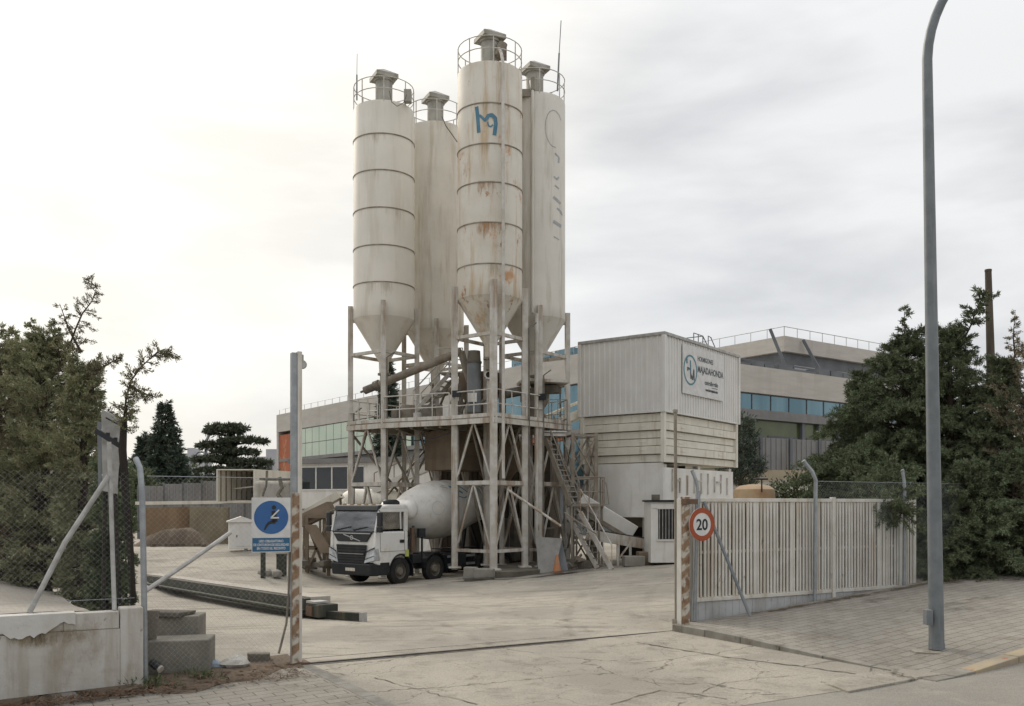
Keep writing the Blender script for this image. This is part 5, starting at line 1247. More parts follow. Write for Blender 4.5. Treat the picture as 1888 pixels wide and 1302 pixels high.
# white site cabin
eh = thing('earth_heap', 'low brown earth heap in front of the rusty bay wall', 'earth heap', (0, 0, 0))
p = W(318, 1012, 43.2); g = gz(p.x, p.y); eh.location = zz(p, g); mb = MB(); n = 14; rnd = random.Random(19); V_ = []
for i in range(n + 1):
    for j in range(9):
        u, v = i / n * 2 - 1, j / 8 * 2 - 1; V_.append(zz(p, g - .05) + Vector((u * 1.9, v * .8, max(0, 1 - u * u) * max(0, 1 - v * v) * (1.0 + .35 * u) * rnd.uniform(.8, 1.1) * .95)))
mb.add(V_, [(i * 9 + j, (i + 1) * 9 + j, (i + 1) * 9 + j + 1, i * 9 + j + 1) for i in range(n) for j in range(8)], True); mb.build('soil_mound', GM['soil'], eh)
mb = MB()
for k in range(9): q = zz(p, g + .05) + Vector((rnd.uniform(-1.9, 1.9), rnd.uniform(-1.1, -.5), 0)); mb.box(q, (.25, .2, .16), rnd.uniform(0, 3))
mb.build('clod', GM['soil'], eh)
cb = thing('site_cabin', 'small white site cabin with barred window below the hopper', 'cabin', (0, 0, 0))
c0 = W(1200, 1038, 36.9); c0.z = gz(c0.x, c0.y) + .12; cb.location = zz(c0, c0.z)
cw, cd, ch = 3.4, 1.1, 2.45; ux, uy = Vector((.995, .0998, 0)), Vector((-.0998, .995, 0))
mb = MB(); mb.obox(c0, ux * cw, uy * cd, (0, 0, ch)); mb.build('wall', M['white'], cb, bevel=.02)
mb = MB(); mb.obox(c0 - ux * .06 - uy * .1 + ZU * ch, ux * (cw + .12), uy * (cd + .2), (0, 0, .07)); mb.build('roof', M['dark'], cb)
wd = mb = MB(); mb.obox(c0 + ux * .30 - uy * .012 + ZU * .95, ux * 1.0, uy * .02, (0, 0, 1.2)); wdo = mb.build('window', M['glass_dk'], cb)
mb = MB()
for i in range(8): mb.tube([c0 + ux * (.34 + i * .13) - uy * .05 + ZU * .95, c0 + ux * (.34 + i * .13) - uy * .05 + ZU * 2.15], .016, 5)
mb.build('window_bars', M['galv_lt'], wdo)
mb = MB(); mb.obox(c0 + ux * .24 - uy * .04 + ZU * .87, ux * 1.12, uy * .03, (0, 0, .07)); mb.obox(c0 + ux * .24 - uy * .04 + ZU * 2.16, ux * 1.12, uy * .03, (0, 0, .07)); mb.obox(c0 + ux * .02 - uy * .03 + ZU * 2.2, ux * 3.3, uy * .025, (0, 0, .16)); mb.build('window_frame', M['white'], wdo)
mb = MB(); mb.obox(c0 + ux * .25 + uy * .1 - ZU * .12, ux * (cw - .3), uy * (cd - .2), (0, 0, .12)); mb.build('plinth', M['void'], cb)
mb = MB(); mb.box(c0 + ux * .3 + uy * .4 + ZU * (ch + .18), (.3, .25, .22)); mb.build('roof_lamp', M['motor'], cb)

# orange tan tank behind the gate
tk = thing('fuel_tank', 'orange tan rounded tank top showing above the slatted gate', 'tank', (0, 0, 0))
p = W(1391, 930, 31.0); g = gz(p.x, p.y); tk.location = zz(p, g)
mb = MB(); mb.lathe([(g + .4, .66), (2.85, .68), (3.0, .66), (3.12, .5), (3.17, .2), (3.175, 0)], zz(p, 0), n=36); mb.build('shell', M['tank'], tk)
mb = MB(); mb.tube([zz(p, 2.9) + Vector((.05, -.72, 0)), zz(p, 3.35) + Vector((.05, -.72, 0))], .025, 5); mb.tube([zz(p, 3.33) + Vector((-.12, -.72, 0)), zz(p, 3.33) + Vector((.25, -.72, 0))], .03, 5); mb.build('dip_pipe', M['ink'], tk)
mb = MB(); mb.cyl(zz(p, g), zz(p, g + .4), .6, n=20); mb.build('stand', M['frame_dk'], tk)

# ---------------------------------------------------------------- office building behind
OA = Vector((7.5, 68.4, 0)); OL, OR = Vector((-.59, .807, 0)), Vector((.807, .59, 0))
ob = thing('office_building', 'long modern stone faced office building with banded glazing behind the plant', 'building', zz(OA, 3))
def op(l, r, z): return OA + OL * l + OR * r + Vector((0, 0, z))
LL, RR = 65.0, 46.0
def oblock(mb, l0, l1, r0, r1, z0, z1): mb.hexa([op(l0, r0, z0), op(l0, r1, z0), op(l1, r1, z0), op(l1, r0, z0), op(l0, r0, z1), op(l0, r1, z1), op(l1, r1, z1), op(l1, r0, z1)])
mb = MB(); oblock(mb, 1.0, LL - .5, 1.0, RR - .5, -1, 13.6); mb.build('core', M['grey_dk'], ob)
mb = MB(); oblock(mb, -.02, LL, -.02, RR, 11.92, 14.2); oblock(mb, LL - .6, LL + .02, 0, 1.2, 0, 11.91); mb.build('stone_parapet', M['travertine'], ob)
# right face: blue glazing, sill band, olive floor
mb = MB(); oblock(mb, .25, .35, .3, RR, 9.95, 11.91); mb.build('window', M['glass_blue'], ob)
mb = MB(); oblock(mb, .36, LL - 6, .25, .35, 8.4, 11.91); mb.build('window', M['glass_blue'], ob)
mb = MB()
for i in range(18): r = 1.0 + i * 2.5; mb.obox(op(.2, r, 9.95), OR * .09, OL * .05, (0, 0, 1.96))
for i in range(24): l = 1.5 + i * 2.5; mb.obox(op(l, .2, 8.4), OL * .09, OR * .05, (0, 0, 3.5))
mb.obox(op(.2, .9, 11.82), OR * 42.9, OL * .06, (0, 0, .08)); mb.obox(op(.2, .9, 9.95), OR * 42.9, OL * .06, (0, 0, .07)); mb.obox(op(1.4, .2, 11.82), OL * 58, OR * .06, (0, 0, .08)); mb.build('window_frame', M['grey_dk'], ob)
mb = MB(); oblock(mb, .05, .9, .05, RR, 9.75, 9.94); oblock(mb, .91, LL, .05, .9, 8.0, 8.39); oblock(mb, .12, .18, .3, RR, 9.95, 10.55); mb.build('sill_band', M['grey_wall'], ob)
mb = MB(); oblock(mb, .6, .9, .5, RR - 1, 5.1, 9.74); mb.build('lower_glazing', M['glass_olive'], ob)
mb = MB()
for r, w_ in ((5.5, 3.0), (13.5, 4.0), (18.6, 4.2), (24.0, 3.6), (31.5, 4.5)): mb.obox(op(.55, r, 6.2), OR * w_, OL * .04, (0, 0, 2.25))
mb.obox(op(.5, 28.0, 5.2), OR * 3.0, OL * .06, (0, 0, 4.4)); mb.build('lower_window', M['glass_dk'], ob)
mb = MB()
for r in (23.0, 25.4): mb.obox(op(.3, r, 5.0), OR * .35, OL * .3, (0, 0, 4.74))
mb.build('column', M['grey_dk'], ob)
mb = MB(); oblock(mb, -.1, .3, 31.2, 34.5, 4.8, 11.91); mb.build('stone_pier', M['travertine'], ob)
# left face: green screen, dark strip, orange end
mb = MB(); oblock(mb, 30.0, 60.5, .1, .2, 8.2, 11.9); mb.build('green_screen', M['glass_green'], ob)
mb = MB(); oblock(mb, 30, 60.5, .06, .14, 10.0, 10.08); oblock(mb, 30, 60.5, .06, .14, 8.15, 8.25); oblock(mb, 30, 60.5, .06, .14, 11.83, 11.9)
for i in range(16): mb.obox(op(30.0 + i * 2.0, .085, 8.2), OL * .05, OR * .05, (0, 0, 3.68))
mb.build('screen_frame', M['grey_wall'], ob)
mb = MB(); oblock(mb, 60.7, 64.3, .12, .3, 6.4, 11.5); mb.build('orange_screen', M['terracotta'], ob)
mb = MB(); oblock(mb, 24, 60, .5, .95, 0, 7.95); mb.build('lower_wall', M['grey_dk'], ob)
mb = MB(); oblock(mb, .95, 23.9, .5, .95, 4.0, 7.95); mb.build('lower_glazing', M['glass_blue'], ob)
mb = MB(); oblock(mb, 5, 12, .2, .45, 7.6, 8.0); mb.build('orange_band', M['terracotta'], ob)
# upper storey
mb = MB(); oblock(mb, 4.9, 30, 26.5, RR + 10, 17.15, 18.6); mb.build('upper_parapet', M['travertine'], ob)
mb = MB(); oblock(mb, 5.4, 29, 27.0, RR + 9, 13.9, 17.14); mb.build('upper_wall', M['grey_dk'], ob)
mb = MB()
for r, w_ in ((28.6, 3.2), (35.5, 6.5)): mb.obox(op(5.3, r, 14.9), OR * w_, OL * .08, (0, 0, 1.1))
mb.build('pale_panel', M['haze_wall'], ob)
mb = MB()
for i in range(26): p = op(5.0, 26.6 + i * 2.0, 18.6); mb.tube([p, p + ZU * .9], .03, 4)
for i in range(12): p = op(5.0 + i * 2.0, 26.6, 18.6); mb.tube([p, p + ZU * .9], .03, 4)
mb.tube([op(28, 26.6, 19.5), op(5.0, 26.6, 19.5), op(5.0, 62, 19.5)], .035, 4)
for i in range(33): p = op(1 + i * 2.0, .4, 14.2); mb.tube([p, p + ZU * .7], .03, 4)
mb.tube([op(1, .4, 14.9), op(64, .4, 14.9)], .03, 4)
mb.build('roof_railing', M['galv_lt'], ob)
mb = MB(); rnd = random.Random(9)
for i in range(14): mb.obox(op(.8, 9 + i * 1.9, 14.21), OR * rnd.uniform(1.2, 2.2), OL * 1.4, (0, 0, rnd.uniform(.3, .8)))
mb.beam(op(1, 9, 14.9), op(3, 30, 15.3), .12); mb.beam(op(4.6, 24, 18.9), op(3.0, 24.9, 14.1), .28); mb.beam(op(4.6, 29, 18.4), op(2.6, 29.8, 14.1), .28)
mb.build('roof_plant', M['grey_dk'], ob)
mb = MB()
for l, m_ in ((3, 1), (6, 0), (9, 1), (12, 0)): mb.obox(op(l, 1.2, 14.21), OL * 2.4, OR * .6, (0, 0, .9))
mb.build('roof_screen', M['glass_blue'], ob)

gwl = thing('metal_fence', 'dark ribbed metal fence on tan wall in front of the offices', 'fence', zz(W(1430, 880, 62), 4))
A, B = W(1345, 866, 60.5), W(1560, 864, 66.5)
mb = MB(); A2, B2 = zz(A, 4.9), zz(B, 4.9); d = (B - A); d.z = 0; ribbed(mb, A2, B2, 4.85, 7.0, Vector((.1, -1, 0)).normalized(), .5, .06); mb.build('panel', M['grey_wall'], gwl)
for u in (.25, .5, .75, 1.0):
    p = A.lerp(B, u); mb = MB(); mb.beam(zz(p, 4.85) - Vector((0, .12, 0)), zz(p, 7.1) - Vector((0, .12, 0)), .18); mb.build('post', M['grey_dk'], gwl)
rw = MB(); rw.hexa([zz(A, 2.0) + Vector((-2, -.1, 0)), zz(B, 2.0) + Vector((3, -.1, 0)), zz(B, 2.0) + Vector((3, .4, 0)), zz(A, 2.0) + Vector((-2, .4, 0)), zz(A, 4.84) + Vector((-2, -.1, 0)), zz(B, 4.84) + Vector((3, -.1, 0)), zz(B, 4.84) + Vector((3, .4, 0)), zz(A, 4.84) + Vector((-2, .4, 0))])
o = rw.build('retaining_wall', M['tanwall'], loc=zz(A, 2)); props(o, 'low tan retaining wall below the dark metal fence', 'wall')

# ---------------------------------------------------------------- left background
pb = thing('site_office', 'low white prefabricated office with black windows behind the truck', 'building', (0, 0, 0))
A, B = W(540, 940, 56.0), W(742, 940, 53.0); dx = (B - A); dx.z = 0; L_ = dx.length; dx.normalize(); dy = Vector((-dx.y, dx.x, 0)); gA = -.6; pb.location = zz(A, gA)
mb = MB(); mb.obox(zz(A, gA), dx * L_, dy * 4, (0, 0, 5.55)); mb.build('wall', M['white'], pb)
mb = MB(); mb.obox(zz(A, 4.95) - dy * .25 - dx * .2, dx * (L_ + .4), dy * 4.4, (0, 0, .28)); mb.build('roof', M['grey_wall'], pb)
for k in range(4):
    mb = MB(); mb.obox(zz(A, 3.42) + dx * (.62 + k * 1.13) - dy * .03, dx * 1.0, dy * .02, (0, 0, 1.28)); wq = mb.build('window', M['glass_dk'], pb)
    mb = MB()
    for zf in (3.33, 4.71): mb.obox(zz(A, zf) + dx * (.55 + k * 1.13) - dy * .05, dx * 1.13, dy * .05, (0, 0, .08))
    mb.obox(zz(A, 3.42) + dx * (.555 + k * 1.13) - dy * .05, dx * .06, dy * .05, (0, 0, 1.28)); mb.build('window_frame', M['white'], wq)
mb = MB(); mb.obox(zz(A, 2.12) - dy * .04, dx * L_, dy * .03, (0, 0, .12)); mb.build('skirting', M['grey_wall'], pb)

wt = thing('storage_tank', 'rounded cream storage tank lying behind the truck cab', 'tank', (0, 0, 0))
p = W(655, 930, 46); g = gz(p.x, p.y); wt.location = zz(p, g)
mb = MB(); a, b = W(628, 932, 46.4), W(760, 935, 48.0); mb.lathe([(0, .2), (.12, .6), (.5, .86), (2.9, .86), (3.3, .6), (3.42, .2)], a, (b - a), n=28); mb.build('shell', M['cream'], wt)
mb = MB()
for u in (.25, .8): q = a.lerp(b, u * .9); mb.box(zz(q, (q.z - .7 + g) / 2), (.25, 1.2, q.z - .7 - g + .1))
mb.build('cradle', M['frame_dk'], wt)
ic = thing('belt_conveyor', 'long whitish inclined belt conveyor rising from left behind the silos', 'conveyor', W(620, 930, 45))
A, B = W(552, 955, 43.0), W(628, 912, 43.6); mb = MB(); mb.beam(A, B, .8, .34, side=(.1, 1, 0)); mb.build('trough', M['cream'], ic)
A2, B2 = W(690, 905, 47.0), W(800, 858, 47.6); mb = MB(); mb.beam(A2, B2, .8, .36, side=(.1, 1, 0)); mb.build('upper_trough', M['white'], ic)
mb = MB(); mb.beam(A2 + ZU * .9, B2 + ZU * .9, .05)
for u in (0, .33, .66, 1): q = A2.lerp(B2, u); mb.beam(q, q + ZU * .9, .05)
for q in (A, A.lerp(B, .5), B, A2, B2): mb.beam(zz(q, gz(q.x, q.y)), q, .10)
mb.build('support', M['frame_dk'], ic)
tr = thing('loading_frame', 'rusty brown loading frame and sloping chute left of the truck', 'frame', (0, 0, 0))
p = W(585, 1050, 37.5); g = gz(p.x, p.y); tr.location = zz(p, g)
mb = MB(); rnd = random.Random(3)
pts = [W(566, 0, 37.5), W(606, 0, 37.5), W(598, 0, 39.0), W(562, 0, 39.0)]
for q in pts: mb.beam(zz(q, g), zz(q, 2.0), .13)
for i in range(4):
    q, r_ = pts[i], pts[(i + 1) % 4]; mb.beam(zz(q, 2.0), zz(r_, 2.0), .12); mb.beam(zz(q, g + .2), zz(r_, 1.9), .09); mb.beam(zz(q, .7), zz(r_, .7), .09)
mb.build('steel_frame', M['tan_hopper'], tr)
mb = MB(); mb.beam(W(556, 962, 37.8), W(612, 935, 38.2), .7, .5, side=(.1, 1, 0)); mb.beam(W(572, 968, 37.2), W(604, 1020, 37.0), .5, .12, side=(1, 0, 0)); mb.build('chute', M['tan_hopper'], tr)
mb = MB()
for i in range(14):
    q = zz(p, g + .2) + Vector((rnd.uniform(-.6, .9), rnd.uniform(-.3, .8), rnd.uniform(0, .4))); mb.box(q, (rnd.uniform(.3, .7), .3, .2), rnd.uniform(0, 3))
mb.build('debris', M['motor'], tr)
for k, (px, Y, h_, lab) in enumerate(((485, 29.0, .95, 'dark short post standing below the blue sign'), (519, 30.5, .8, 'dark stubby bollard beside the gate post'))):
    p = GP(px, 1066 if k == 0 else 1062); g = gz(p.x, p.y); mb = MB(); mb.box((p.x, p.y, g + h_ / 2), (.18 if k == 0 else .38, .16, h_), R(20)); mb.box((p.x, p.y, g + h_ + .03), (.22 if k == 0 else .42, .2, .06), R(20)); o = mb.build('bollard', M['greenbeam'], loc=zz(p, g), bevel=.02); props(o, lab, 'bollard')
    if k == 1:
        mb = MB(); rnd = random.Random(1)
        cs = [(p.x + rnd.uniform(-.7, .2), p.y - .3 + rnd.uniform(-.3, .2), rnd.uniform(.15, .28)) for _ in range(5)]
        for x, y, r_ in cs: mb.lathe([(-r_ * .9, 0), (-r_ * .5, r_ * .85), (0, r_), (r_ * .5, r_ * .8), (r_ * .85, 0)], (x, y, g + r_ * .6), n=10)
        o = mb.build('rubble_heap', M['concrete'], loc=zz(p, g)); props(o, 'small heap of pale rubble lumps at the foot of the stubby bollard', 'rubble')

uc = thing('utility_cabinet', 'small pale utility cabinet with pitched roof on a stub post', 'cabinet', (0, 0, 0))
p = W(445, 1000, 40.0); uc.location = zz(p, gz(p.x, p.y)); zb = gz(p.x, p.y) + .12; ux = Vector((.94, .34, 0)); uy = Vector((-.34, .94, 0))
o0 = zz(p, zb) - ux * .52
mb = MB(); mb.obox(o0, ux * 1.04, uy * .45, (0, 0, 1.14)); mb.build('body', M['white'], uc, bevel=.01)
mb = MB(); mb.obox(o0 + ux * .26 - uy * .015 + ZU * .1, ux * .72, uy * .014, (0, 0, .9)); dr = mb.build('door', M['clad'], uc); mb = MB(); mb.obox(o0 + ux * .31 - uy * .04 + ZU * .5, ux * .04, uy * .024, (0, 0, .09)); mb.build('handle', M['ink'], dr)
mb = MB(); e0 = o0 - ux * .08 - uy * .08 + ZU * 1.145; mb.prism([e0, e0 + ux * 1.2, e0 + ux * 1.2 + ZU * .05, e0 + ux * .6 + ZU * .26, e0 + ZU * .05], uy * .6); mb.build('roof', M['white'], uc)
mb = MB(); g = gz(p.x, p.y); mb.beam(zz(p, g - .05) + uy * .17 + ux * .2, zz(p, zb) + uy * .17 + ux * .2, .12); mb.build('stub_post', M['galv_lt'], uc)

def wall_panel(name, label, cat, pxa, ya0, ya1, pxb, yb0, yb1, Ya, Yb, m_, th=.3):
    a0, a1, b0, b1 = W(pxa, ya0, Ya), W(pxa, ya1, Ya), W(pxb, yb0, Yb), W(pxb, yb1, Yb); d = Vector((0, th, 0))
    mb = MB(); mb.hexa([a0, b0, b0 + d, a0 + d, a1, b1, b1 + d, a1 + d]); o = mb.build(name, m_, loc=a0); props(o, label, cat); return o
wall_panel('storage_bay_wall', 'rusty brown storage bay wall at the back left', 'wall', 262, 1018, 937, 348, 1006, 934, 44.0, 45.2, M['brownwall'])
wall_panel('storage_bay_wall', 'olive brown panel wall next to the rusty one', 'wall', 349.5, 1008, 934, 420, 1006, 936, 44.9, 45.2, M['olivewall'])
mb = MB(); A, B = W(256, 928, 45.8), W(500, 925, 47.0); mb.beam(A, B, .9, .16, side=(0, 1, 0)); o = mb.build('coping_slab', M['cream'], loc=A); props(o, 'pale flat coping slab running above the brown bay walls', 'coping')
gf = thing('metal_fence', 'grey sheet metal fence stretching behind the brown bay walls', 'fence', W(330, 920, 52))
for k, (xa, xb, yt, yb_) in enumerate(((255, 301, 896, 926), (302, 336, 892, 922), (337, 371, 890, 921), (372, 405, 886, 919), (406, 450, 884, 930), (451, 500, 884, 930))):
    a, b = W(xa, yb_, 52 + k * .4), W(xb, yb_, 52.3 + k * .4); mb = MB(); zt = EYE + (HY - yt) / F * 52.2; ribbed(mb, zz(a, .4), zz(b, .4), .4, zt, Vector((0, -1, 0)), .3, .05); mb.build('panel', M['grey_wall'], gf)
    mb = MB(); mb.beam(zz(a, .3), zz(a, zt + .05), .1); mb.build('post', M['grey_dk'], gf)
ct = thing('open_container', 'cream open ended container with empty ribbed inside on the bay wall', 'container', (0, 0, 0))
Yc = 45.5; a = W(399, 925, Yc); ct.location = a; wv, hv, dv = W(469, 925, Yc) - a, Vector((0, 0, (925 - 867) / F * Yc)), Vector((1.25, 3.6, 0))
mb = MB(); t_ = .05
mb.obox(a, wv.normalized() * t_, dv, hv); mb.obox(a + wv - wv.normalized() * t_, wv.normalized() * t_, dv, hv); mb.obox(a + hv, wv, dv, (0, 0, t_)); mb.obox(a - ZU * t_, wv, dv, (0, 0, t_)); mb.obox(a + dv, wv, dv.normalized() * t_, hv)
mb.build('shell', M['cream'], ct)
mb = MB()
for i in range(9): q = a + wv * ((i + .5) / 9) + dv * .985; mb.beam(q + ZU * .02, q + hv, .07)
for i in range(9): q = a + wv.normalized() * .09 + dv * ((i + .5) / 9); mb.beam(q + ZU * .02, q + hv, .05)
mb.build('inner_rib', M['tan_hopper'], ct)
mb = MB(); mb.beam(a + dv * .35 + hv * .42, a + wv + dv * .35 + hv * .55, .07); mb.build('inner_bar', M['cream'], ct)
cs = thing('curved_cover', 'pale stained concrete tank with dark hose beside the open container', 'tank', (0, 0, 0))
p = W(503, 930, 42.0); g = gz(p.x, p.y); cs.location = zz(p, g); mb = MB(); mb.box(zz(p, (g + 3.55) / 2), (1.55, 1.4, 3.5 - g), R(10)); mb.build('tank_wall', M['plaster'], cs, bevel=.12)
mb = MB(); mb.tube([W(492, 868, 41.0), W(491, 895, 41.0), W(484, 915, 41.0)], .05, 6); mb.tube([W(515, 880, 41.0), W(520, 900, 41.0), W(512, 912, 41.0), W(524, 925, 41.0)], .09, 6); mb.build('hose', M['motor'], cs)
mb = MB(); mb.obox(W(478, 885, 41.6), (1.7, .2, 0), (0, 1.0, 0), (0, 0, .08)); mb.build('cover', M['motor'], cs)

# weighbridge and barrier
wb = thing('weighbridge', 'long weighbridge deck with dark green steel side beam at left', 'weighbridge', (0, 0, 0))
A, B = W(562, 1104, 21.6), W(262, 1060, 34.5); wb.location = A; d = (B - A); sd = Vector((d.y, -d.x, 0)).normalized() * .5
if sd.y < 0: sd = -sd
mb = MB(); mb.obox(A - ZU * .38, d, sd.normalized() * .14, (0, 0, .38)); mb.build('side_beam', M['greenbeam'], wb)
mb = MB(); mb.obox(A - ZU * .38 + sd.normalized() * .145, d, sd, (0, 0, .41)); mb.build('deck', GM['bank'], wb)
mb = MB(); mb.obox(A + ZU * -.30, d, sd * .045 - sd.normalized() * .17, (0, 0, .04)); mb.build('beam_flange', M['greenbeam'], wb)
mb = MB(); q = A - d.normalized() * .02; mb.obox(q - ZU * .40, -d.normalized() * .75 , sd.normalized() * .5, (0, 0, .30)); mb.build('end_stop', M['greenbeam'], wb, bevel=.02)
mb = MB(); mb.obox(q - d.normalized() * .1 - ZU * .38 - sd.normalized() * .03, -d.normalized() * .35, sd.normalized() * .028, (0, 0, .22)); mb.build('rusty_bracket', M['rustred'], wb)
mb = MB(); mb.obox(q - d.normalized() * .05 - ZU * .09, -d.normalized() * .5, sd.normalized() * .35, (0, 0, .05)); mb.build('cap_plate', M['galv_lt'], wb)
br = thing('steel_channel', 'dark green steel channel lying on the concrete at the weighbridge end', 'steel beam', (0, 0, 0))
a, b = W(596, 1116, 21.3), W(668, 1127, 20.3); a.z = gz(a.x, a.y) + .10; b.z = gz(b.x, b.y) + .10; br.location = (a.x, a.y, a.z - .1)
mb = MB(); mb.beam(a, b, .16, .18); mb.build('beam', M['greenbeam'], br, bevel=.01); mb = MB(); mb.beam(b, b + (b - a).normalized() * .06, .17, .20); mb.build('end_plate', M['galv_lt'], br)

# concrete blocks and rubble inside the left fence
def blk(name, label, px, py, Y, size, rz, m_, z=None, cat='concrete block'):
    p = W(px, py, Y); g = gz(p.x, p.y) if z is None else z
    mb = MB(); rnd = random.Random(px); hx, hy, hz = size[0] / 2, size[1] / 2, size[2]
    rot = Matrix.Rotation(rz, 3, 'Z')
    mb.hexa([zz(p, g) + rot @ Vector((x + rnd.uniform(-.02, .02), y + rnd.uniform(-.02, .02), zq + (rnd.uniform(-.015, .015) if zq else 0))) for zq in (0, hz) for x, y in ((-hx, -hy), (hx, -hy), (hx, hy), (-hx, hy))])
    o = mb.build(name, m_, loc=zz(p, g), bevel=.02); props(o, label, cat); return o
blk('concrete_block', 'largest mossy concrete block behind the bent fence post', 332, 1245, 13.75, (.92, .55, .56), R(6), M['block'])
blk('concrete_block', 'mossy concrete block stacked behind the largest one', 322, 1200, 14.45, (.85, .6, .82), R(8), M['block'])
blk('concrete_block', 'flat dark slab lying on top of the stacked blocks', 305, 1150, 14.35, (.75, .5, .07), R(-12), M['plinth'], z=gz(*W(322, 1200, 14.45).xy) + .82)
blk('concrete_block', 'low brown concrete offcut at the foot of the gate post fence', 478, 1228, 14.35, (.34, .2, .2), R(18), M['plinth'])
rnd = random.Random(21)
for k, (px, py, r_, lab, m_) in enumerate(((436, 1222, .17, 'pale broken stone beside the brown offcut', M['plaster']), (395, 1232, .11, 'bluish plastic scrap by the largest concrete block', M['bluelitter']), (410, 1226, .07, 'small bluish plastic rag next to the pale stone', M['bluelitter']), (422, 1242, .06, 'little tan stone on the needle litter', M['litter']))):
    p = W(px, py, 13.9); g = gz(p.x, p.y) + .06; mb = MB(); n = 9
    ring = []
    for h, f in ((0, .7), (.35, 1), (.75, .75), (1, .25)):
        ring.append([zz(p, g) + Vector((math.cos(6.283 * i / n) * r_ * f * rnd.uniform(.75, 1.3) * 1.3, math.sin(6.283 * i / n) * r_ * f * rnd.uniform(.75, 1.2), h * r_ * 1.1 * rnd.uniform(.85, 1.1))) for i in range(n)])
    mb.add([v for r2 in ring for v in r2], [(j * n + i, j * n + (i + 1) % n, (j + 1) * n + (i + 1) % n, (j + 1) * n + i) for j in range(3) for i in range(n)] + [tuple(range(n))[::-1], tuple(range(3 * n, 4 * n))])
    o = mb.build('stone' if 'stone' in lab else 'plastic_scrap', m_, loc=zz(p, g)); props(o, lab, 'stone' if 'stone' in lab else 'litter')
cn = thing('drink_can', 'crumpled dark drink carton with pale end against the largest block', 'litter', (0, 0, 0)); p = W(290, 1228, 13.35); cn.location = p
mb = MB(); mb.cyl(p + Vector((-.09, .02, .05)), p + Vector((.05, -.04, -.03)), .055, n=10); mb.build('body', M['ink'], cn); mb = MB(); mb.cyl(p + Vector((.05, -.04, -.03)), p + Vector((.075, -.05, -.045)), .056, n=10); mb.build('pale_end', M['litter'], cn)

# ---------------------------------------------------------------- lamps and poles
sl_ = thing('street_lamp', 'tall grey street lamp with curved top on the right pavement', 'street lamp', (0, 0, 0))
b0 = W(1727, 1200, 14.8); b0.z = pz(b0.x, b0.y); sl_.location = b0
mb = MB(); tp = W(1709.5, 110, 14.8)
pts, rs = [], []
for i in range(9): u = i / 8; pts.append(b0.lerp(tp, u)); rs.append(.118 - .040 * u)
for i in range(1, 13):
    a_ = i / 12 * R(78); pts.append(tp + Vector((2.0 * (1 - math.cos(a_)), -.15 * i / 12, 2.0 * math.sin(a_)))); rs.append(.078 - .016 * i / 12)
mb.tube(pts, rs, 20); mb.build('pole', M['lamp'], sl_)
e_ = pts[-1]; mb = MB(); mb.box(e_ + Vector((.4, -.03, .08)), (.85, .30, .16)); mb.build('lamp_head', M['lamp'], sl_, bevel=.04); mb = MB(); mb.box(e_ + Vector((.42, -.03, -.02)), (.6, .24, .05)); mb.build('lamp_glass', M['lens'], sl_)
mb = MB(); c = W(1711, 1138, 14.7); mb.box(c, (.10, .14, .24)); mb.build('service_hatch', M['lamp'], sl_, bevel=.006)
mb = MB(); mb.prism([b0 + Vector((.42 * math.cos(a * .524) * (1 + .18 * math.sin(a * 2.1)), .32 * math.sin(a * .524) * (1 + .15 * math.cos(a * 1.7)), -.06)) for a in range(12)], (0, 0, .045)); mb.build('footing', GM['apron'], sl_)
mb = MB(); mb.cyl(b0, b0 + ZU * .10, .124, n=20); mb.build('collar', M['lamp'], sl_)
wp = thing('wooden_pole', 'bare weathered wooden pole stub above the right shrubs', 'pole', (0, 0, 0)); p = W(1833, 1000, 25.5); g = gz(p.x, p.y); wp.location = zz(p, g)
mb = MB(); mb.tube([zz(p, g), W(1826, 640, 25.5), W(1822, 500, 25.5)], [.18, .105, .085], 12); mb.build('pole', M['wood'], wp)
mb = MB(); mb.cyl(W(1822, 501, 25.5), W(1822, 497, 25.5), .092, n=12); mb.build('pole_cap', M['wood'], wp)
up = thing('raised_board', 'pale upright board on dark stakes with black crossarm at the left fence', 'board', (0, 0, 0)); p = W(205, 1085, 13.6); up.location = zz(p, .85)
mb = MB(); mb.hexa([W(189, 905, 13.6), W(217, 912, 13.75), W(217, 912, 13.8), W(189, 905, 13.65), W(187, 754, 13.6), W(225, 772, 13.75), W(225, 772, 13.8), W(187, 754, 13.65)]); mb.build('panel', M['galv_lt'], up, bevel=.008)
mb = MB(); mb.hexa([W(181, 905, 13.75), W(188, 905, 13.75), W(188, 905, 13.85), W(181, 905, 13.85), W(179, 778, 13.75), W(187, 778, 13.75), W(187, 778, 13.85), W(179, 778, 13.85)]); mb.build('rear_flange', M['filter'], up)
mb = MB(); mb.tube([zz(W(190, 1080, 13.7), .8), W(194, 900, 13.7)], .03, 6); mb.build('stake', M['bark_dk'], up)
mb = MB(); mb.tube([zz(W(222, 1100, 13.7), .8), W(212, 900, 13.75)], .025, 6); mb.build('stake', M['bark_dk'], up)
mb = MB(); mb.beam(W(177, 794, 13.5), W(228, 826, 13.5), .06, .07); mb.cyl(W(199, 806, 13.5), W(199, 798, 13.5), .03, n=8); mb.cyl(W(213, 815, 13.5), W(213, 807, 13.5), .03, n=8); mb.build('crossarm', M['ink'], up)
mb = MB(); mb.tube([W(195, 770, 13.56), W(217, 782, 13.66)], .012, 4); mb.build('slot', M['ink'], up)
fl = thing('street_lamp', 'distant thin double armed street lamp beside the flat cedar', 'street lamp', (0, 0, 0)); p = W(380, 885, 95); fl.location = zz(p, 2)
mb = MB(); mb.tube([zz(p, 2), W(380, 830, 95), W(381, 812, 95), W(386, 801, 95), W(394, 799, 95)], .16, 6); mb.tube([W(380, 842, 95), W(376, 834, 95), W(366, 833, 95), W(359, 840, 95)], .12, 6); mb.build('pole', M['galv'], fl)
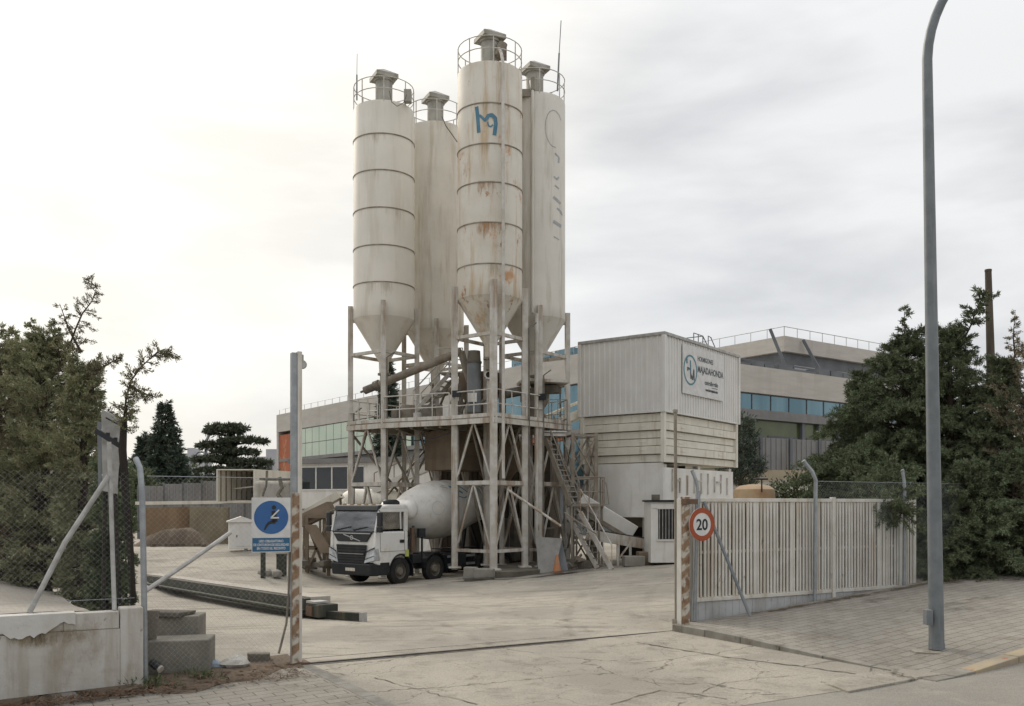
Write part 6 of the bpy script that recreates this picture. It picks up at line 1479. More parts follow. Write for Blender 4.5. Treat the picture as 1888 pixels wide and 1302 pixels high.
mb = MB(); mb.box(W(395, 800, 95), (.9, .3, .16)); mb.box(W(359, 841, 95), (.7, .3, .16)); mb.build('lamp_head', M['galv_lt'], fl)
for (pa, pb_, ya, yb_, Y, lab) in ((470, 562, 842, 905, 190, 'distant pale apartment block beyond the cedar'), (330, 362, 836, 905, 260, 'far small pale building between the conifers')):
    t_ = thing('far_building', lab, 'building', W(pa, yb_, Y)); a, b = W(pa, yb_, Y), W(pb_, yb_, Y); h = (yb_ - ya) / F * Y + 6
    mb = MB(); mb.obox(a - ZU * 6, b - a, (0, 14, 0), (0, 0, h)); mb.build('wall', M['haze_wall'], t_)
    mb = MB(); mb.obox(a + ZU * (h - 6) + Vector((2, 1, 0)), (b - a) * .35, (0, 6, 0), (0, 0, 1.6)); mb.build('roof_house', M['haze_wall'], t_)
    mb = MB()
    for i in range(5):
        for j in range(3): mb.obox(a + (b - a) * ((i + .25) / 5) - Vector((0, .1, 0)) + ZU * (h - 9 - j * 3.0), (b - a) / 10, (0, .09, 0), (0, 0, 1.4))
    mb.build('window', M['grey_dk'], t_)

# ---------------------------------------------------------------- mixer truck (built at the origin facing +x, then parked)
tk_ = thing('mixer_truck', 'white cement mixer truck backed under the silos with its cab facing out', 'truck', (0, 0, 0))
def tb(name, mb, m_, parent=None, bevel=0, label=None): return mb.build(name, m_, parent or tk_, bevel=bevel, label=label)
def mirror(f):
    for s_ in (1, -1): f(s_)
CW = 1.24
# cab shell: side profile extruded, split into lower body with wheel cut and upper frame
side = [(1.36, .88), (1.40, 1.25), (1.37, 1.62), (1.32, 2.02), (1.12, 2.84), (.98, 3.00), (-.28, 3.06), (-.36, 2.95), (-.36, 1.05), (-.30, .98), (-.42 + .0, .98)]
body = [(1.36, .88), (1.40, 1.25), (1.37, 1.62), (1.33, 2.04), (-.36, 2.04), (-.36, 1.10), (-.48, 1.10)]
arch = [(.62 * math.cos(a), .52 + .66 * math.sin(a)) for a in [R(150 - i * 12) for i in range(11)]]
prof = [(1.36, .88), (1.40, 1.25), (1.37, 1.62), (1.325, 2.04), (-.36, 2.04), (-.36, 1.05)] + [(x, z) for x, z in arch if x > -.36] + [(.62, .72), (.95, .72)]
# rounded front corners: stack three slabs of decreasing width
def slab(mb, poly, y0, y1):
    mb.prism([Vector((x, y0, z)) for x, z in poly], (0, y1 - y0, 0))
mb = MB(); slab(mb, prof, CW - .16, CW); slab(mb, prof, -CW, -CW + .16)
mb.hexa([Vector(v) for v in ((-.36, -CW + .16, .98), (1.36, -CW + .16, .88), (1.36, CW - .16, .88), (-.36, CW - .16, .98), (-.36, -CW + .16, 2.04), (1.325, -CW + .16, 2.04), (1.325, CW - .16, 2.04), (-.36, CW - .16, 2.04))])
tb('cab_body', mb, M['truck'], bevel=.05)
# roof and pillars
mb = MB()
roofp = [(1.10, 2.86), (1.02, 2.98), (.6, 3.05), (-.3, 3.05), (-.36, 2.98), (-.36, 2.86)]
slab(mb, roofp, -CW + .02, CW - .02)
tb('cab_roof', mb, M['truck'], bevel=.04)
mb = MB()
for s_ in (1, -1):
    y = s_ * (CW - .05)
    mb.beam((1.30, y, 2.04), (1.10, y, 2.88), .09, .08)
    mb.obox((-.36, y - .04, 2.04), (.20, 0, 0), (0, .08, 0), (0, 0, .84)); mb.beam((.33, y, 2.82), (1.1, y, 2.82), .07, .1); mb.beam((-.2, y, 2.82), (.4, y, 2.82), .07, .1)
mb.obox((-.36, -CW + .04, 2.04), (.06, 0, 0), (0, 2 * CW - .08, 0), (0, 0, .85))
tb('cab_pillar', mb, M['truck'], bevel=.015)
mb = MB(); mb.add([Vector(v) for v in ((1.315, -CW + .1, 2.06), (1.315, CW - .1, 2.06), (1.115, CW - .1, 2.86), (1.115, -CW + .1, 2.86), (1.29, -CW + .1, 2.06), (1.29, CW - .1, 2.06), (1.09, CW - .1, 2.86), (1.09, -CW + .1, 2.86))], [(0, 1, 2, 3), (7, 6, 5, 4), (0, 4, 5, 1), (2, 6, 7, 3), (1, 5, 6, 2), (0, 3, 7, 4)])
ws = tb('windscreen', mb, M['cab_glass'])
mb = MB(); 
for y0, y1 in ((-.9, -.05), (.0, .85)): mb.beam((1.335, y0, 2.09), (1.30, y1 - .1, 2.22), .02, .03)
tb('wiper', mb, M['ink'], ws)
mb = MB(); mb.add([Vector(v) for v in ((1.318, -1.05, 2.12), (1.318, -.35, 2.12), (1.15, -.35, 2.80), (1.15, -1.05, 2.80))], [(0, 1, 2, 3)]); 
mb = MB(); mb.box((.95, .75, 2.16), (.3, .5, .12)); tb('dash_papers', mb, M['litter'])
for y in (-.6, .6): mb = MB(); mb.box((.15, y, 2.0), (.5, .55, .4)); mb.box((-.08, y, 2.38), (.16, .55, .75)); tb('seat', mb, M['dark'], bevel=.05)
mb = MB(); mb.box((1.0, 0, 2.06), (.5, 2.2, .10)); mb.box((-.28, 0, 2.45), (.02, 2.3, .8)); tb('dashboard', mb, M['dark'])
mb = MB(); disc(mb, Vector((.72, .6, 2.22)), Vector((0, 1, 0)), Vector((-.4, 0, .9)).normalized(), .22, 0, .03, n=24, r_in=.18); tb('steering_wheel', mb, M['ink'])
mb = MB(); mb.box((1.13, -.62, 2.36), (.02, .5, .42)); tb('windscreen_sheet', mb, M['signwhite'])
mb = MB(); mb.obox((1.03, -CW + .04, 2.84), (.20, 0, -.02), (0, 2 * CW - .08, 0), (-.08, 0, .20)); mb.obox((.98, -CW + .04, 2.82), (.08, 0, 0), (0, 2 * CW - .08, 0), (0, 0, .2)); tb('sun_visor', mb, M['dark'], bevel=.03)
mb = MB()
for y in (-.8, -.4, 0, .4, .8): mb.box((1.02, y, 3.06), (.08, .14, .05))
tb('marker_lamp', mb, M['tank'])
for s_, nm in ((1, 'near'), (-1, 'far')):
    y = s_ * (CW + .004)
    mb = MB(); pw = [(1.20, 2.10), (1.05, 2.80), (.25, 2.80), (-.05, 2.76), (-.10, 2.10), (.45, 2.06)]
    slab(mb, [(1.16, 2.12), (1.02, 2.80), (-.08, 2.80), (-.14, 2.14)], y - s_ * .07, y - s_ * .05); wq = tb('side_window', mb, M['cab_glass'])
    mb = MB(); mb.beam((.02, y - s_ * .03, 2.12), (.05, y - s_ * .03, 2.80), .04, .04); tb('window_bar', mb, M['truck'], wq)
    # door seam and handle
    mb = MB()
    for a, b in (((1.12, 2.04), (1.10, 1.29)), ((-.16, 2.04), (-.16, 1.29)), ((1.11, 1.30), (-.17, 1.30))): mb.beam((a[0], y, a[1]), (b[0], y, b[1]), .012, .012)
    tb('door_seam', mb, M['motor'])
    mb = MB(); mb.box((-.02, y + s_ * .006, 1.66), (.22, .02, .12)); tb('door_handle', mb, M['dark'])
    # mirrors
    mb = MB(); mb.box((1.28, s_ * (CW + .16), 2.50), (.12, .20, .52)); mb.box((1.28, s_ * (CW + .15), 2.12), (.12, .22, .2)); mb.tube([(1.15, s_ * (CW - .02), 2.85), (1.26, s_ * (CW + .14), 2.78)], .02, 6); mb.tube([(1.2, s_ * (CW - .02), 2.08), (1.27, s_ * (CW + .14), 2.12)], .02, 6); tb('wing_mirror', mb, M['dark'], bevel=.03)
    # headlamps: slanted clusters either side of the grille
    mb = MB(); mb.hexa([Vector(v) for v in ((1.455, s_ * .72, .86), (1.43, s_ * 1.262, .98), (1.12, s_ * 1.262, .98), (1.25, s_ * .72, .86), (1.435, s_ * .86, 1.26), (1.40, s_ * 1.262, 1.43), (1.20, s_ * 1.262, 1.43), (1.25, s_ * .86, 1.26))]); hl_ = tb('headlight', mb, M['lens'], bevel=.02)
    mb = MB(); mb.beam((1.445, s_ * .82, 1.285), (1.41, s_ * 1.262, 1.455), .03, .04); mb.beam((1.455, s_ * .80, 1.02), (1.425, s_ * 1.24, 1.16), .02, .02); tb('lamp_trim', mb, M['dark'], hl_)
# dark panel under the windscreen with diagonal bar and ring
def fx(z): return 1.40 - .09 * max(0, (z - 1.25)) if z > 1.25 else 1.40
mb = MB(); mb.add([Vector((1.375 - .0, y, z)) + Vector((.012 if k < 4 else -.05, 0, 0)) for k, (y, z) in enumerate([(-.80, 1.66), (.80, 1.66), (1.12, 2.05), (-1.12, 2.05)] * 2)], [(0, 1, 2, 3), (7, 6, 5, 4), (0, 4, 5, 1), (1, 5, 6, 2), (2, 6, 7, 3), (3, 7, 4, 0)])
fp = tb('front_panel', mb, M['dark'], bevel=.015)
mb = MB(); mb.obox((1.385, -1.0, 1.955), (.012, 0, 0), (0, 2.0, 0), (0, 0, .035)); tb('trim_strip', mb, M['chrome'], fp)
mb = MB(); mb.beam((1.394, .46, 1.69), (1.394, -.46, 1.93), .012, .035, side=(1, 0, 0)); disc(mb, Vector((1.39, 0, 1.81)), Vector((0, 1, 0)), ZU, .085, 0, .014, n=24, r_in=.055); tb('grille_emblem', mb, M['chrome'], fp)
mb = MB(); mb.hexa([Vector(v) for v in ((1.40, -.70, .86), (1.44, -.70, .86), (1.44, .70, .86), (1.40, .70, .86), (1.385, -.84, 1.55), (1.425, -.84, 1.55), (1.425, .84, 1.55), (1.385, .84, 1.55))]); gr = tb('grille', mb, M['dark'], bevel=.02)
mb = MB()
for z in (.95, 1.05, 1.15, 1.25, 1.37, 1.47): mb.obox((1.428, -.68 - (z - .86) * .18, z), (.022, 0, 0), (0, 1.36 + (z - .86) * .36, 0), (0, 0, .035))
tb('grille_bar', mb, M['black'], gr)
mb = MB(); mb.obox((1.44, -.70, 1.20), (.012, 0, 0), (0, 1.4, 0), (0, 0, .02)); tb('grille_trim', mb, M['chrome'], gr)
mb = MB(); mb.hexa([Vector(v) for v in ((1.10, -1.22, .40), (1.44, -1.05, .40), (1.44, 1.05, .40), (1.10, 1.22, .40), (1.10, -1.25, .86), (1.47, -1.08, .86), (1.47, 1.08, .86), (1.10, 1.25, .86))]); bp_ = tb('bumper', mb, M['dark'], bevel=.05)
mb = MB(); mb.hexa([Vector(v) for v in ((.62, -1.24, .42), (1.12, -1.24, .42), (1.12, 1.24, .42), (.62, 1.24, .42), (.62, -1.25, .90), (1.12, -1.25, .90), (1.12, 1.25, .90), (.62, 1.25, .90))]); tb('step_well', mb, M['dark'], bevel=.03)
mb = MB(); mb.obox((1.462, -.26, .56), (.012, 0, 0), (0, .52, 0), (0, 0, .12)); tb('number_plate', mb, M['litter'], bp_)
for s_ in (1, -1):
    for xa in (0, -1.94):
        mb = MB()
        for i in range(10):
            a0, a1 = R(175 - i * 17), R(175 - (i + 1) * 17); r_ = .62
            p0, p1 = Vector((xa + r_ * math.cos(a0), s_ * .80, .52 + r_ * math.sin(a0))), Vector((xa + r_ * math.cos(a1), s_ * .80, .52 + r_ * math.sin(a1)))
            mb.obox(p0, p1 - p0, (0, s_ * .44, 0), Vector((math.cos(a0), 0, math.sin(a0))) * .03)
        mb.obox((xa - .66, s_ * .80, .30), (.03, 0, 0), (0, s_ * .44, 0), (0, 0, .4))
        tb('mudguard', mb, M['dark'])
mb = MB(); mb.box((-.28, CW + .012, 1.20), (.19, .02, .26)); tb('yellow_tag', mb, M['yellow'])
# chassis
mb = MB()
for s_ in (1, -1): mb.box((-3.0, s_ * .42, .92), (8.0, .10, .30))
for x in (.9, -.9, -2.6, -3.8, -5.7, -6.9): mb.box((x, 0, .92), (.12, .8, .25))
tb('chassis', mb, M['dark'])
for s_ in (1, -1):
    mb = MB(); mb.box((-3.35, s_ * .95, .78), (.95, .5, .55)); mb.cyl((-3.0, s_ * .9, .5), (-3.7, s_ * .9, .5), .16, n=14); tb('fuel_tank', mb, M['dark'], bevel=.05)
    mb = MB(); mb.box((-.97, s_ * .98, .95), (.5, .3, .35)); tb('battery_box', mb, M['dark'], bevel=.03)
    mb = MB(); mb.beam((-2.7, s_ * 1.15, .62), (-4.4, s_ * 1.15, .62), .03, .09); mb.beam((-2.7, s_ * 1.15, .95), (-4.4, s_ * 1.15, .95), .03, .09); mb.beam((-3.5, s_ * 1.15, .6), (-3.5, s_ * .5, .95), .05); tb('side_guard', mb, M['galv'])
mb = MB(); mb.box((-.72, 0, 1.35), (.42, 1.9, .9)); mb.box((-1.2, .55, 1.5), (.35, .35, .7)); tb('engine_gear', mb, M['motor'], bevel=.03)
mb = MB(); mb.box((-.80, 1.02, 1.70), (.16, .10, .9)); tb('red_pipe', mb, M['rustred'])
mb = MB(); mb.tube([(-.55, .95, 1.2), (-.75, 1.0, 1.9), (-1.0, .9, 2.2)], .05, 8); mb.box((-1.25, 1.08, 1.95), (.36, .12, .34)); mb.box((-1.32, 1.05, 1.4), (.06, .06, .9)); tb('control_panel', mb, M['ink'])
# wheels: one built, the rest copied
wh_ = thing('wheel', None, None, (0, 0, 0)); wh_.parent = tk_
mb = MB(); mb.lathe([(-.15, .30), (-.155, .46), (-.12, .515), (-.05, .522), (.05, .522), (.12, .515), (.155, .46), (.15, .30)], (0, 0, 0), (0, 1, 0), 40); mb.build('tyre', M['black'], wh_)
mb = MB(); mb.lathe([(.13, .30), (.10, .285), (.03, .26), (.02, .17), (.12, .15), (.15, .12), (.155, 0)], (0, 0, 0), (0, 1, 0), 32); mb.lathe([(-.13, .30), (-.02, .29), (-.02, 0)], (0, 0, 0), (0, 1, 0), 24)
for i in range(10): a = 2 * math.pi * i / 10; mb.cyl((.215 * math.cos(a), .02, .215 * math.sin(a)), (.215 * math.cos(a), .055, .215 * math.sin(a)), .018, n=6)
mb.build('rim', M['motor'], wh_)
first = True
for xa, ys in ((0, (1.05,)), (-1.94, (1.05,)), (-5.0, (1.08, .74)), (-6.37, (1.08, .74))):
    for y in ys:
        for s_ in (1, -1):
            w_ = wh_ if first else copy_tree(wh_, tk_); first = False
            w_.location = (xa, s_ * y, .522); w_.rotation_euler = (0, R(17 * (xa + y)), 0 if s_ > 0 else math.pi)
# drum
ax = Vector((-1, 0, .125)).normalized(); D0 = Vector((-.95, 0, 2.55))
mb = MB(); mb.lathe([(0, .10), (.0, .62), (.35, .70), (1.0, .98), (1.7, 1.15), (2.3, 1.19), (3.0, 1.17), (3.6, 1.06), (4.6, .80), (5.3, .58), (5.5, .56), (5.5, .45)], D0, ax, 56); dm = tb('drum', mb, M['drum'])
mb = MB(); mb.lathe([(2.28, 1.192), (2.29, 1.206), (2.40, 1.206), (2.41, 1.19)], D0, ax, 56); mb.lathe([(4.55, .82), (4.56, .88), (4.75, .84), (4.76, .76)], D0, ax, 48); tb('drum_band', mb, M['drum'], dm)
def on_drum(h, ang, lift=.006):
    prf = [(0, .62), (.35, .70), (1.0, .98), (1.7, 1.15), (2.3, 1.19), (3.0, 1.17), (3.6, 1.06), (4.6, .80)]
    for (a, ra), (b, rb_) in zip(prf, prf[1:]):
        if a <= h <= b: r_ = ra + (rb_ - ra) * (h - a) / (b - a)
    u, v = frame_of(ax)
    yl = Vector((0, 1, 0)); zl = yl.cross(ax) * -1
    zl = ax.cross(yl); zl = zl if zl.z > 0 else -zl
    return D0 + ax * h + (yl * math.cos(ang) + zl * math.sin(ang)) * (r_ + lift)
mb = MB()
def dstroke(pts, w):
    f_ = []
    for i in range(len(pts) - 1):
        for k in range(4): u = k / 4; f_.append((pts[i][0] + (pts[i + 1][0] - pts[i][0]) * u, pts[i][1] + (pts[i + 1][1] - pts[i][1]) * u))
    f_.append(pts[-1]); prev = None
    for h, a in f_:
        n_ = len(f_); i = f_.index((h, a)); hb_, ha_ = f_[max(i - 1, 0)], f_[min(i + 1, n_ - 1)]
        dh, da = ha_[0] - hb_[0], (ha_[1] - hb_[1]) * 1.1; l = math.hypot(dh, da) or 1; nh, na = -da / l * w / 2, dh / l * w / 2 / 1.1
        cur = [on_drum(h - nh, a - na), on_drum(h + nh, a + na)]
        if prev: mb.add(prev + cur, [(0, 1, 3, 2)])
        prev = cur
dstroke([(2.45, .95), (2.95, .55)], .10); dstroke([(2.75, 1.0), (3.05, .85)], .12); dstroke([(2.95, .92), (3.35, .58)], .09); dstroke([(2.5, .50), (2.9, .36), (3.3, .42)], .05); dstroke([(2.0, 1.0), (2.5, .72)], .035); dstroke([(2.15, 1.05), (2.6, .78)], .035)
tb('drum_marks', mb, M['graffiti'], dm)
mb = MB(); dstroke([(1.35 + .28 * math.cos(a * .5), .18 + .26 * math.sin(a * .5)) for a in range(13)], .02); tb('drum_scuff', mb, M['graffiti_old'], dm)
# water tank behind the cab, front pedestal, rear frame
mb = MB(); mb.lathe([(0, 0), (.005, .2), (.08, .32), (.2, .38), (1.45, .38), (1.57, .32), (1.645, .2), (1.65, 0)], (-.72, -.45, 2.86), (0, 1, 0), 28); tb('water_tank', mb, M['truck'])
mb = MB(); mb.cyl((-.98, 0, 2.56), (-.45, 0, 2.50), .46, .34, n=24); mb.box((-.75, 0, 1.9), (.45, .9, 1.2)); tb('drum_drive', mb, M['motor'])
mb = MB(); mb.box((.12, .78, 3.13), (.62, .30, .22)); mb.cyl((-.15, .3, 3.10), (-.15, .9, 3.1), .10, n=12); tb('roof_beacon', mb, M['dark'], bevel=.08)
mb = MB()
for s_ in (1, -1):
    mb.beam((-5.55, s_ * .55, 1.05), (-5.9, s_ * .6, 2.6), .12); mb.beam((-6.6, s_ * .5, 1.05), (-6.0, s_ * .6, 2.5), .10)
mb.box((-5.85, 0, 2.3), (.25, 1.3, .15)); tb('drum_stand', mb, M['dark'])
for s_ in (1, -1): mb = MB(); mb.beam((-1.1, s_ * .5, 1.05), (-1.1, s_ * .35, 2.2), .10); tb('front_stand', mb, M['dark'])
mb = MB(); mb.lathe([(0, .40), (.9, .75), (.92, .70)], (-6.55, 0, 3.05), (0.0, 0, 1), 24); tb('feed_hopper', mb, M['truck'])
mb = MB(); mb.beam((-6.7, 0, 2.6), (-7.5, 0, 1.5), .5, .12, side=(0, 1, 0)); tb('chute', mb, M['truck'])
mb = MB(); mb.tube([(-7.05, .9, 1.0), (-7.05, .9, 3.4)], .02, 5); mb.tube([(-7.05, .55, 1.0), (-7.05, .55, 3.4)], .02, 5); tb('ladder', mb, M['galv'])
mb = MB()
for s_ in (1, -1): mb.box((-5.7, s_ * .95, 1.14), (2.7, .55, .04))
tb('rear_mudguard', mb, M['dark'])
TX, TY = -5.17, 35.75
tk_.location = (TX, TY, gz(TX - .2, TY) + .0)
tk_.rotation_euler = (0, 0, R(-128))

# ---------------------------------------------------------------- trees and shrubs
def leaf_mat(name, cols, rough=.75, brown=.25):
    m = bpy.data.materials.new(name); m.use_nodes = True
    N, L = m.node_tree.nodes, m.node_tree.links; b = N['Principled BSDF']
    b.inputs['Roughness'].default_value = rough; b.inputs['Specular IOR Level'].default_value = .15
    g = N.new('ShaderNodeNewGeometry'); rp = N.new('ShaderNodeValToRGB')
    els = rp.color_ramp.elements; n = len(cols)
    while len(els) < n: els.new(.5)
    for i, c in enumerate(cols): els[i].position = i / (n - 1); els[i].color = (*c, 1)
    L.new(g.outputs['Random Per Island'], rp.inputs['Fac'])
    t = N.new('ShaderNodeTexCoord'); ns = N.new('ShaderNodeTexNoise'); ns.inputs['Scale'].default_value = 1.1; ns.inputs['Detail'].default_value = 3
    L.new(t.outputs['Object'], ns.inputs['Vector'])
    mr = N.new('ShaderNodeMapRange'); mr.inputs['From Min'].default_value = .3; mr.inputs['From Max'].default_value = .7; mr.inputs['To Min'].default_value = .75; mr.inputs['To Max'].default_value = 1.6
    L.new(ns.outputs['Fac'], mr.inputs['Value'])
    hs = N.new('ShaderNodeHueSaturation'); L.new(mr.outputs['Result'], hs.inputs['Value']); L.new(rp.outputs['Color'], hs.inputs['Color'])
    n2 = N.new('ShaderNodeTexNoise'); n2.inputs['Scale'].default_value = 1.9; n2.inputs['Detail'].default_value = 2; L.new(t.outputs['Object'], n2.inputs['Vector'])
    m2 = N.new('ShaderNodeMapRange'); m2.inputs['From Min'].default_value = .54; m2.inputs['From Max'].default_value = .68; m2.inputs['To Max'].default_value = brown; L.new(n2.outputs['Fac'], m2.inputs['Value'])
    mb_ = N.new('ShaderNodeMix'); mb_.data_type = 'RGBA'; mb_.inputs['B'].default_value = (.17, .115, .075, 1); L.new(m2.outputs['Result'], mb_.inputs['Factor']); L.new(hs.outputs['Color'], mb_.inputs['A'])
    L.new(mb_.outputs['Result'], b.inputs['Base Color'])
    return m
LM = {
    'cyp': leaf_mat('cypress_needles', [(.145, .16, .092), (.18, .195, .11), (.215, .22, .128), (.24, .21, .14), (.16, .178, .10), (.195, .20, .12)], brown=.22),
    'brown': leaf_mat('browned_needles', [(.13, .115, .08), (.17, .145, .10), (.21, .17, .12), (.10, .105, .065), (.19, .13, .08)]),
    'deep': leaf_mat('dark_green_needles', [(.072, .094, .054), (.092, .117, .066), (.12, .142, .08), (.10, .125, .07), (.142, .146, .088)], brown=.1),
    'spruce': leaf_mat('blue_green_needles', [(.040, .056, .044), (.055, .074, .055), (.07, .088, .062)]),
    'cedar': leaf_mat('cedar_needles', [(.048, .062, .044), (.068, .082, .054), (.085, .098, .064)]),
    'twig': leaf_mat('sparse_needles', [(.12, .12, .07), (.15, .145, .085), (.13, .11, .075)]),
    'bush': leaf_mat('bush_leaves', [(.05, .07, .03), (.07, .09, .04), (.10, .105, .06)]),
}
def quads_mesh(name, V, mat_, parent):
    """V: (n,4,3) world coordinates"""
    off = np.array(origin_of(parent))
    V = (V - off).astype(np.float32); n = len(V)
    me = bpy.data.meshes.new(name)
    me.vertices.add(4 * n); me.vertices.foreach_set('co', V.reshape(-1))
    me.loops.add(4 * n); me.loops.foreach_set('vertex_index', np.arange(4 * n, dtype=np.int32))
    me.polygons.add(n); me.polygons.foreach_set('loop_start', np.arange(0, 4 * n, 4, dtype=np.int32))
    me.update(calc_edges=True); me.validate()
    me.materials.append(mat_)
    o = bpy.data.objects.new(name, me); COL.objects.link(o); o.parent = parent
    return o
def unit(a): return a / np.maximum(np.linalg.norm(a, axis=-1, keepdims=True), 1e-9)
def sprays(rng, C, D, length, n_leaf, leaf, width, spread=.42, droop=0.0, jit=.035):
    """feathery sprays: at each centre C with direction D a little branchlet of needle blades"""
    k = len(C); C = np.asarray(C); D = unit(np.asarray(D))
    u = rng.random((k, n_leaf)); Lk = np.broadcast_to(np.asarray(length).reshape(-1, 1), (k, 1)) if np.ndim(length) else length
    rnd = rng.normal(size=(k, n_leaf, 3)); 
    dirs = unit(D[:, None, :] * (1.0 - spread * .5) + rnd * spread)
    base = C[:, None, :] + D[:, None, :] * (u * Lk)[..., None] + rng.normal(size=(k, n_leaf, 3)) * jit
    base[..., 2] -= droop * u ** 2 * (Lk if np.ndim(Lk) == 0 else Lk)
    ll = leaf * rng.uniform(.55, 1.35, (k, n_leaf, 1)) * (1.1 - .5 * u[..., None])
    tip = base + dirs * ll
    sd = unit(np.cross(dirs, rng.normal(size=(k, n_leaf, 3)))) * (width * rng.uniform(.7, 1.3, (k, n_leaf, 1)))
    mid = base * .55 + tip * .45
    return np.stack([base, mid + sd, tip, mid - sd], axis=2).reshape(-1, 4, 3)
def trunk_mb(pts, radii, branches=None):
    mb = MB(); mb.tube(pts, radii, 9)
    for b in branches or []: mb.tube(b[0], b[1], 5)
    return mb
def bushy_tree(name, label, cat, base, H, rad, seed, m_, n=700, leafn=26, leaf=.12, width=.010, prof=None, lean=(0, 0), group=None, up=.7, spl=.6, lobes=9, skirt=.0, clip=None, bark='bark'):
    """conifer / shrub: branch tips scattered through a lobed volume"""
    rng = np.random.default_rng(seed); base = Vector(base)
    t = thing(name, label, cat, base, group)
    prof = prof or (lambda h: (1 - h) ** .7 * (.45 + .55 * min(1, h / .25)) if h > 0 else .4)
    # lobes: uneven outline
    la, lh, lg = rng.uniform(0, 2 * np.pi, lobes * 3), rng.uniform(0, 1, lobes * 3), rng.uniform(-.5, .5, lobes * 3)
    h = rng.random(n * 3); pr = np.array([prof(x) for x in h]); keep = rng.random(n * 3) < (pr / pr.max()) ** 1.1 + .05
    h, pr = h[keep][:n], pr[keep][:n]; k = len(h)
    a = rng.uniform(0, 2 * np.pi, k); f = np.sqrt(rng.uniform(.18, 1.0, k))
    ga = np.angle(np.exp(1j * (a[:, None] - la[None]))); bump = (lg[None] * np.exp(-(ga / .5) ** 2 - ((h[:, None] - lh[None]) / .13) ** 2)).sum(1)
    r = rad * pr * f * (1 + bump)
    C = np.stack([base.x + lean[0] * h + np.cos(a) * r, base.y + lean[1] * h + np.sin(a) * r, base.z + skirt + h * (H - skirt) * (1 + .05 * rng.normal(size=k))], 1)
    D = np.stack([np.cos(a) * (1 - up * .5), np.sin(a) * (1 - up * .5), np.full(k, up)], 1) + rng.normal(size=(k, 3)) * .3
    if clip is not None:
        keep = np.array([clip(c) for c in C]); C, D = C[keep], D[keep]
    ln = spl * rng.uniform(.6, 1.35, len(C))
    V = sprays(rng, C, D, ln, leafn, leaf, width, jit=.07)
    quads_mesh('crown', V, m_, t)
    top = base + Vector((lean[0] * .9, lean[1] * .9, H * .93))
    br = []
    for i in range(0, len(C), max(1, len(C) // 60)):
        c = Vector(C[i]); hh = max(.05, (c.z - base.z) / H - .18); p = base.lerp(top, hh); br.append(([p, p.lerp(c, .55) - ZU * .05, c + Vector(D[i]) * .3], [.03, .02, .008]))
    trunk_mb([base - ZU * .05, base.lerp(top, .3), base.lerp(top, .65), top], [.05 + .022 * H, .04 + .016 * H, .02 + .009 * H, .012], br).build('trunk', M[bark], t)
    return t
def bough_tree(name, label, cat, base, H, rad, seed, m_, nb=70, up=.35, droop=.35, prof=None, group=None, leaf=.09, width=.0075, leafn=20, side=.5, lean=(0, 0), start=.01, bark='bark', dens=1.0, squash=1.0):
    """conifer built bough by bough: side shoots in a flat spray along every bough, needles along every shoot"""
    rng = np.random.default_rng(seed); base = Vector(base); t = thing(name, label, cat, base, group)
    prof = prof or (lambda h: 1 - h); top = base + Vector((lean[0], lean[1], H)); C, D = [], []; mb = MB()
    mb.tube([base - ZU * .1, base.lerp(top, .35), base.lerp(top, .7), base.lerp(top, .98)], [.06 + .02 * H, .045 + .014 * H, .025 + .007 * H, .012], 8)
    for i in range(nb):
        h = start + (1.0 - start) * ((i + rng.random()) / nb) ** 1.05; p0 = base.lerp(top, min(.985, h * .94)); a = i * 2.399 + rng.normal() * .35
        L_ = max(.22, rad * prof(h) * rng.uniform(.62, 1.28)); o = Vector((math.cos(a), math.sin(a) * squash, 0)); n = max(5, int(L_ / .13))
        u_up = up * (.12 + .88 * min(1, h / .22)) + .55 * max(0, h - .55) / .45; pts = []
        for j in range(n + 1):
            u = j / n; pts.append(p0 + o * (L_ * u) + ZU * (L_ * (u_up * u - droop * u * u)) + Vector(rng.normal(size=3)) * .02)
        mb.tube(pts[::2] if len(pts) > 6 else pts, [max(.004, .03 * (1 - .9 * k / max(1, len(pts[::2] if len(pts) > 6 else pts) - 1)) * min(1, L_)) for k in range(len(pts[::2] if len(pts) > 6 else pts))], 4)
        for j in range(1, n + 1):
            ax_ = (pts[j] - pts[j - 1]).normalized(); u = j / n
            if u < .22 and L_ > .6: continue
            sidev = ax_.cross(ZU).normalized()
            for q in range(max(1, int(round((2.6 if u > .4 else 1.6) * dens)))):
                sg = 1 if rng.random() < .5 else -1; d = (ax_ * rng.uniform(.5, 1.0) + sidev * sg * rng.uniform(.35, 1.0) + ZU * rng.uniform(-.35, .45)).normalized()
                l = side * rng.uniform(.35, 1.0) * (1.15 - .65 * u) * min(1, .45 + L_ * .5)
                for k in range(max(2, int(l / .085))):
                    g = (k + rng.random()) / max(2, int(l / .085)); C.append(pts[j] + d * (l * g) - ZU * (.12 * l * g * g)); D.append(d + ax_ * .2)
            C.append(pts[j]); D.append(ax_)
    C = np.array([tuple(c) for c in C]); D = np.array([tuple(d) for d in D])
    quads_mesh('crown', sprays(rng, C, D, .10, leafn, leaf, width, spread=.5, jit=.02), m_, t); mb.build('trunk', M[bark], t)
    return t
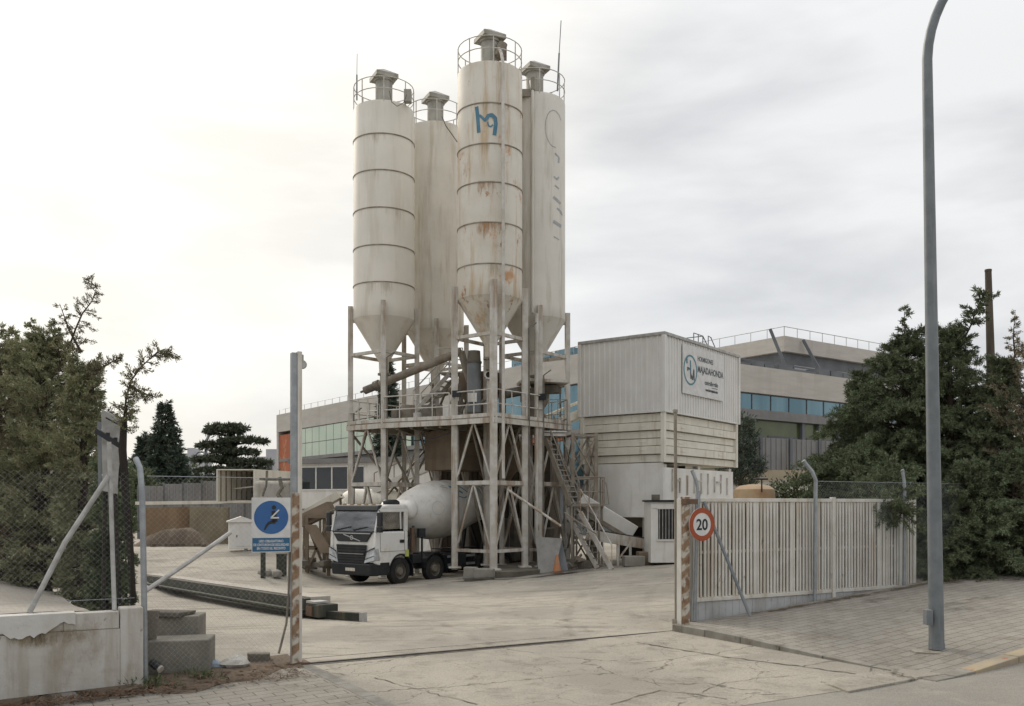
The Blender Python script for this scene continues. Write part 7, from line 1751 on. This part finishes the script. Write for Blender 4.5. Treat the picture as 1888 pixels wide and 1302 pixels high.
def feather(t, name, pts, m_, seed, side=.55, n=10, leaf=.1, width=.010, r0=.03, leafn=18, taper=True):
    """a sparse leader or bough with short side shoots, following pts"""
    rng = np.random.default_rng(seed); pts = [Vector(p) for p in pts]; C, D, br = [], [], []
    for i in range(len(pts) - 1):
        a, b = pts[i], pts[i + 1]; ax_ = (b - a).normalized()
        for j in range(n):
            u = (j + rng.random()) / n; g = (i + u) / (len(pts) - 1); p = a.lerp(b, u)
            o = Vector(rng.normal(size=3)); o = (o - ax_ * o.dot(ax_)).normalized()
            d = (o + ax_ * rng.uniform(.1, .7)).normalized(); l = side * rng.uniform(.35, 1.0) * ((1.15 - g) if taper else 1)
            e = p + d * l - ZU * .06 * l
            br.append(([p, p.lerp(e, .5) + ZU * .02, e], [.010, .007, .003]))
            m = max(2, int(l / .07))
            for q in range(m): C.append(p.lerp(e, (q + .5) / m)); D.append(d + Vector(rng.normal(size=3)) * .35)
    V = sprays(rng, np.array([tuple(c) for c in C]), np.array([tuple(d) for d in D]), .08, leafn, leaf, width, spread=.45, jit=.014)
    quads_mesh('foliage', V, m_, t)
    mb = MB(); mb.tube(pts, [r0 * (1 - .85 * i / (len(pts) - 1)) for i in range(len(pts))], 6)
    for b in br: mb.tube(b[0], b[1], 3)
    mb.build(name, M['bark'], t)

full = lambda h: (1 - max(0, h) ** 2.6) ** .6 * (.72 + .28 * min(1, max(0, h) / .2))
GL = 'cypresses behind the left wall'
def LT(px, Y): p = W(px, 1000, Y); s, t = st(p.x, p.y); return Vector((p.x, p.y, max(.6, bankz(s, t) if 0 < t < 14 else gz(p.x, p.y)) - .12))
def Hpx(b, py): return EYE + (HY - py) / F * b.y - b.z
col = lambda h: (1 - max(0, h) ** 3) ** .7 * (.8 + .2 * min(1, max(0, h) / .15))
b = LT(-2, 20.0); t1 = bough_tree('cypress_tree', 'brownish ragged cypress cut off by the left edge of the photo', 'tree', b, Hpx(b, 628), 1.15, 11, LM['brown'], nb=120, up=.75, droop=.15, prof=col, group=GL)
b = LT(82, 19.0); t2 = bough_tree('cypress_tree', 'dense olive cypress with a tall feathery leader reaching above', 'tree', b, Hpx(b, 610), 1.0, 12, LM['cyp'], nb=150, up=.75, droop=.15, prof=col, group=GL)
feather(t2, 'leader', [W(124, 650, 17.6), W(140, 605, 17.6), W(152, 578, 17.5), W(170, 555, 17.5), W(178, 530, 17.5), W(158, 512, 17.4)], LM['twig'], 3, side=.46, n=6, leaf=.065, leafn=24, width=.0065, r0=.02)
feather(t2, 'side_bough', [W(160, 690, 17.4), W(185, 680, 17.3), W(205, 668, 17.3), W(222, 660, 17.3)], LM['twig'], 4, side=.22, n=7, leaf=.06, leafn=24, width=.0065)
feather(t2, 'side_bough', [W(150, 650, 17.4), W(128, 610, 17.3), W(110, 560, 17.3)], LM['twig'], 14, side=.24, n=6, leaf=.06, leafn=24, width=.0065)
b = LT(154, 17.7); t3 = bough_tree('cypress_tree', 'dark narrow cypress at the right end of the left hedge', 'tree', b, Hpx(b, 668), .58, 13, LM['cyp'], nb=120, up=.7, droop=.2, prof=col, group=GL, side=.4)
b = LT(45, 22.6); bough_tree('cypress_tree', 'olive cypress standing behind the other left hedge trees', 'tree', b, Hpx(b, 640), 1.5, 14, LM['cyp'], nb=120, up=.7, droop=.15, prof=col, group=GL)
b = LT(207, 16.0); t5 = bough_tree('cypress_tree', 'small thin dark cypress beside the raised pale board', 'tree', b, Hpx(b, 860), .32, 15, LM['deep'], nb=70, up=.6, droop=.2, prof=col, group=GL, side=.3)
for k, (tt, px, py, dx, h_) in enumerate(((t1, 14, 655, 4, 50), (t1, -6, 650, 8, 45), (t2, 62, 650, -6, 58), (t2, 92, 645, 10, 52), (t2, 112, 660, -10, 50), (t3, 148, 700, -8, 55), (t3, 168, 720, 10, 60), (t1, 32, 665, -5, 52))):
    Yk = 19.5 if tt is t1 else 18.8 if tt is t2 else 17.5
    feather(tt, 'leader', [W(px, py + 25, Yk), W(px + dx * .4, py - h_ * .3, Yk), W(px + dx, py - h_, Yk)], LM['cyp'], 60 + k, side=.34, n=11, leaf=.09, leafn=20, width=.010, r0=.018)
# lone wispy tree with dark stem
wt_ = thing('wispy_tree', 'lone wispy tree with dark bare stem bending right over the fence', 'tree', W(245, 1108, 13.3))
S_ = [W(246, 1112, 13.3), W(240, 1010, 13.3), W(231, 900, 13.3), W(226, 830, 13.3), W(229, 770, 13.3)]
mb = MB(); mb.tube(S_, [.045, .05, .055, .06, .045], 8); mb.tube([W(226, 840, 13.3), W(221, 870, 13.3), W(218, 900, 13.3)], [.03, .02, .008], 6); mb.build('trunk', M['bark_dk'], wt_)
feather(wt_, 'crown', [W(229, 770, 13.3), W(233, 730, 13.3), W(243, 700, 13.3), W(262, 675, 13.3), W(283, 655, 13.3), W(300, 645, 13.3), W(322, 652, 13.3)], LM['twig'], 7, side=.32, n=6, leaf=.065, leafn=24, width=.0065, r0=.018)
feather(wt_, 'side_bough', [W(240, 712, 13.3), W(262, 725, 13.3), W(288, 733, 13.3)], LM['twig'], 8, side=.16, n=6, leaf=.06, leafn=24, width=.0065)
feather(wt_, 'side_bough', [W(228, 800, 13.3), W(232, 770, 13.3), W(236, 740, 13.3)], LM['cyp'], 9, side=.2, n=10, leaf=.06, leafn=24, width=.0065)

# conifers and the flat cedar beyond the yard
def spruce(label, px, pybase, pytop, Y, rad, seed, name='spruce_tree', m_='spruce', tiers=44, group=None, leaf=.5):
    rng = np.random.default_rng(seed); b = W(px, pybase, Y); b.z = min(b.z, 2.0); H = EYE + (HY - pytop) / F * Y - b.z
    t = thing(name, label, 'tree', b, group); C, D = [], []; bm_ = MB(); bm_.tube([b, b + ZU * H * .97], [.02 * H, .02], 7)
    for i in range(tiers):
        h = .06 + .92 * i / tiers; r = rad * (1 - h) ** .85 * rng.uniform(.93, 1.07)
        for j in range(int(5 + 13 * (1 - h))):
            a = rng.uniform(0, 6.283); rr = r * rng.uniform(.75, 1.12); p0 = b + ZU * (h * H); e = p0 + Vector((math.cos(a) * rr, math.sin(a) * rr, -.16 * rr + rng.normal() * .12))
            m = max(2, int(rr / (rad * .11)))
            for q in range(m): C.append(p0.lerp(e, (q + .7) / m)); D.append((e - p0).normalized() + Vector((0, 0, .15)))
            if j % 3 == 0: bm_.tube([p0, e], [.04, .01], 3)
    V = sprays(rng, np.array([tuple(c) for c in C]), np.array([tuple(d) for d in D]), leaf * .7, 16, leaf, leaf * .10, spread=.55)
    quads_mesh('crown', V, LM[m_], t); bm_.build('trunk', M['bark_dk'], t); return t
spruce('tall dark cone shaped spruce behind the left yard fence', 305, 905, 735, 88, 2.9, 31)
spruce('small dark spruce just left of the taller one', 264, 905, 800, 92, 2.1, 32)
spruce('dark slim spruce seen between the silo legs', 716, 850, 655, 60, 1.35, 33, leaf=.35)
# cedar with flat tiers
rng = np.random.default_rng(5); cd_ = thing('cedar_tree', 'broad flat topped cedar with layered boughs beyond the yard', 'tree', W(424, 905, 78)); Yc = 78.0
mb = MB(); mb.tube([W(424, 915, Yc), W(424, 850, Yc), W(422, 795, Yc)], [.42, .32, .12], 9); C, D = [], []
for (xa, xb, y, dens) in ((388, 450, 789, 45), (382, 440, 797, 35), (410, 486, 813, 45), (368, 430, 822, 40), (396, 470, 834, 40), (362, 440, 848, 55), (420, 494, 853, 50), (366, 490, 868, 80), (360, 496, 884, 100), (364, 494, 898, 100)):
    c0 = W((xa + xb) / 2, y, Yc); rx = (xb - xa) / 2 / F * Yc
    for k in range(dens * 3):
        a = rng.uniform(0, 6.283); f = math.sqrt(rng.random()); p = c0 + Vector((math.cos(a) * rx * f, math.sin(a) * rx * f * .8, rng.normal() * .07 - .22 * f * f + .1)); C.append(tuple(p)); D.append((math.cos(a), math.sin(a), .25))
    for k in range(7):
        a = rng.uniform(0, 6.283); mb.tube([W(424, y + 8, Yc), c0 + Vector((math.cos(a) * rx * .9, math.sin(a) * rx * .7, 0))], [.10, .03], 4)
quads_mesh('crown', sprays(rng, np.array(C), np.array(D), .45, 16, .42, .05, spread=.6), LM['cedar'], cd_); mb.build('trunk', M['bark_dk'], cd_)
for px, py, Y, rad, sd, lab in ((345, 850, 120, 3.0, 41, 'distant rounded bush between spruce and cedar'), (500, 872, 110, 3.2, 42, 'distant dark bush right of the cedar'), (262, 872, 70, 1.2, 43, 'dark bush behind the grey fence at far left')):
    b = W(px, 905, Y); b.z = .5; bushy_tree('bush', lab, 'bush', b, Hpx(b, py), rad, sd, LM['deep'], n=240, leafn=20, leaf=.45, width=.05, prof=full, spl=.6)

# right: big dark conifers behind the pavement
GRN = 'large dark shrubs beside the right pavement'
def RT(px, Y): p = W(px, 1000, Y); return Vector((p.x, p.y, gz(p.x, p.y) - .1))
egg = lambda h: max(.02, math.sin(math.pi * min(1, (max(0, h) * .86 + .14))) ** .55)
jun = lambda h: max(.12, (1 - max(0, h)) ** .75) * (.82 + .18 * min(1, max(0, h) / .2))
wide = lambda h: max(.15, (1 - max(0, h) ** 2.2)) * (.9 + .1 * min(1, max(0, h) / .2))
b = RT(1672, 25.8); r1_ = bough_tree('juniper_tree', 'broad dark juniper with drooping left side behind the slatted gate', 'tree', b, Hpx(b, 605), 2.8, 51, LM['deep'], nb=150, up=.35, droop=.35, prof=wide, group=GRN, side=.75, leaf=.105, width=.0095, leafn=24)
feather(r1_, 'leader', [W(1668, 650, 25.4), W(1668, 610, 25.4), W(1667, 565, 25.4)], LM['deep'], 21, side=.5, n=12, leaf=.12, width=.013)
feather(r1_, 'side_bough', [W(1640, 850, 23.5), W(1655, 890, 22.0), W(1665, 930, 21.4), W(1660, 955, 21.2)], LM['deep'], 25, side=.65, n=22, leaf=.12, width=.011, taper=False)
feather(r1_, 'side_bough', [W(1560, 855, 24.5), W(1590, 890, 22.5), W(1625, 925, 21.5), W(1640, 940, 21.2)], LM['deep'], 26, side=.5, n=20, leaf=.12, width=.011, taper=False)
b = RT(1752, 24.6); r2_ = bough_tree('juniper_tree', 'tallest dark juniper rising behind the street lamp', 'tree', b, Hpx(b, 590), 1.7, 52, LM['deep'], nb=130, up=.45, droop=.3, prof=wide, group=GRN, side=.7, leaf=.105, width=.0095, leafn=24)
feather(r2_, 'side_bough', [W(1770, 640, 24.4), W(1790, 600, 24.4), W(1800, 570, 24.4), W(1815, 542, 24.4)], LM['deep'], 22, side=.42, n=13, leaf=.14, width=.014, taper=False)
b = RT(1850, 23.8); r3_ = bough_tree('juniper_tree', 'dense dark juniper around the wooden pole at the right edge', 'tree', b, Hpx(b, 650), 1.5, 53, LM['deep'], nb=120, up=.45, droop=.3, prof=wide, group=GRN, side=.65, leaf=.10, width=.009, leafn=23)
b = RT(1915, 23.0); r4_ = bough_tree('juniper_tree', 'brownish twiggy shrub at the extreme right edge', 'tree', b, Hpx(b, 622), 1.25, 54, LM['brown'], nb=90, up=.9, droop=.1, prof=col, group=GRN, side=.55, leafn=9)
feather(r4_, 'side_bough', [W(1872, 660, 22.8), W(1868, 620, 22.8), W(1872, 575, 22.8)], LM['brown'], 23, side=.3, n=10, leaf=.08)
b = RT(1788, 22.7); bough_tree('juniper_tree', 'low spreading juniper skirt at the back of the pavement', 'tree', b, Hpx(b, 850), 1.35, 55, LM['deep'], nb=100, up=.3, droop=.35, prof=wide, group=GRN, side=.6, leafn=23, leaf=.10, width=.009)
b = RT(1868, 22.5); bough_tree('juniper_tree', 'low dark juniper mass below the right edge trees', 'tree', b, Hpx(b, 830), 1.25, 56, LM['deep'], nb=90, up=.3, droop=.35, prof=wide, group=GRN, side=.6, leafn=23, leaf=.10, width=.009)
b = RT(1590, 27.5); bough_tree('juniper_tree', 'lower left juniper bough mass hanging by the tan wall', 'tree', b, Hpx(b, 672), 1.6, 57, LM['deep'], nb=110, up=.35, droop=.4, prof=wide, group=GRN, side=.7, leaf=.105, width=.0095, leafn=22)
b = RT(1712, 27.0); bough_tree('juniper_tree', 'dark juniper filling the gap behind the broad one and the lamp', 'tree', b, Hpx(b, 640), 1.8, 58, LM['deep'], nb=100, up=.4, droop=.3, prof=wide, group=GRN, side=.75, leaf=.115, width=.011, leafn=20)
for px, Y, py, rad, sd, lab in ((1470, 33, 885, 1.1, 61, 'low green bush above the gate beside the tan tank'), (1545, 31, 868, 1.5, 62, 'leafy bush behind the middle of the gate')):
    b = RT(px, Y); bushy_tree('bush', lab, 'bush', b, Hpx(b, py), rad, sd, LM['bush'], n=420, leafn=26, leaf=.14, width=.03, prof=egg, spl=.35)
b = W(1365, 880, 58); b.z = 3.5; bushy_tree('bush', 'small dark conifer in front of the olive office glazing', 'bush', b, Hpx(b, 770), 1.1, 63, LM['spruce'], n=300, leafn=22, leaf=.3, width=.03, prof=full)
# weeds at the wall foot
rng = np.random.default_rng(77); 
for k, (s_, t_, lab) in enumerate(((-2.2, -.55, 'small tuft of weeds at the wall end'), (-1.6, -.35, 'weed tuft before the largest concrete block'), (15.2, -.35, 'weeds at the far end of the slatted gate'))):
    p = SP(s_, t_); p.z = zst(s_) + (.15 if s_ > 0 else .05); w_ = thing('weed_tuft', lab, 'weeds', p)
    C = np.array([[p.x + rng.normal() * .14, p.y + rng.normal() * .08, p.z] for _ in range(14)]); D = np.array([[rng.normal() * .5, rng.normal() * .5, 1] for _ in range(14)])
    quads_mesh('foliage', sprays(rng, C, D, .08, 14, .12, .007, spread=.5), LM['bush'], w_)
